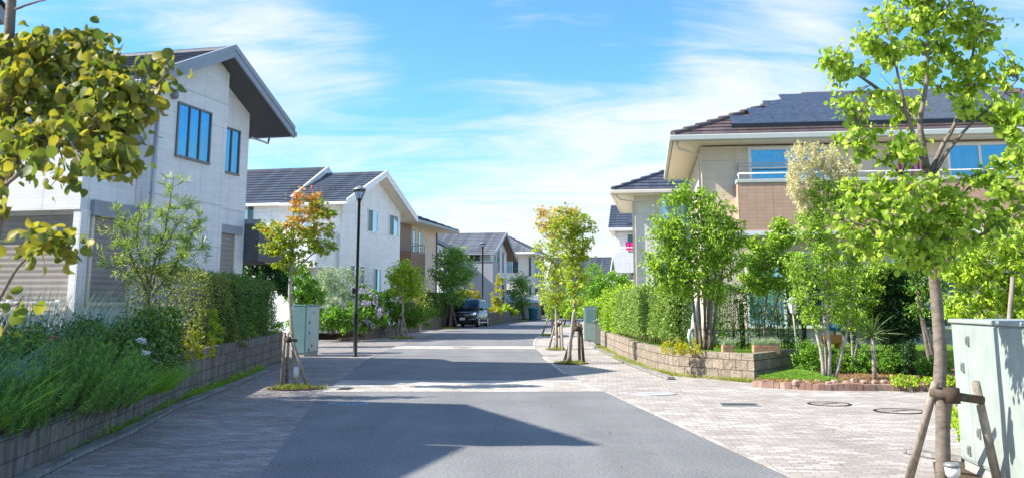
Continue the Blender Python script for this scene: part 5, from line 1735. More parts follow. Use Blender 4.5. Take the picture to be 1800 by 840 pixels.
# staked maple, left
b = gp(521, 681)
m1p = lambda px, py, dy=0.0: at(px, py, b[1] + dy) - b
MP = [([np.zeros(3), m1p(517, 640), m1p(512, 560), m1p(510, 500), m1p(514, 440), m1p(516, 400), m1p(514, 350)], 0.052, 0.018),
      ([m1p(511, 480), m1p(545, 450), m1p(570, 430)], 0.02, 0.008), ([m1p(514, 440), m1p(485, 410), m1p(465, 395)], 0.02, 0.008), ([m1p(515, 410), m1p(545, 380), m1p(560, 360)], 0.018, 0.007)]
mb_ = lambda px, py, rx, ry, dy=0.0, wt=1.0: blob_px(b, px, py, rx, ry, b[1] + dy, 1.1, wt)
MBL = [mb_(550, 375, 38, 28), mb_(573, 372, 20, 18), mb_(545, 345, 22, 16, 0, .7), mb_(523, 335, 12, 10, 0, .6), mb_(480, 400, 30, 16), mb_(510, 410, 38, 20, -.3), mb_(550, 410, 34, 18, .3), mb_(480, 432, 28, 16), mb_(520, 440, 36, 18), mb_(570, 436, 22, 14, 0, .8), mb_(505, 460, 34, 12),
       mb_(460, 405, 10, 8, 0, .5), mb_(538, 465, 14, 8, 0, .5), mb_(515, 480, 12, 8, 0, .5)]
tree('maple_tree', 'small staked maple with orange tipped yellow green crown before the teal cabinet', 'tree', b, MP, MBL, 26, 360, 10, 0.078, LEAF['maple'], MAT['bark_pale'], 'palm3', 31, 0.05, 0.15, 0.7, flat=0.35, twig_r=0.006, limb_r=0.014, group='street trees')
stakes('three weathered pole stakes tied round the orange tipped maple', [gp(495, 681), gp(504, 675), gp(541, 681)], [at(500, 593, b[1] - 0.1), at(507, 592, b[1] + 0.2), at(513, 595, b[1] - 0.12)], [(at(499, 595, b[1] - 0.1), at(522, 598, b[1] - 0.14))], 0.035)
o = MB().lathe([(0.06, 0), (0.062, 0.1), (0.06, 0.2)], n=12).build('trunk_tag', MAT['white_plastic'], None, True)
o.location = at(520, 660, b[1])
o.location.z = 0.2
tag(o, 'white sleeve wrapped round the foot of the staked maple', 'sleeve')

# the two maples to the right of the road
for (px, py, lean, blobs, seed, lab, trunk_) in (
    (1001, 638.5, 0, [(1005, 385, 34, 24), (985, 405, 26, 20), (1025, 400, 22, 20), (1000, 430, 34, 22), (1020, 425, 20, 16), (1008, 460, 24, 20), (1012, 485, 26, 22), (1010, 520, 22, 20), (1028, 450, 14, 10), (1000, 368, 16, 10)], 41,
     'front maple of the pair right of the road, with stakes by the grey storage bin', [(1002, 600), (1008, 560), (1010, 520), (1008, 470), (1003, 420), (1001, 385)]),
    (978, 613, 0, [(968, 380, 24, 18), (955, 400, 16, 14), (980, 405, 28, 18), (965, 430, 26, 18), (985, 440, 22, 18), (960, 460, 20, 18), (975, 485, 28, 22), (965, 515, 24, 22), (985, 520, 18, 20), (952, 478, 10, 10), (990, 470, 12, 14), (950, 372, 10, 7)], 42,
     'rear maple of the pair right of the road, pale trunk nearer the asphalt', [(978, 590), (978, 560), (976, 500), (972, 440), (970, 390)])):
    b = gp(px, py)
    pt = lambda q: at(q[0], q[1], b[1]) - b
    tree('maple_tree', lab, 'tree', b, [([np.zeros(3)] + [pt(q) for q in trunk_], 0.06, 0.018)], [blob_px(b, *q, b[1], 1.1) for q in blobs], 30, 380, 9, 0.095, LEAF['maple_tall'], MAT['bark_pale'], 'palm3', seed, 0.075, 0.15, 0.6, flat=0.4,
         twig_r=0.007, limb_r=0.016, group='street trees', bare=0.4)
stakes('dark leaning pole stakes of the front maple by the storage bin', [gp(992, 634), gp(1019, 635), gp(1026, 637)], [at(1010, 575, 27.9), at(1017, 572, 28.2), at(1021, 575, 27.6)], [(at(1008, 577, 27.6), at(1024, 578, 27.5))], 0.045, MAT['wood_dark'])
stakes('pole stakes of the rear maple nearer the asphalt', [gp(965, 612), gp(985, 614), gp(989, 615)], [at(976, 568, 36.7), at(982, 566, 36.9), at(986, 566, 36.4)], [(at(974, 570, 36.4), at(988, 570, 36.3))], 0.045, MAT['wood'])
spotlight(gp(1000.5, 633), 0.42, 'white spotlight on a stake beside the front maple', 0.1)
spotlight(gp(975, 610), 0.45, 'white spotlight on a stake beside the rear maple', 0.1)


def small_tree(px, py, blobs, label, leaf, seed, group='street trees', tips=150, per=14, ls=0.1, trunk_top=None, r=0.07, tpl='oval', name='street_tree', up=0.5, sig=0.12):
    b = gp(px, py)
    bb = [blob_px(b, *q, b[1], 1.1) for q in blobs]
    top = max(q[2] for q in bb)
    cxm = np.average([q[0] for q in bb])
    cl = [np.zeros(3), np.array((cxm * 0.3, 0, top * 0.35)), np.array((cxm * 0.7, 0, top * 0.7)), np.array((cxm, 0, top))]
    return tree(name, label, 'tree', b, [(cl, r, r * 0.3)], bb, 18, tips, per, ls, leaf, MAT['bark_pale'], tpl, seed, sig, 0.12, up, twig_r=0.01, limb_r=0.02, group=group)


small_tree(705, 593, [(712, 480, 32, 16), (695, 495, 20, 12), (730, 495, 20, 14), (712, 510, 30, 14), (690, 515, 12, 8, ), (735, 515, 14, 10), (712, 468, 18, 10)], 'young lime green street tree by the brown wall under the white gable', LEAF['lime'], 51, ls=0.13, tpl='palm3', tips=210)
stakes_round('pole stakes of the lime green street tree', gp(705, 593), [(-0.25, -.1), (-.08, 0.3), (0.35, -0.1)], 1.05, 0.06, 0.05)
spotlight(gp(708.5, 592), 0.5, 'white spotlight under the lime green street tree', 0.1)
small_tree(791, 575.5, [(797, 445, 26, 14), (780, 462, 20, 14), (812, 462, 22, 14), (795, 480, 32, 16), (775, 490, 14, 10), (820, 485, 14, 10), (797, 505, 28, 14), (798, 525, 20, 10)], 'dense mid green street tree just left of the minivan', LEAF['mid'], 52, ls=0.16, tips=260, per=18, sig=0.2, tpl='palm3')
stakes_round('pole stakes of the street tree beside the minivan', gp(791, 575.5), [(-0.4, -.1), (-.1, 0.4), (0.5, -0.15), (0.15, -.3)], 1.5, 0.12, 0.07, MAT['wood_dark'])
small_tree(914, 562.5, [(914, 490, 16, 12), (904, 498, 12, 10), (924, 500, 12, 10), (914, 512, 20, 12), (902, 520, 10, 9), (926, 522, 10, 10), (914, 530, 16, 12), (912, 545, 12, 8)], 'small dark green street tree before the cream house at the bend', LEAF['mid'], 53, ls=0.2, tips=200, per=14, sig=0.25)
stakes_round('thin pole stakes of the far tree at the bend', gp(914, 562.5), [(-0.6, -.1), (.3, 0.4), (0.5, -0.3)], 2.0, 0.2, 0.08, MAT['wood_dark'])
small_tree(971, 586, [(970, 540, 12, 14), (966, 520, 14, 12), (975, 550, 8, 8)], 'slim tree behind the rear maple of the right hand pair', LEAF['fresh'], 54, ls=0.12, tips=120)
stakes_round('pole stakes of the slim tree behind the maple pair', gp(971, 586), [(-0.55, -.1), (.1, 0.4), (0.3, -0.2)], 1.4, 0.08, 0.05)
small_tree(1003, 571.5, [(1003, 520, 14, 18), (1010, 500, 16, 14), (998, 535, 10, 10)], 'dark stemmed staked tree on the far grass patch', LEAF['mid'], 55, ls=0.16, tips=120)
stakes_round('dark pole stakes on the far grass patch', gp(1003, 571.5), [(-0.5, -.1), (.2, 0.4), (0.4, -0.2)], 1.9, 0.1, 0.06, MAT['wood_dark'])

# ---------------------------------------------------------------- minivan
def minivan(loc, rz):
    R_ = empty('minivan', loc, rz, 'black minivan parked facing the camera beside the left kerb', 'minivan')
    paint = Mat('black car paint')
    paint.set(Base_Color=(0.006, 0.009, 0.016), Roughness=0.15, Specular_IOR_Level=0.3, Coat_Weight=0.15, Coat_Roughness=0.03)
    paint = paint.m
    chrome = m_plain('chrome', (0.65, 0.66, 0.67), 0.15, 1.0, var=0.03)
    rubber = m_plain('tyre rubber', (0.015, 0.015, 0.015), 0.8)
    dark = m_plain('black plastic', (0.01, 0.01, 0.011), 0.5)
    wglass = m_glass('car glass', (0.004, 0.015, 0.02), 0.08, (0.35, 0.62, 0.72))
    lampm = m_plain('headlamp', (0.55, 0.58, 0.6), 0.1, 0.4)

    def sec(y, wb, wt, zb, zt, c=0.12):
        # rounded body section: bottom, belt, shoulder
        return [(-wb + c, y, zb), (wb - c, y, zb), (wb, y, zb + c), (wb + 0.02, y, (zb + zt) / 2), (wt, y, zt - 0.06), (wt - 0.08, y, zt), (-wt + 0.08, y, zt), (-wt, y, zt - 0.06), (-wb - 0.02, y, (zb + zt) / 2), (-wb, y, zb + c)]
    B = MB()
    B.loft([sec(0.0, 0.72, 0.66, 0.28, 0.80), sec(0.06, 0.84, 0.78, 0.22, 0.92), sec(0.25, 0.9, 0.84, 0.2, 1.0), sec(0.75, 0.92, 0.87, 0.2, 1.1), sec(1.2, 0.92, 0.89, 0.2, 1.14),
            sec(3.0, 0.92, 0.89, 0.2, 1.16), sec(4.6, 0.92, 0.88, 0.22, 1.18), sec(4.8, 0.86, 0.84, 0.3, 1.16)])
    B.build('body', paint, R_, True)
    G = MB()

    def sec2(y, wb, wt, zb, zt):
        return [(-wb, y, zb), (wb, y, zb), ((wb + wt) / 2, y, (zb + zt) / 2 + .05), (wt, y, zt - 0.07), (wt - 0.12, y, zt), (-wt + 0.12, y, zt), (-wt, y, zt - 0.07), (-(wb + wt) / 2, y, (zb + zt) / 2 + .05)]
    G.loft([sec2(0.82, 0.84, 0.8, 1.09, 1.2), sec2(1.25, 0.86, 0.78, 1.12, 1.52), sec2(1.7, 0.87, 0.74, 1.12, 1.82), sec2(2.3, 0.87, 0.73, 1.14, 1.89), sec2(4.0, 0.87, 0.73, 1.15, 1.89), sec2(4.6, 0.86, 0.72, 1.15, 1.82), sec2(4.78, 0.83, 0.7, 1.14, 1.5)])
    G.build('cabin', paint, R_, True)
    W = MB()
    W.add([(-0.78, 0.84, 1.175), (0.78, 0.84, 1.175), (0.7, 1.63, 1.79), (-0.7, 1.63, 1.79), (0, 0.80, 1.185), (0, 1.6, 1.81)], [(0, 4, 5, 3), (4, 1, 2, 5)])
    W.build('windscreen', wglass, R_)
    for s in (1, -1):
        for ya, yb in ((1.55, 2.35), (2.42, 3.5), (3.57, 4.45)):
            P = MB()
            q = [(s * 0.878, ya, 1.2), (s * 0.878, yb, 1.2), (s * 0.765, yb, 1.74), (s * 0.765, ya + (0.22 if ya < 2 else 0), 1.74)]
            P.add(q, [(0, 1, 2, 3) if s > 0 else (3, 2, 1, 0)])
            P.build('side_window', wglass, R_)
        M2 = MB()
        M2.loft([[(s * 0.9, 1.28, 1.14), (s * 0.9, 1.38, 1.14), (s * 0.9, 1.38, 1.24), (s * 0.9, 1.28, 1.24)], [(s * 1.08, 1.2, 1.1), (s * 1.08, 1.32, 1.1), (s * 1.08, 1.32, 1.3), (s * 1.08, 1.2, 1.3)], [(s * 1.12, 1.22, 1.13), (s * 1.12, 1.3, 1.13), (s * 1.12, 1.3, 1.27), (s * 1.12, 1.22, 1.27)]])
        M2.build('mirror', paint, R_, bevel=0.02)
        HL = MB()
        HL.loft([[(s * 0.46, -0.012, 0.80), (s * 0.46, -0.012, 0.89), (s * 0.46, 0.1, 0.89), (s * 0.46, 0.1, 0.80)], [(s * 0.72, 0.01, 0.79), (s * 0.72, 0.02, 0.95), (s * 0.72, 0.15, 0.95), (s * 0.72, 0.15, 0.79)], [(s * 0.88, 0.17, 0.84), (s * 0.88, 0.19, 0.99), (s * 0.86, 0.32, 0.99), (s * 0.86, 0.32, 0.84)]])
        HL.build('headlight', lampm, R_)
        FL = MB()
        FL.box(s * 0.6 - 0.17, s * 0.6 + 0.17, -0.005, 0.08, 0.5, 0.58)
        FL.build('bumper_trim', chrome, R_, bevel=0.01)
        FG = MB().lathe([(0.05, 0), (0.05, 0.03)], n=12).build('fog_light', lampm, R_)
        FG.location = (s * 0.66, 0.06, 0.38)
        FG.rotation_euler = (math.pi / 2, 0, 0)
        for yy in (0.95, 3.85):
            T = MB()
            n = 24
            ring = [(0.33, -0.1), (0.33, 0.1), (0.29, 0.115), (0.22, 0.105)]
            T.loft([[(x_ * 1.0, r_ * math.cos(2 * math.pi * k / n), r_ * math.sin(2 * math.pi * k / n)) for k in range(n)] for r_, x_ in ((0.22, -0.1), (0.33, -0.09), (0.335, 0.07), (0.30, 0.1), (0.225, 0.1))])
            wh = T.build('wheel', rubber, R_, True)
            wh.location = (s * 0.83, yy, 0.335)
            wh.rotation_euler = (0, 0, 0 if s > 0 else math.pi)
            RM = MB()
            RM.loft([[(x_, r_ * math.cos(2 * math.pi * k / n), r_ * math.sin(2 * math.pi * k / n)) for k in range(n)] for r_, x_ in ((0.225, 0.06), (0.225, 0.104), (0.19, 0.104), (0.185, 0.07))], False)
            for k in range(5):
                a = k * 1.2566
                RM.beam((0.09, 0, 0), (0.09, 0.2 * math.cos(a), 0.2 * math.sin(a)), 0.05, 0.03, (1, 0, 0))
            RM.build('rim', chrome, wh)
            AR = MB()
            AR.loft([[(s * (0.9 + dx), yy + (0.39 + dr) * math.cos(t * math.pi / 10), 0.34 + (0.39 + dr) * math.sin(t * math.pi / 10)) for t in range(11)] + [(s * (0.9 + dx), yy + (0.33) * math.cos(t * math.pi / 10), 0.34 + 0.33 * math.sin(t * math.pi / 10)) for t in range(10, -1, -1)] for dx, dr in ((-0.1, 0), (0.045, 0))])
            AR.build('wheel_arch', dark, R_)
    GR = MB()
    for k in range(3):
        GR.box(-0.44, 0.44, -0.03, 0.01, 0.72 + k * 0.065, 0.755 + k * 0.065)
    GR.build('grille', chrome, R_, bevel=0.006)
    MB().box(-0.46, 0.46, -0.015, 0.02, 0.68, 0.92).build('grille_back', dark, R_)
    HD = MB()
    HD.tube([(-0.78, 0.2, 1.0), (-0.4, 0.11, 0.985), (0, 0.09, 0.98), (0.4, 0.11, 0.985), (0.78, 0.2, 1.0)], 0.014, 6)
    HD.build('bonnet_trim', chrome, R_)
    MB().box(-0.6, 0.6, -0.01, 0.03, 0.27, 0.45).build('air_intake', dark, R_)
    MB().box(-0.18, 0.18, -0.045, -0.022, 0.47, 0.64).build('number_plate', MAT['white_plastic'], R_, bevel=0.004)
    SB = MB()
    for s in (1, -1):
        SB.box(s * 0.93 - 0.012, s * 0.93 + 0.012, 1.4, 3.4, 0.26, 0.3)
    SB.build('sill_trim', chrome, R_)
    return R_


cA = gp(826, 573.5)
MV = minivan((cA[0] - 0.45, 71.0, 0.0), math.radians(-10.5))
MV.scale = (1.1, 1.03, 1.07)

# ---------------------------------------------------------------- left planting
LY = lambda px, py, z: gp(px, py, z)
hl0, hl1 = wl1 + (-0.55, 0.9), wl2 + (-0.6, -0.3)
mid_ = hl0 + (hl1 - hl0) * 0.37
hedge('hedge', 'sunlit thin yellowish stretch of clipped hedge in front of the gabled house', [hl0 + (-0.25, -0.6), mid_], 0.68, 2.18, 0.55, 9000, 0.06, LEAF['dry'], 61, 'clipped hedges', gap=0.12, core=False, stems=22)
hedge('hedge', 'dense dark stretch of clipped hedge beside the teal cabinet', [mid_ + (0.01, 0.05), hl1], 0.68, 2.18, 0.6, 16000, 0.055, LEAF['hedge_dark'], 62, 'clipped hedges')
for k, (px, py, z, rx, rz_, leaf, lab) in enumerate(((440, 592, .8, .28, .5, 'fresh', 'bright green small shrub in front of the dark hedge stretch'), (385, 605, .8, .25, .75, 'lime', 'upright lime shrub where the thin hedge meets the dark hedge'),
                                                     (345, 618, .8, .5, .4, 'yellow', 'golden leaved low shrub on the end of the tall block wall'), (488, 585, .8, .3, .5, 'fresh', 'leafy green shrub at the hedge end by the teal cabinet'), (415, 600, .8, .4, .35, 'dry', 'olive brown low shrub in front of the hedge'))):
    p = LY(px, py, z)
    p = np.array((p[0] - 0.25, p[1], 0.68))
    shrub('garden_shrub', lab, 'shrub', p, [(0, 0, rz_ * 0.55, rx, rx, rz_ * 0.6), (rx * .5, .3, rz_ * .3, rx * .6, rx, rz_ * .35)], 1300, 0.055, LEAF[leaf], 'oval', 70 + k, 6, 0.008, group='small shrubs along the tall block wall')

# near bed: rosemary, conifer, gypsophila, wispy grasses
def blades(name, label, cat, base, n, rad, length, width, leaf, seed, lean=(0, 0), splay=0.7, bend=0.5, group=None, hub=0.3, part='blades', extra=None, kind=None):
    rng = np.random.default_rng(seed)
    root = empty(name, base, 0, label, cat, group) if not kind else None
    a = rng.uniform(0, 2 * math.pi, n)
    r = np.sqrt(rng.uniform(0, 1, n))
    R = np.stack([np.cos(a) * r * rad[0], np.sin(a) * r * rad[1], np.zeros(n)], 1)
    d = np.stack([np.cos(a) * r * splay + lean[0] + rng.normal(size=n) * 0.15, np.sin(a) * r * splay + lean[1] + rng.normal(size=n) * 0.15, np.ones(n)], 1)
    me = blade_mesh(part, R * hub, d, length, width, bend, 4, rng)
    link(part, me, leaf, root)
    if extra:
        link('flower', leaf_mesh('flower', extra[0], extra[1], 'petal', rng), extra[2], root)
    return root


def spire_bush(name, label, cat, base, n_st, rad, length, leaf, seed, lean=(0.25, 0), per=60, needle=0.035):
    """many upright stems, each a spire of short needles (rosemary)"""
    rng = np.random.default_rng(seed)
    root = empty(name, base, 0, label, cat)
    P, O = [], []
    mb = MB()
    for i in range(n_st):
        a, r = rng.uniform(0, 6.283), math.sqrt(rng.uniform())
        p0 = np.array((math.cos(a) * r * rad[0], math.sin(a) * r * rad[1], 0))
        d = np.array((lean[0] + math.cos(a) * r * 0.45 + rng.normal() * 0.12, lean[1] + math.sin(a) * r * 0.35 + rng.normal() * 0.12, 1.0))
        d /= np.linalg.norm(d)
        L = length * rng.uniform(0.6, 1.15) * (1 - 0.35 * r)
        c = p0 + d * L * 0.6
        e = p0 + d * L + np.array((lean[0] * 0.3, lean[1] * 0.3, 0)) * L
        q = bez(p0, c, e, 7)
        mb.tube(q, list(np.linspace(0.006, 0.002, 7)), 3, False)
        t = rng.uniform(0.12, 1, per) * 6
        P.append(np.stack([np.interp(t, range(7), q[:, k]) for k in range(3)], 1) + rng.normal(size=(per, 3)) * 0.006)
        O.append(np.repeat(d[None] * 1.2, per, 0))
    mb.build('stem', MAT['bark_brown'], root)
    link('foliage', leaf_mesh('foliage', np.concatenate(P), needle, 'spike', rng, np.concatenate(O), -0.05, 0.1, spread=0.7), leaf, root)
    return root


zb = 0.36
spire_bush('rosemary_bush', 'big rosemary bush of leaning green spires on the low block wall', 'bush', at(150, 700, 11.2) * (1, 1, 0) + (-0.42, 0, zb), 330, (0.7, 1.5), 0.9, LEAF['rosemary'], 81, (0.28, -0.05), 130, 0.045)
spire_bush('rosemary_bush', 'dark rosemary bush at the near end of the low block wall', 'bush', at(30, 760, 9.2) * (1, 1, 0) + (-0.5, 0, zb), 200, (0.5, 1.0), 0.75, LEAF['rosemary'], 82, (0.12, -0.1), 130, 0.045)
p = at(293, 600, 15.6)
shrub('conifer_bush', 'rounded dark conifer at the step between the low and tall walls', 'bush', np.array((p[0] - 0.15, 15.7, zb)), [(0, 0, 0.6, 0.3, 0.4, 0.5), (-0.25, 0.1, 0.5, 0.35, 0.4, 0.5)], 7500, 0.06, LEAF['conifer'], 'sprig', 83, 8, 0.02)
shrub('conifer_bush', 'broad yellowish green conifer bush behind the rosemary', 'bush', np.array((-6.2, 14.0, zb)), [(0, 0, 0.45, 0.75, 1.0, 0.5), (0.6, 0.9, 0.5, 0.45, 0.8, 0.5), (-0.5, -0.9, 0.4, 0.5, 0.7, 0.5)], 14000, 0.06, LEAF['hedge_dark'], 'sprig', 84, 14, 0.02)
shrub('conifer_bush', 'dark low bush under the bluish grass near the left frame edge', 'bush', np.array((-5.6, 10.7, zb)), [(0, 0, 0.4, 0.5, 0.9, 0.45), (-0.3, 0.9, 0.45, 0.4, 0.7, 0.45)], 8000, 0.05, LEAF['conifer'], 'sprig', 85, 10, 0.02)
p = at(270, 650, 14.3)
rng1 = np.random.default_rng(5)
fl = in_blobs([(0.1, 0, 0.42, 0.42, 0.8, 0.28)], 260, rng1)[0]
blades('baby_breath', 'airy plant with tiny white flowers spilling over the low wall', 'plant', np.array((p[0] - 0.15, 14.4, zb)), 1500, (0.35, 0.9), 0.5, 0.006, LEAF['grass'], 86, (0.1, 0), 0.6, 0.5, hub=0.9, extra=(fl, 0.016, LEAF['white_fl']))
p = at(190, 690, 12.6)
blades('grass_clump', 'soft bright green grass tuft at the front of the low wall', 'grass tuft', np.array((p[0] + 0.0, 12.7, zb)), 1800, (0.3, 0.8), 0.45, 0.006, LEAF['grass'], 87, (0.12, -0.1), 0.5, 0.5, hub=0.9)
p = at(60, 610, 9.4)
blades('grass_clump', 'arching pale green grass over the dark bush at the left edge', 'grass tuft', np.array((-5.15, 9.6, zb + 0.25)), 240, (0.25, 0.3), 0.75, 0.007, LEAF['silver'], 88, (0.2, 0), 0.7, 0.4)
blades('silver_grass', 'tall wispy blue green grass in front of the shutters', 'ornamental grass', np.array((-8.2, 16.5, 0.6)), 1300, (1.6, 1.2), 1.25, 0.009, LEAF['silver'], 89, (0.05, 0), 0.35, 0.2, hub=0.9)
blades('silver_grass', 'second wispy blue green grass beside the thin yellow flowered shrub', 'ornamental grass', np.array((-6.6, 16.6, 0.5)), 700, (0.7, 0.8), 1.15, 0.008, LEAF['silver'], 90, (0.1, -0.05), 0.4, 0.25, hub=0.8)
blades('silver_grass', 'wispy blue green grass at the left frame edge under the shutters', 'ornamental grass', np.array((-6.9, 12.6, 0.4)), 700, (0.8, 0.8), 1.3, 0.008, LEAF['silver'], 91, (0.1, 0), 0.4, 0.25, hub=0.8)
for k, (px, py, lab) in enumerate(((248, 600, 'upper white iris bloom among the dark conifer leaves'), (256, 622, 'lower white iris bloom above the baby breath'))):
    p = at(px, py, 13.4)
    root = empty('iris_flower', np.array((p[0], p[1], zb)), 0, lab, 'flower', 'white irises')
    hh = p[2] - zb
    MB().tube([(0, 0, 0), (0.02, 0, hh * .6), (0, 0, hh)], 0.006, 5).build('stem', LEAF['grass'], root)
    pts = np.array([(math.cos(t) * 0.04, math.sin(t) * 0.04, hh + 0.02 * (i % 2)) for i, t in enumerate(np.linspace(0, 6.28, 14))])
    link('petals', leaf_mesh('petals', pts, 0.075, 'petal', np.random.default_rng(k)), LEAF['white_fl'], root)
p = at(92, 592, 9.6)
root = empty('lily_flower', np.array((p[0], p[1], zb)), 0, 'single dull red star flower above the rosemary', 'flower')
MB().tube([(0, 0, 0), (0.01, 0, p[2] - zb)], 0.005, 5).build('stem', LEAF['grass'], root)
link('petals', leaf_mesh('petals', np.repeat([[0, 0, p[2] - zb]], 8, 0), 0.075, 'lance', np.random.default_rng(3), None, -0.1, 0.3), LEAF['red_fl'], root)
# long strap leaves leaning from the near bush
blades('strap_plant', 'few long pale strap leaves leaning out of the near rosemary', 'plant', np.array((-4.85, 9.2, zb)), 9, (0.1, 0.2), 0.85, 0.022, LEAF['grass'], 92, (0.75, 0), 0.3, 0.35)

# wispy yellow flowered tall shrub (near the house wall)
b = np.array((at(265, 540, 17.2)[0], 17.2, 0.66))
wp = lambda px, py, dy=0: at(px, py, 17.2 + dy) - b
TW = [([np.zeros(3), wp(262, 500), wp(275, 450), wp(290, 410), wp(300, 350), wp(305, 310)], 0.03, 0.005), ([wp(262, 520), wp(230, 450), wp(212, 400), wp(200, 360)], 0.02, 0.004), ([wp(268, 520), wp(305, 470), wp(330, 430), wp(355, 370)], 0.02, 0.004),
      ([wp(266, 510), wp(285, 440), wp(315, 390), wp(345, 345)], 0.016, 0.004), ([wp(262, 500), wp(240, 430), wp(245, 370), wp(250, 330)], 0.016, 0.004)]
wb_ = lambda px, py, rx, ry, dy=0: blob_px(b, px, py, rx, ry, 17.2 + dy, 1.0)
WBL = [wb_(290, 370, 50, 30), wb_(220, 400, 40, 40), wb_(340, 400, 30, 40), wb_(270, 430, 60, 40), wb_(320, 450, 45, 45), wb_(215, 460, 35, 40), wb_(300, 330, 30, 20)]
tree('feathery_shrub', 'tall feathery shrub with yellow flower tufts in front of the white wall', 'shrub', b, TW, WBL, 34, 260, 17, 0.13, LEAF['wispy'], MAT['bark_brown'], 'needle', 95, 0.02, -0.15, 0.1, twig_r=0.004, limb_r=0.008, bare=0.0, crown='foliage', spread=0.6)
yf = in_blobs([(q[0], q[1], q[2], q[3], q[4], q[5]) for q in WBL], 60, np.random.default_rng(9))[0]
yf = np.repeat(yf, 5, 0) + np.random.default_rng(10).normal(size=(300, 3)) * 0.02
fo = link('blossom', leaf_mesh('blossom', yf, 0.04, 'petal', np.random.default_rng(11)), LEAF['yellow'], bpy.data.objects.get('feathery_shrub'))

# bushes behind the cabinet
def px_shrub(name, label, cat, Y, zbase, blobs, n, ls, leaf, seed, tpl='oval', group=None, stems=8, clump=0.5, up=0.4, bx=None, bark=None, part='foliage', droop=0.1, depth=1.0):
    bxp = bx if bx is not None else np.mean([q[0] for q in blobs])
    b = np.array((at(bxp, 520, Y)[0], Y, zbase))
    bb = [blob_px(b, *q[:4], Y + (q[4] if len(q) > 4 else 0), depth) for q in blobs]
    return shrub(name, label, cat, b, bb, n, ls, LEAF[leaf], tpl, seed, stems, 0.02, bark, group, droop, up, clump=clump, part=part)


px_shrub('evergreen_bush', 'dark glossy evergreen bush behind the hedge and the house corner', 'bush', 33, 0.3, [(455, 460, 30, 34), (440, 490, 22, 20), (480, 480, 24, 30), (465, 435, 18, 12), (495, 495, 16, 20)], 6500, 0.12, 'dark', 101)
px_shrub('evergreen_bush', 'sunlit mid green bush between the teal cabinet and the olive', 'bush', 38, 0.2, [(528, 500, 24, 34), (545, 530, 22, 30), (510, 480, 16, 20), (535, 560, 24, 22)], 5200, 0.13, 'mid', 102)
px_shrub('olive_bush', 'silvery olive bush behind the lamp post', 'bush', 44.5, 0.35, [(585, 495, 34, 26), (560, 510, 24, 26), (612, 500, 26, 26), (590, 530, 40, 26), (625, 485, 16, 14), (575, 555, 34, 18)], 6500, 0.14, 'olive', 103, 'lance', bark=MAT['bark_grey'])
px_shrub('leafy_bush', 'leafy green bush filling the bed below the olive', 'bush', 43.5, 0.35, [(565, 560, 26, 18), (600, 560, 30, 20), (545, 565, 14, 14), (625, 560, 20, 18)], 3600, 0.14, 'mid', 104)
HYD = px_shrub('hydrangea_bush', 'hydrangea bush with mauve and blue flower heads by the lamp post', 'bush', 44.2, 0.45, [(650, 535, 20, 26), (655, 560, 22, 20), (640, 515, 14, 12), (662, 545, 14, 22)], 2600, 0.16, 'mid', 105)
rngh = np.random.default_rng(4)
hb = np.array(HYD.location)
hp_ = []
for (px, py) in ((643, 512), (651, 515), (635, 510), (648, 533), (640, 532), (660, 530), (664, 540), (667, 552), (663, 558), (658, 562), (652, 558), (644, 563), (648, 568), (638, 560), (655, 572), (669, 546), (660, 522), (634, 552)):
    c = at(px, py, 43.55 + rngh.uniform(-.1, .25)) - hb
    u = nrm(rngh.normal(size=(60, 3)))
    hp_.append(c + u * 0.115)
link('flower_heads', leaf_mesh('flower_heads', np.concatenate(hp_), 0.055, 'petal', rngh), LEAF['hydrangea'], HYD)
px_shrub('leafy_bush', 'broad leafy bush above the brown wall right of the hydrangea', 'bush', 50, 0.5, [(690, 540, 22, 24), (715, 550, 26, 20), (680, 520, 16, 14), (740, 552, 18, 20), (700, 560, 30, 14)], 5200, 0.18, 'mid', 106, 'lance')
px_shrub('leafy_bush', 'tan and green loose bush at the end of the brown wall', 'bush', 60, 0.5, [(745, 535, 12, 22), (738, 520, 10, 14)], 1400, 0.16, 'dry', 107)
hq = [at(752, 540, 68)[:2], at(793, 540, 74)[:2]]
hedge('hedge', 'dark trimmed hedge on the dull brown wall left of the minivan', [hq[0], hq[1]], 0.75, 2.3, 1.2, 6000, 0.14, LEAF['hedge_dark'], 108, 'clipped hedges')
px_shrub('bamboo_shrub', 'yellow green bamboo like shrub right of the minivan', 'shrub', 82, 0.0, [(874, 520, 8, 18), (872, 545, 10, 18), (878, 500, 6, 14), (868, 555, 9, 12)], 2200, 0.22, 'yellow', 109, 'lance')
px_shrub('bamboo_shrub', 'yellow shrub rising behind the minivan roof', 'shrub', 88, 0.0, [(825, 512, 8, 12), (812, 520, 8, 10), (838, 520, 6, 8)], 1500, 0.22, 'yellow', 110, 'lance')
px_shrub('leafy_bush', 'rounded lime bush on the far dark wall', 'bush', 92, 0.6, [(895, 545, 14, 8), (880, 548, 10, 7)], 1600, 0.2, 'lime', 111)
px_shrub('leafy_bush', 'dark bush behind the small tree at the bend', 'bush', 108, 0.2, [(905, 535, 22, 14), (935, 540, 22, 10)], 3400, 0.25, 'dark', 112)
px_shrub('leafy_bush', 'dark mass of bushes closing the view at the bend', 'bush', 122, 0.0, [(985, 535, 34, 16), (1020, 538, 28, 14), (960, 542, 22, 12)], 4600, 0.3, 'dark', 113)
px_shrub('leafy_bush', 'tree sized bush in front of the distant gabled house', 'bush', 62, 0.0, [(1035, 495, 18, 26), (1050, 485, 14, 18), (1025, 520, 18, 26), (1045, 520, 20, 26)], 4600, 0.18, 'mid', 114, 'lance')
px_shrub('leafy_bush', 'rounded dark leaved bush before the narrow white house', 'bush', 50, 0.2, [(1080, 495, 24, 18), (1060, 510, 22, 20), (1098, 505, 14, 20), (1075, 525, 34, 16)], 5600, 0.16, 'mid', 115)
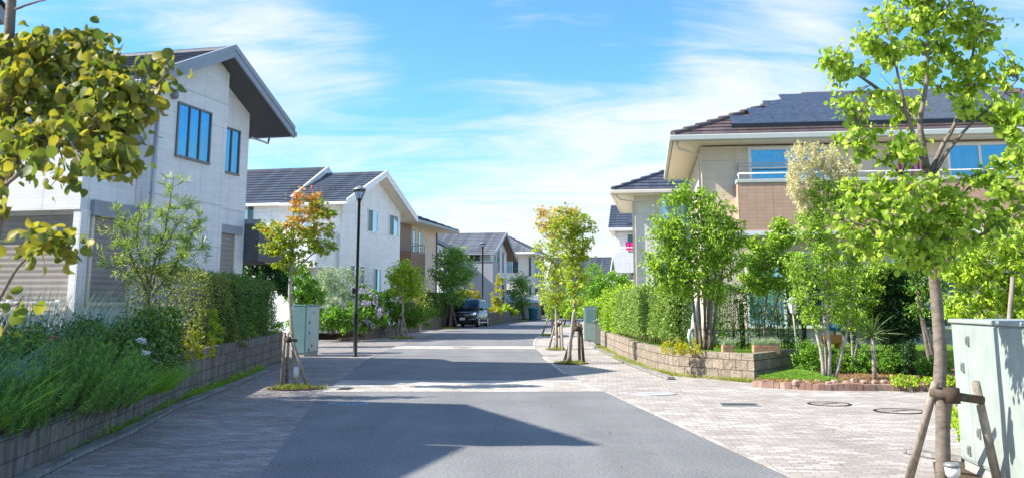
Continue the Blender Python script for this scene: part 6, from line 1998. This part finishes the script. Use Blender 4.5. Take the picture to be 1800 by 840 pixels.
px_shrub('leafy_bush', 'low bright bush behind the tall green grey cabinet', 'bush', 46, 0.0, [(1040, 540, 20, 16), (1062, 545, 18, 14)], 2600, 0.13, 'fresh', 116)
px_shrub('leafy_bush', 'bushy growth beside the rear maple stakes', 'bush', 70, 0.0, [(1020, 545, 16, 14), (1000, 545, 14, 12)], 2200, 0.18, 'fresh', 117)

# ---------------------------------------------------------------- right planting
ra_, rb_, rc_ = rw[0] + (0.55, 0.4), rw[1] + (0.55, 0.2), rw[2] + (0.6, 0.35)
cut = ra_ + (rb_ - ra_) * 0.45
hedge('hedge', 'bright green bushy hedge end next to the teal bucket', [ra_ + (0.0, 0.3), cut], 0.6, 2.1, 0.7, 7500, 0.085, LEAF['fresh'], 121, 'clipped hedges', wob=0.1)
HSUN = hedge('hedge', 'sunlit clipped hedge along the sandy wall', [cut + (0.02, -0.05), rb_, rc_ + (0.15, 0.2)], 0.75, 1.97, 0.6, 26000, 0.07, LEAF['hedge'], 122, 'clipped hedges', gap=0.05)
for k in range(26):
    q = ra_ + (rb_ - ra_) * (k / 25)
    if k < 12:
        q = cut + (rb_ - cut) * (k / 12)
    else:
        q = rb_ + (rc_ + np.array((0.1, .3)) - rb_) * ((k - 12) / 13)
    MB().tube([(q[0] - HSUN.location[0], q[1] - HSUN.location[1], 0.48 - HSUN.location[2]), (q[0] + 0.02 - HSUN.location[0], q[1] - HSUN.location[1], 0.9 - HSUN.location[2])], 0.018, 5).build('stem', MAT['bark_brown'], HSUN, True)
rl0, rl1 = at(1262, 560, 24.3)[:2], at(1395, 560, 24.6)[:2]
HB = hedge('hedge', 'thin lacy dark hedge with bare stems along the black posts', [rl0, rl1], 0.5, 2.05, 0.35, 5200, 0.075, LEAF['hedge_dark'], 123, 'clipped hedges', gap=0.35, core=False, stems=22, wob=0.1)
FN = empty('mesh_fence', (0, 0, 0), 0, 'thin mesh fence on black posts behind the lacy hedge', 'fence')
m = MB()
for px in (1304, 1412, 1500):
    q = at(px, 560, 24.8)
    m = MB().box(q[0] - 0.05, q[0] + 0.05, 24.75, 24.85, 0.45, 1.62)
    m.build('post', MAT['black_metal'], FN)
m = MB()
for z_ in (0.7, 1.0, 1.3, 1.55):
    m.tube([(*at(1270, 560, 24.87)[:2], z_), (*at(1500, 560, 24.87)[:2], z_)], 0.006, 4)
m.build('wire', MAT['black_metal'], FN)

# golden box shrub, planters, statue, lantern, toy
gq = gp(1206, 618, 0.57)
shrub('box_shrub', 'clipped golden yellow shrub on top of the sandy wall corner', 'shrub', np.array((gq[0] - 0.05, gq[1] + 0.35, 0.5)), [(-0.28, 0, 0.12, 0.2, 0.2, 0.14), (0, 0, 0.14, 0.22, 0.2, 0.15), (0.28, 0, 0.12, 0.2, 0.2, 0.14)], 2600, 0.035, LEAF['yellow'], 'oval', 131, 8, 0.006)
TERRA = m_plain('terracotta', (0.5, 0.28, 0.17), 0.8, var=0.25, scale=8)
for px, wdt, lab in ((1265, 0.26, 'small terracotta trough with grey green plants near the tree stems'), (1330, 0.6, 'long terracotta trough with wispy plants on the wall top')):
    q = gp(px, 619, 0.5)
    root = empty('planter_box', np.array((q[0], 22.3, 0.5)), 0, lab, 'planter', 'planters on the lawn edge')
    MB().box(-wdt / 2, wdt / 2, -0.1, 0.1, 0.0, 0.2).build('trough', TERRA, root, bevel=0.015)
    MB().box(-wdt / 2 + 0.02, wdt / 2 - 0.02, -0.08, 0.08, 0.2, 0.21).build('soil', MAT['soil'], root)
    rr = np.random.default_rng(int(px))
    n = int(900 * wdt)
    R = np.stack([rr.uniform(-wdt / 2, wdt / 2, n), rr.uniform(-.08, .08, n), np.full(n, 0.2)], 1)
    link('plants', blade_mesh('plants', R, np.stack([rr.normal(size=n) * .4, rr.normal(size=n) * .4, np.ones(n)], 1), 0.22, 0.007, 0.4, 3, rr), LEAF['olive'], root)
q = at(1220, 590, 24.2)
root = empty('garden_statue', np.array((q[0], 24.2, 0.5)), 0.4, 'pale blue grey pointed garden ornament behind the golden shrub', 'garden ornament')
SM = m_plain('pale statue', (0.5, 0.56, 0.58), 0.6, var=0.12)
MB().lathe([(0.13, 0), (0.14, 0.06), (0.11, 0.1)], n=14).build('base', SM, root)
B_ = MB()
B_.loft([[(0.02 * k + r_ * math.cos(t * .785), 0.8 * r_ * math.sin(t * .785), z_) for t in range(8)] for k, (r_, z_) in enumerate(((0.09, 0.1), (0.1, 0.3), (0.115, 0.55), (0.1, 0.78), (0.075, 0.95), (0.04, 1.12), (0.008, 1.25)))])
B_.build('body', SM, root, True)
MB().tube([(-0.12, -0.05, 0.12), (-0.17, -0.05, 0.35), (-0.14, -0.05, 0.48), (-0.06, -0.05, 0.52)], [0.05, 0.055, 0.05, 0.03], 8).build('arm', SM, root, True)
# garden lantern
q = gp(1404, 618, 0.4)
root = empty('garden_lantern', np.array((*at(1402, 610, 22.4)[:2], 0.5)), 0, 'white garden lantern on a slender leaning post', 'garden lantern')
hL = at(1394, 552, 22.4)
dx = hL[0] - root.location[0]
hz_ = hL[2] - 0.5
MB().tube([(0, 0, -0.02), (dx * 0.5, 0, hz_ * 0.5), (dx, 0, hz_)], [0.025, 0.022, 0.02], 8).build('post', MAT['bark_pale'], root, True)
MB().lathe([(0.03, 0), (0.07, 0.04), (0.12, 0.26), (0.12, 0.28)], (dx, 0, hz_), 6).build('lantern_body', MAT['white_plastic'], root)
MB().lathe([(0.15, 0), (0.12, 0.03), (0.03, 0.12), (0.01, 0.14)], (dx, 0, hz_ + 0.285), 6).build('lantern_cap', MAT['silver'], root)
# play set
q = at(1475, 590, 24.6)
root = empty('toy_slide', np.array((q[0], 24.6, 0.35)), 0.2, 'plastic toy slide in blue, orange and teal behind the stems', 'toy')
BLU, ORG = m_plain('blue plastic', (0.02, 0.22, 0.5), 0.3), m_plain('orange plastic', (0.6, 0.24, 0.04), 0.35)
MB().lathe([(0.16, 0), (0.19, 0.1), (0.15, 0.2), (0.06, 0.26)], (-0.12, 0, 0.62), 14).build('roof', BLU, root, True)
MB().box(-0.42, 0.02, -0.14, 0.14, 0.3, 0.52).build('body', ORG, root, bevel=0.03)
MB().box(-0.38, -0.32, -0.12, 0.12, -0.3, 0.3).build('leg', ORG, root)
MB().box(-0.08, -0.02, -0.12, 0.12, -0.3, 0.3).build('leg', ORG, root)
SL = MB()
SL.extrude([(0.03, -0.13, 0.62), (0.18, -0.13, 0.66), (0.62, -0.13, 0.1), (0.62, -0.13, 0.04), (0.5, -0.13, 0.1), (0.15, -0.13, 0.52)], (0, 0.26, 0))
SL.build('slide', m_plain('dark teal plastic', (0.01, 0.13, 0.16), 0.35), root, bevel=0.02)
MB().tube([(-0.12, 0, 0.5), (-0.12, 0, 0.64)], 0.03, 8).build('mast', ORG, root)

# big multi stemmed green tree
b = np.array((at(1236, 612, 22.9)[0], 22.9, 0.5))
gpt = lambda px, py, dy=0: at(px, py, 22.9 + dy) - b
TR = []
for k, (x0_, x1_, x2_, top_) in enumerate(((1226, 1218, 1205, 420), (1233, 1228, 1220, 380), (1239, 1240, 1250, 400), (1247, 1250, 1275, 430), (1250, 1262, 1280, 400), (1243, 1246, 1235, 360))):
    TR.append(([gpt(x0_, 614, 0.1 * (k % 3)), gpt((x0_ + x1_) / 2, 570, 0.1 * (k % 3)), gpt(x1_, 520), gpt((x1_ + x2_) / 2, 465), gpt(x2_, top_)], 0.04, 0.012))
gb = lambda px, py, rx, ry, wt=1.0: blob_px(b, px, py, rx, ry, 22.9, 0.95, wt)
GB = [gb(1195, 345, 28, 28), gb(1175, 385, 36, 34), gb(1155, 430, 32, 30), gb(1200, 420, 42, 42), gb(1245, 370, 36, 36), gb(1255, 420, 42, 42), gb(1285, 400, 26, 30), gb(1180, 470, 40, 34), gb(1230, 475, 44, 36), gb(1280, 455, 34, 34), gb(1145, 460, 22, 20), gb(1195, 505, 34, 20), gb(1250, 510, 40, 20), gb(1240, 340, 16, 14, .8), gb(1302, 425, 14, 16, .7), gb(1150, 500, 20, 14, .6)]
tree('multistem_tree', 'big bright green multi stemmed tree at the corner of the sandy wall', 'tree', b, TR, GB, 60, 980, 15, 0.085, LEAF['fresh'], MAT['bark_brown'], 'ellip', 141, 0.055, 0.45, 0.15, twig_r=0.006, limb_r=0.014, bare=0.3)

# green maple in front of the big house
b = np.array((at(1345, 600, 23.6)[0], 23.6, 0.5))
gpt = lambda px, py, dy=0: at(px, py, 23.6 + dy) - b
gb = lambda px, py, rx, ry, wt=1.0: blob_px(b, px, py, rx, ry, 23.6, 0.95, wt)
tree('garden_maple', 'feathery green maple in front of the low windows of the big house', 'tree', b, [([gpt(1345, 610), gpt(1343, 560), gpt(1350, 500), gpt(1360, 430)], 0.035, 0.01), ([gpt(1350, 612), gpt(1356, 560), gpt(1375, 500), gpt(1390, 450)], 0.028, 0.008)],
     [gb(1345, 430, 34, 16), gb(1325, 455, 26, 16), gb(1365, 455, 36, 18), gb(1335, 485, 34, 16), gb(1380, 415, 28, 18), gb(1370, 395, 20, 12), gb(1330, 508, 26, 12), gb(1390, 470, 26, 18), gb(1360, 500, 24, 12)], 34, 420, 13, 0.085, LEAF['fresh'], MAT['bark_brown'], 'palm3', 142, 0.05, 0.15, 0.6, twig_r=0.005, limb_r=0.01)

# blossom tree on splayed pale stems in the mulch bed
b = np.array((at(1466, 664, 20.3)[0], 20.3, 0.08))
gpt = lambda px, py, dy=0: at(px, py, 20.3 + dy) - b
TB = [([gpt(1449, 664), gpt(1444, 620), gpt(1432, 570), gpt(1420, 530), gpt(1408, 480)], 0.045, 0.012), ([gpt(1458, 665), gpt(1457, 610), gpt(1453, 540), gpt(1452, 470), gpt(1438, 420), gpt(1440, 340)], 0.05, 0.012),
      ([gpt(1468, 664), gpt(1480, 620), gpt(1490, 580), gpt(1496, 520), gpt(1510, 470)], 0.042, 0.01), ([gpt(1453, 662, .1), gpt(1450, 600, .1), gpt(1445, 560, .1), gpt(1450, 500, .2)], 0.022, 0.008), ([gpt(1452, 470), gpt(1468, 455), gpt(1485, 400), gpt(1480, 330)], 0.024, 0.008)]
gb = lambda px, py, rx, ry, wt=1.0: blob_px(b, px, py, rx, ry, 20.3, 0.95, wt)
BT = tree('blossom_tree', 'tall garden tree with cream blossom plumes on splayed pale stems', 'tree', b, TB,
          [gb(1430, 480, 40, 26), gb(1400, 460, 26, 20), gb(1470, 490, 36, 26), gb(1420, 520, 36, 22), gb(1490, 530, 36, 26), gb(1455, 440, 34, 24), gb(1420, 400, 30, 34), gb(1460, 380, 36, 34), gb(1440, 340, 34, 30), gb(1480, 340, 30, 30), gb(1500, 450, 24, 24), gb(1440, 555, 40, 18), gb(1500, 565, 26, 14)],
          44, 720, 13, 0.075, LEAF['fresh'], MAT['bark_pale'], 'ellip', 143, 0.05, 0.3, 0.3, twig_r=0.005, limb_r=0.012)
rngb = np.random.default_rng(17)
BP = []
for (px, py, rx, ry) in ((1425, 268, 22, 16), (1405, 275, 16, 12), (1440, 285, 20, 14), (1398, 300, 14, 12), (1415, 300, 20, 14), (1450, 300, 16, 12), (1480, 295, 22, 14), (1500, 305, 14, 10), (1400, 335, 12, 12), (1410, 350, 14, 12), (1395, 320, 10, 10), (1470, 315, 16, 12), (1412, 375, 12, 10), (1490, 325, 16, 10), (1430, 320, 14, 12), (1460, 275, 12, 10)):
    for k in range(17):
        c = at(px + rngb.normal() * rx * 0.5, py + rngb.normal() * ry * 0.5, 20.3 + rngb.normal() * 0.15) - b
        t = rngb.uniform(0, 1, 70)
        dcone = np.array((rngb.normal() * 0.05, rngb.normal() * 0.05, 0.16))
        BP.append(c + t[:, None] * dcone + rngb.normal(size=(70, 3)) * (0.045 * (1.1 - t))[:, None])
link('blossom', leaf_mesh('blossom', np.concatenate(BP), 0.03, 'petal', rngb), LEAF['cream'], BT)

# dark holly mass, second multi stem, shrubs, palm
def px_tree(name, label, Y, zb_, foot, stems_, blobs, leaf, seed, tips, per, ls, tpl='oval', bark='bark_brown', sig=0.09, droop=0.15, up=0.5, r=0.035):
    b = np.array((at(foot[0], foot[1], Y)[0], Y, zb_))
    f = lambda px, py: at(px, py, Y) - b
    T_ = [([f(*q) for q in s], r, r * 0.3) for s in stems_]
    return tree(name, label, 'tree', b, T_, [blob_px(b, *q[:4], Y, 0.95) for q in blobs], 26, tips, per, ls, LEAF[leaf], MAT[bark], tpl, seed, sig, droop, up, twig_r=0.006, limb_r=0.013)


px_tree('holly_tree', 'dark dense broadleaf tree behind the little palm', 22.5, 0.1, (1575, 655), [[(1575, 660), (1572, 600), (1565, 540), (1560, 480)], [(1580, 660), (1592, 600), (1600, 530)]],
        [(1560, 490, 40, 24), (1600, 510, 36, 28), (1540, 520, 34, 24), (1575, 545, 44, 28), (1530, 555, 30, 22), (1610, 555, 30, 26), (1520, 480, 22, 18), (1570, 580, 40, 20)], 'dark', 151, 380, 30, 0.09, sig=0.1)
px_tree('garden_tree', 'grey leaning trunk with leafy top between the holly and the katsura', 21.5, 0.1, (1640, 660), [[(1645, 662), (1635, 610), (1622, 560), (1612, 500), (1605, 450)], [(1642, 660), (1628, 600), (1612, 520)]],
        [(1605, 460, 34, 24), (1630, 500, 30, 24), (1590, 440, 30, 18), (1640, 450, 30, 20), (1620, 540, 22, 16)], 'mid', 152, 380, 12, 0.08, 'ellip', 'bark_grey', 0.05, r=0.07)
px_tree('garden_tree', 'fresh green sapling with pale fork behind the blossom tree', 22.2, 0.1, (1500, 655), [[(1500, 660), (1498, 600), (1492, 540), (1480, 500)], [(1497, 655), (1508, 590), (1520, 540), (1530, 500)]],
        [(1500, 520, 36, 26), (1530, 510, 24, 22), (1480, 555, 26, 16), (1515, 560, 30, 18), (1545, 470, 26, 20), (1500, 480, 30, 18)], 'fresh', 153, 360, 13, 0.075, 'ellip', 'bark_pale', 0.05)
for k, (px, py, rx, rz_, Y, leaf, lab) in enumerate(((1425, 625, 30, 24, 22.2, 'mid', 'round glossy shrub at the end of the sandy wall'), (1500, 635, 32, 22, 22.4, 'mid', 'spreading green shrub behind the splayed stems'), (1560, 632, 30, 22, 22.0, 'mid', 'leafy low shrub behind the little palm'),
                                                      (1605, 630, 30, 24, 21.8, 'dark', 'dark low shrub beneath the holly tree'), (1640, 645, 22, 16, 20.6, 'mid', 'small shrub at the foot of the leaning grey trunk'))):
    s = Y / 1727
    c = at(px, py, Y)
    shrub('low_shrub', lab, 'shrub', np.array((c[0], Y, 0.09)), [(0, 0, c[2] - 0.09, rx * s, rx * s, rz_ * s), (rx * s * 0.5, -0.1, (c[2] - 0.09) * 0.7, rx * s * 0.6, rx * s * 0.6, rz_ * s * 0.7), (-rx * s * 0.5, 0, (c[2] - 0.09) * 0.75, rx * s * 0.6, rx * s * 0.6, rz_ * s * 0.75)],
          3200, 0.06, LEAF[leaf], 'oval', 160 + k, 9, 0.01, group='low shrubs behind the mulch bed')
for k, (px, wd_, lab) in enumerate(((1600, 30, 'yellow green ground plant behind the brick row'), (1640, 26, 'yellow green ground plant beside the katsura trunk'), (1672, 20, 'yellow green ground plant between the trunk and the cabinet'))):
    c = gp(px, 681, 0.1)
    shrub('ground_plant', lab, 'plant', np.array((c[0], c[1] + 0.35, 0.09)), [(0, 0, 0.1, 0.22, 0.2, 0.1), (0.2, 0, 0.08, 0.15, 0.15, 0.08)], 700, 0.05, LEAF['lime'], 'oval', 170 + k, 4, 0.005, group='yellow green plants at the bed edge')
# little palm
c = gp(1541, 668, 0.1)
root = empty('dracaena_palm', np.array((c[0], c[1] + .1, 0.08)), 0, 'little palm with a spiky head on a bare stem', 'palm')
hh = at(1541, 588, c[1] + .1)[2] - 0.08
MB().tube([(0, 0, -0.02), (0.01, 0, hh * 0.5), (0, 0, hh)], [0.05, 0.042, 0.036], 9).build('trunk', MAT['bark_pale'], root, True)
rr = np.random.default_rng(8)
n = 95
d = nrm(rr.normal(size=(n, 3)) * np.array((1, 1, 0.75)) + np.array((0, 0, 0.55)))
link('fronds', blade_mesh('fronds', np.repeat([[0, 0, hh - 0.03]], n, 0) + rr.normal(size=(n, 3)) * 0.02, d, 0.5, 0.026, 0.35, 4, rr), m_leaf('palm blade', [(0.06, 0.12, 0.04), (0.11, 0.19, 0.06), (0.2, 0.27, 0.1)]), root)
# yellow green trees on the right
px_tree('lime_tree', 'lime yellow leaved tree behind the pale green cabinet', 15.5, 0.0, (1745, 660), [[(1748, 700), (1742, 600), (1735, 520), (1715, 460)], [(1756, 700), (1770, 600), (1776, 520), (1782, 440)], [(1745, 690), (1722, 580), (1700, 530)]],
        [(1700, 470, 40, 30), (1680, 510, 36, 30), (1740, 480, 40, 34), (1790, 470, 40, 34), (1710, 550, 40, 28), (1760, 530, 40, 30), (1680, 560, 22, 22), (1800, 540, 40, 40), (1770, 420, 34, 26), (1830, 430, 40, 40), (1690, 430, 26, 18)], 'lime', 154, 640, 12, 0.085, 'ellip', 'bark_pale', 0.045, 0.4, 0.3)
q0, q1 = gp(1760, 700), at(1780, 486, 14.6)
o = MB().tube([(*at(1752, 640, 14.6)[:2], 0.0), tuple(q1)], [0.035, 0.03], 9).build('leaning_pole', MAT['wood'], None, True)
tag(o, 'single leaning pole stake behind the pale green cabinet', 'pole')
for k, (px, py, Y, lab) in enumerate(((1690, 760, 11.2, 'yellow green weed clump against the cabinet end'), (1700, 700, 13.0, 'golden low plant behind the cabinet end'))):
    c = at(px, py, Y)
    shrub('ground_plant', lab, 'plant', np.array((c[0] + 0.05, Y, 0.0)), [(0, 0, 0.2, 0.2, 0.3, 0.22), (0.2, 0.2, 0.15, 0.2, 0.2, 0.15)], 900, 0.05, LEAF['lime'], 'oval', 180 + k, 5, 0.006, group='yellow green plants at the bed edge')
c = gp(1655, 800)
sheet('tree_pit', [gp(1640, 812)[:2], gp(1700, 800)[:2], gp(1800, 900)[:2], gp(1660, 960)[:2]], 0.004, MAT['soil'])
strip('kerb', [gp(1588, 796)[:2], gp(1640, 806)[:2], gp(1690, 812)[:2]], 0.14, -0.02, 0.05, MAT['kerb'])

# ---------------------------------------------------------------- washing on the balconies
def hanging(name, label, cat, root_loc, rz, items, group=None):
    root = empty(name, root_loc, rz, label, cat, group)
    rr = random.Random(4)
    for (x, wdt, h, mat) in items:
        P = MB()
        n = 5
        ring = []
        for i in range(n + 1):
            u = x - wdt / 2 + wdt * i / n
            ring.append((u, 0.02 * math.sin(i * 2.1 + x * 5)))
        for (u0, v0), (u1, v1) in zip(ring[:-1], ring[1:]):
            P.extrude([(u0, v0, -h), (u1, v1, -h), (u1, v1, 0), (u0, v0, 0)], (0, 0.012, 0))
        P.build('garment', mat, root)
    return root


cm = lambda n, c_: m_plain(n, c_, 0.85, var=0.08)
cloths = [cm('red cloth', (0.5, 0.06, 0.05)), cm('white cloth', (0.75, 0.74, 0.74)), cm('navy cloth', (0.05, 0.08, 0.3)), cm('violet cloth', (0.4, 0.34, 0.6)), cm('blue cloth', (0.15, 0.3, 0.6)), cm('maroon cloth', (0.28, 0.03, 0.05)), cm('teal cloth', (0.1, 0.4, 0.45))]
R9 = Matrix.Rotation(A9, 4, 'Z')
loc = lambda x, y, z: Vector(o9) * 1.0 * 0 + Vector((o9[0], o9[1], 0)) + R9 @ Vector((x, y, z))
hanging('laundry', 'row of red, white and blue washing drying on the brick balcony', 'laundry', loc(5.45, -0.55, 5.62), A9, [(0.05 + 0.085 * k, 0.075, 0.42 + 0.1 * ((k * 7) % 3) / 3, cloths[(k * 3 + k // 2) % 7]) for k in range(8)])
hanging('laundry', 'dark blue and white washing at the far right of the brick balcony', 'laundry', loc(8.7, -0.55, 5.6), A9, [(0.05 + 0.09 * k, 0.08, 0.4 + 0.08 * (k % 3), cloths[(2, 1, 4, 2, 3, 1, 2)[k % 7]]) for k in range(9)])
R7_ = Matrix.Rotation(A7, 4, 'Z')
l7 = Vector((o7[0], o7[1], 0)) + R7_ @ Vector((0.85, -0.6, 5.35))
hanging('laundry', 'bright pink shirt drying on the narrow white house balcony', 'laundry', l7, A7, [(0.0, 0.4, 0.5, cm('pink cloth', (0.75, 0.03, 0.2))), (0.3, 0.15, 0.4, cm('crimson cloth', (0.6, 0.02, 0.15)))])
R1_ = Matrix.Rotation(A1, 4, 'Z')
l1 = Vector((o1[0], o1[1], 0)) + R1_ @ Vector((0.1, -5.6, 5.5))
hanging('laundry', 'pale lilac sheet hung over the balcony of the gabled house', 'laundry', l1, A1 + math.pi / 2, [(0.0, 0.35, 1.3, cm('lilac cloth', (0.6, 0.5, 0.7))), (-0.3, 0.25, 1.0, cm('pale blue cloth', (0.55, 0.62, 0.75)))])

# ---------------------------------------------------------------- weeds, grass patches, litter
def grass_patch(name, pts_fn, n, length, width, leaf, seed, z=0.0, lean=0.5):
    rr = np.random.default_rng(seed)
    P = pts_fn(rr, n)
    d = np.stack([rr.normal(size=n) * lean, rr.normal(size=n) * lean, np.ones(n)], 1)
    o_ = link(name, blade_mesh(name, P, d, length, width, 0.6, 3, rr), leaf)
    o_['kind'] = 'stuff'
    return o_


def along(line, z, wid, lump=3.0):
    L = [np.array(p[:2], float) for p in line]

    def f(rr, n):
        seg = np.array([np.linalg.norm(L[i + 1] - L[i]) for i in range(len(L) - 1)])
        out_ = []
        ph = rr.uniform(0, 6, 3)
        while len(out_) < n:
            i = rr.choice(len(seg), p=seg / seg.sum())
            t = rr.uniform()
            s = (seg[:i].sum() + t * seg[i])
            if rr.uniform() > 0.5 + 0.28 * math.sin(s * lump + ph[0]) + 0.25 * math.sin(s * lump * 0.37 + ph[1]):
                continue
            d = (L[i + 1] - L[i]) / seg[i]
            q = L[i] + d * t * seg[i] + np.array((-d[1], d[0])) * rr.uniform(0, 1) * wid
            out_.append((q[0], q[1], z))
        return np.array(out_)
    return f


kl = GL((141, 803), (236, 761), (314, 717), (398, 685), (482, 650))
grass_patch('weeds', along([q + (-0.17, 0) for q in kl], 0.02, 0.22), 3800, 0.12, 0.009, LEAF['grass'], 201)
LFW = in_blobs([(0, 0, 0, 1, 1, 1)], 1, np.random.default_rng(0))
rr = np.random.default_rng(77)
cpt = along([q + (-0.2, 0) for q in kl], 0.08, 0.22, 2.0)(rr, 170)
wpts = np.repeat(cpt, 24, 0) + rr.normal(size=(170 * 24, 3)) * np.array((0.06, 0.09, 0.04))
wpts[:, 2] = np.abs(wpts[:, 2])
o = link('weeds', leaf_mesh('weeds', wpts, 0.035, 'oval', rr, None, 0, 0.6), LEAF['fresh'])
o['kind'] = 'stuff'
grass_patch('weeds', along([rw[4] + (-0.0, -0.02), rw[3] + (0, -0.02), rw[2] + (-.04, 0), rw[1] + (-.05, 0), rw[0] + (-.05, -.5)], 0.0, -0.02 + 0.24, 2.0), 9000, 0.14, 0.009, LEAF['grass_dry'], 202, lean=0.7)


def disc(c, rx, ry, z=0.0):
    def f(rr, n):
        a, r = rr.uniform(0, 6.283, n), rr.uniform(0, 1, n) ** 0.8
        r = r * (0.8 + 0.25 * np.sin(a * 3 + c[0] * 7) + 0.15 * np.sin(a * 5 + c[1] * 3))
        return np.stack([c[0] + np.cos(a) * r * rx, c[1] + np.sin(a) * r * ry, np.full(n, z)], 1)
    return f


for k, (px, py, rx, ry, n, leaf) in enumerate(((519, 682, 0.55, 0.5, 1100, 'grass_dry'), (1004, 638, 0.5, 0.6, 700, 'grass_dry'), (979, 614, 0.4, 0.5, 500, 'grass_dry'), (965, 589, 0.45, 1.0, 1400, 'grass'), (706, 594, 0.6, 0.8, 1500, 'grass_dry'), (791, 577, 0.7, 1.4, 1400, 'grass_dry'), (1003, 573, 0.9, 2, 1400, 'grass'), (916, 563.5, 1.2, 3, 1400, 'grass_dry'))):
    c = gp(px, py)
    grass_patch('grass', disc(c, rx, ry), n, 0.13, 0.012 if k > 2 else 0.009, LEAF[leaf], 210 + k)
    sheet('tree_pit', [(c[0] + rx * 1.0 * math.cos(t), c[1] + ry * 1.0 * math.sin(t)) for t in np.linspace(0, 2 * math.pi, 15)[:-1]], 0.012, MAT['soil'])
# ground cover by the mulch bed corner
gc_ = GL((1335, 674), (1380, 678), (1440, 681), (1478, 680), (1440, 668), (1400, 659), (1345, 668))
cen = np.mean(gc_, 0)


def in_poly(poly, z, bump=0.0):
    poly = [np.array(p) for p in poly]
    cen = np.mean(poly, 0)

    def f(rr, n):
        i = rr.integers(0, len(poly), n)
        a, b_ = np.array(poly)[i], np.array(poly)[(i + 1) % len(poly)]
        u, v = np.sqrt(rr.uniform(0, 1, n))[:, None], rr.uniform(0, 1, n)[:, None]
        p = cen + u * ((a - cen) * (1 - v) + (b_ - cen) * v)
        return np.concatenate([p, (z + bump * (1 - u))], 1)
    return f


grass_patch('ground_cover', in_poly([q + (0.05, 0.12) for q in gc_], 0.1, 0.12), 8000, 0.09, 0.01, LEAF['grass'], 221, lean=1.0)
grass_patch('grass', in_poly([rw[5] + (0.1, 0.3), rw[4] + (0.1, 0.35), rw[3] + (0.3, 0.3), rw[2] + (.3, .3), rw[1] + (.4, 0), (6, 30), (12, 27), (12, 24.3), (9.2, 24.3)], 0.5), 26000, 0.09, 0.008, LEAF['grass'], 222)
# bark chips and fallen leaves
rr = np.random.default_rng(31)
P = in_poly([e[0] + (.2, .2), e[1] + (0, .2), e[2] + (0, .25), e[3] + (0, .25), e[3] + (0.5, 3), rw[5] + (0.3, 0.4)], 0.11)(rr, 2500)
o = link('litter', leaf_mesh('litter', P, 0.045, 'oval', rr, None, 0, 1.5), LEAF['dead'])
o['kind'] = 'stuff'
P = along([q + (0.05, 0) for q in kl], 0.055, -0.5, 1.0)(rr, 160)
P[:, 2] = np.where(rr.uniform(size=160) > 0.5, 0.056, 0.012)
o = link('litter', leaf_mesh('litter', P, 0.03, 'oval', rr, None, 0, 2.5), LEAF['dead'])
o['kind'] = 'stuff'

fl_ = np.concatenate([in_poly([near_l + (-2, 0), bl0 + (-2, 0), bl0 + (0.3, 0), near_l + (0.3, 0)], 0.007)(rr, 70), in_poly([near_r + (-.3, 0), br0 + (-.3, 0), br0 + (2.5, 0), near_r + (2.5, 0)], 0.007)(rr, 110), in_poly([near_l, bl0, br0, near_r], 0.008)(rr, 40)])
o = link('litter', leaf_mesh('litter', fl_, 0.035, 'oval', rr, None, 0, 2.5), LEAF['dead'])
o['kind'] = 'stuff'
# distant aeroplane
c = at(1073, 118, 3000)
root = empty('airplane', c, math.radians(60), 'tiny airliner high in the blue sky', 'airplane')
MB().tube([(-8, 0, 0), (-6, 0, 0), (6, 0, 0), (8, 0, 0.3)], [0.4, 1.0, 1.0, 0.3], 8).build('fuselage', MAT['white_plastic'], root, True)
MB().extrude([(-1, -7, 0.2), (1.5, 0, -0.2), (-1, 7, 0.2), (-2.4, 7, 0.2), (-2, 0, -0.2), (-2.4, -7, 0.2)], (0, 0, 0.25)).build('wing', MAT['white_plastic'], root)
MB().extrude([(6, 0, 0.5), (8, 0, 0.5), (8.6, 0, 3), (7.6, 0, 3)], (0, 0.2, 0)).build('tail', MAT['white_plastic'], root)
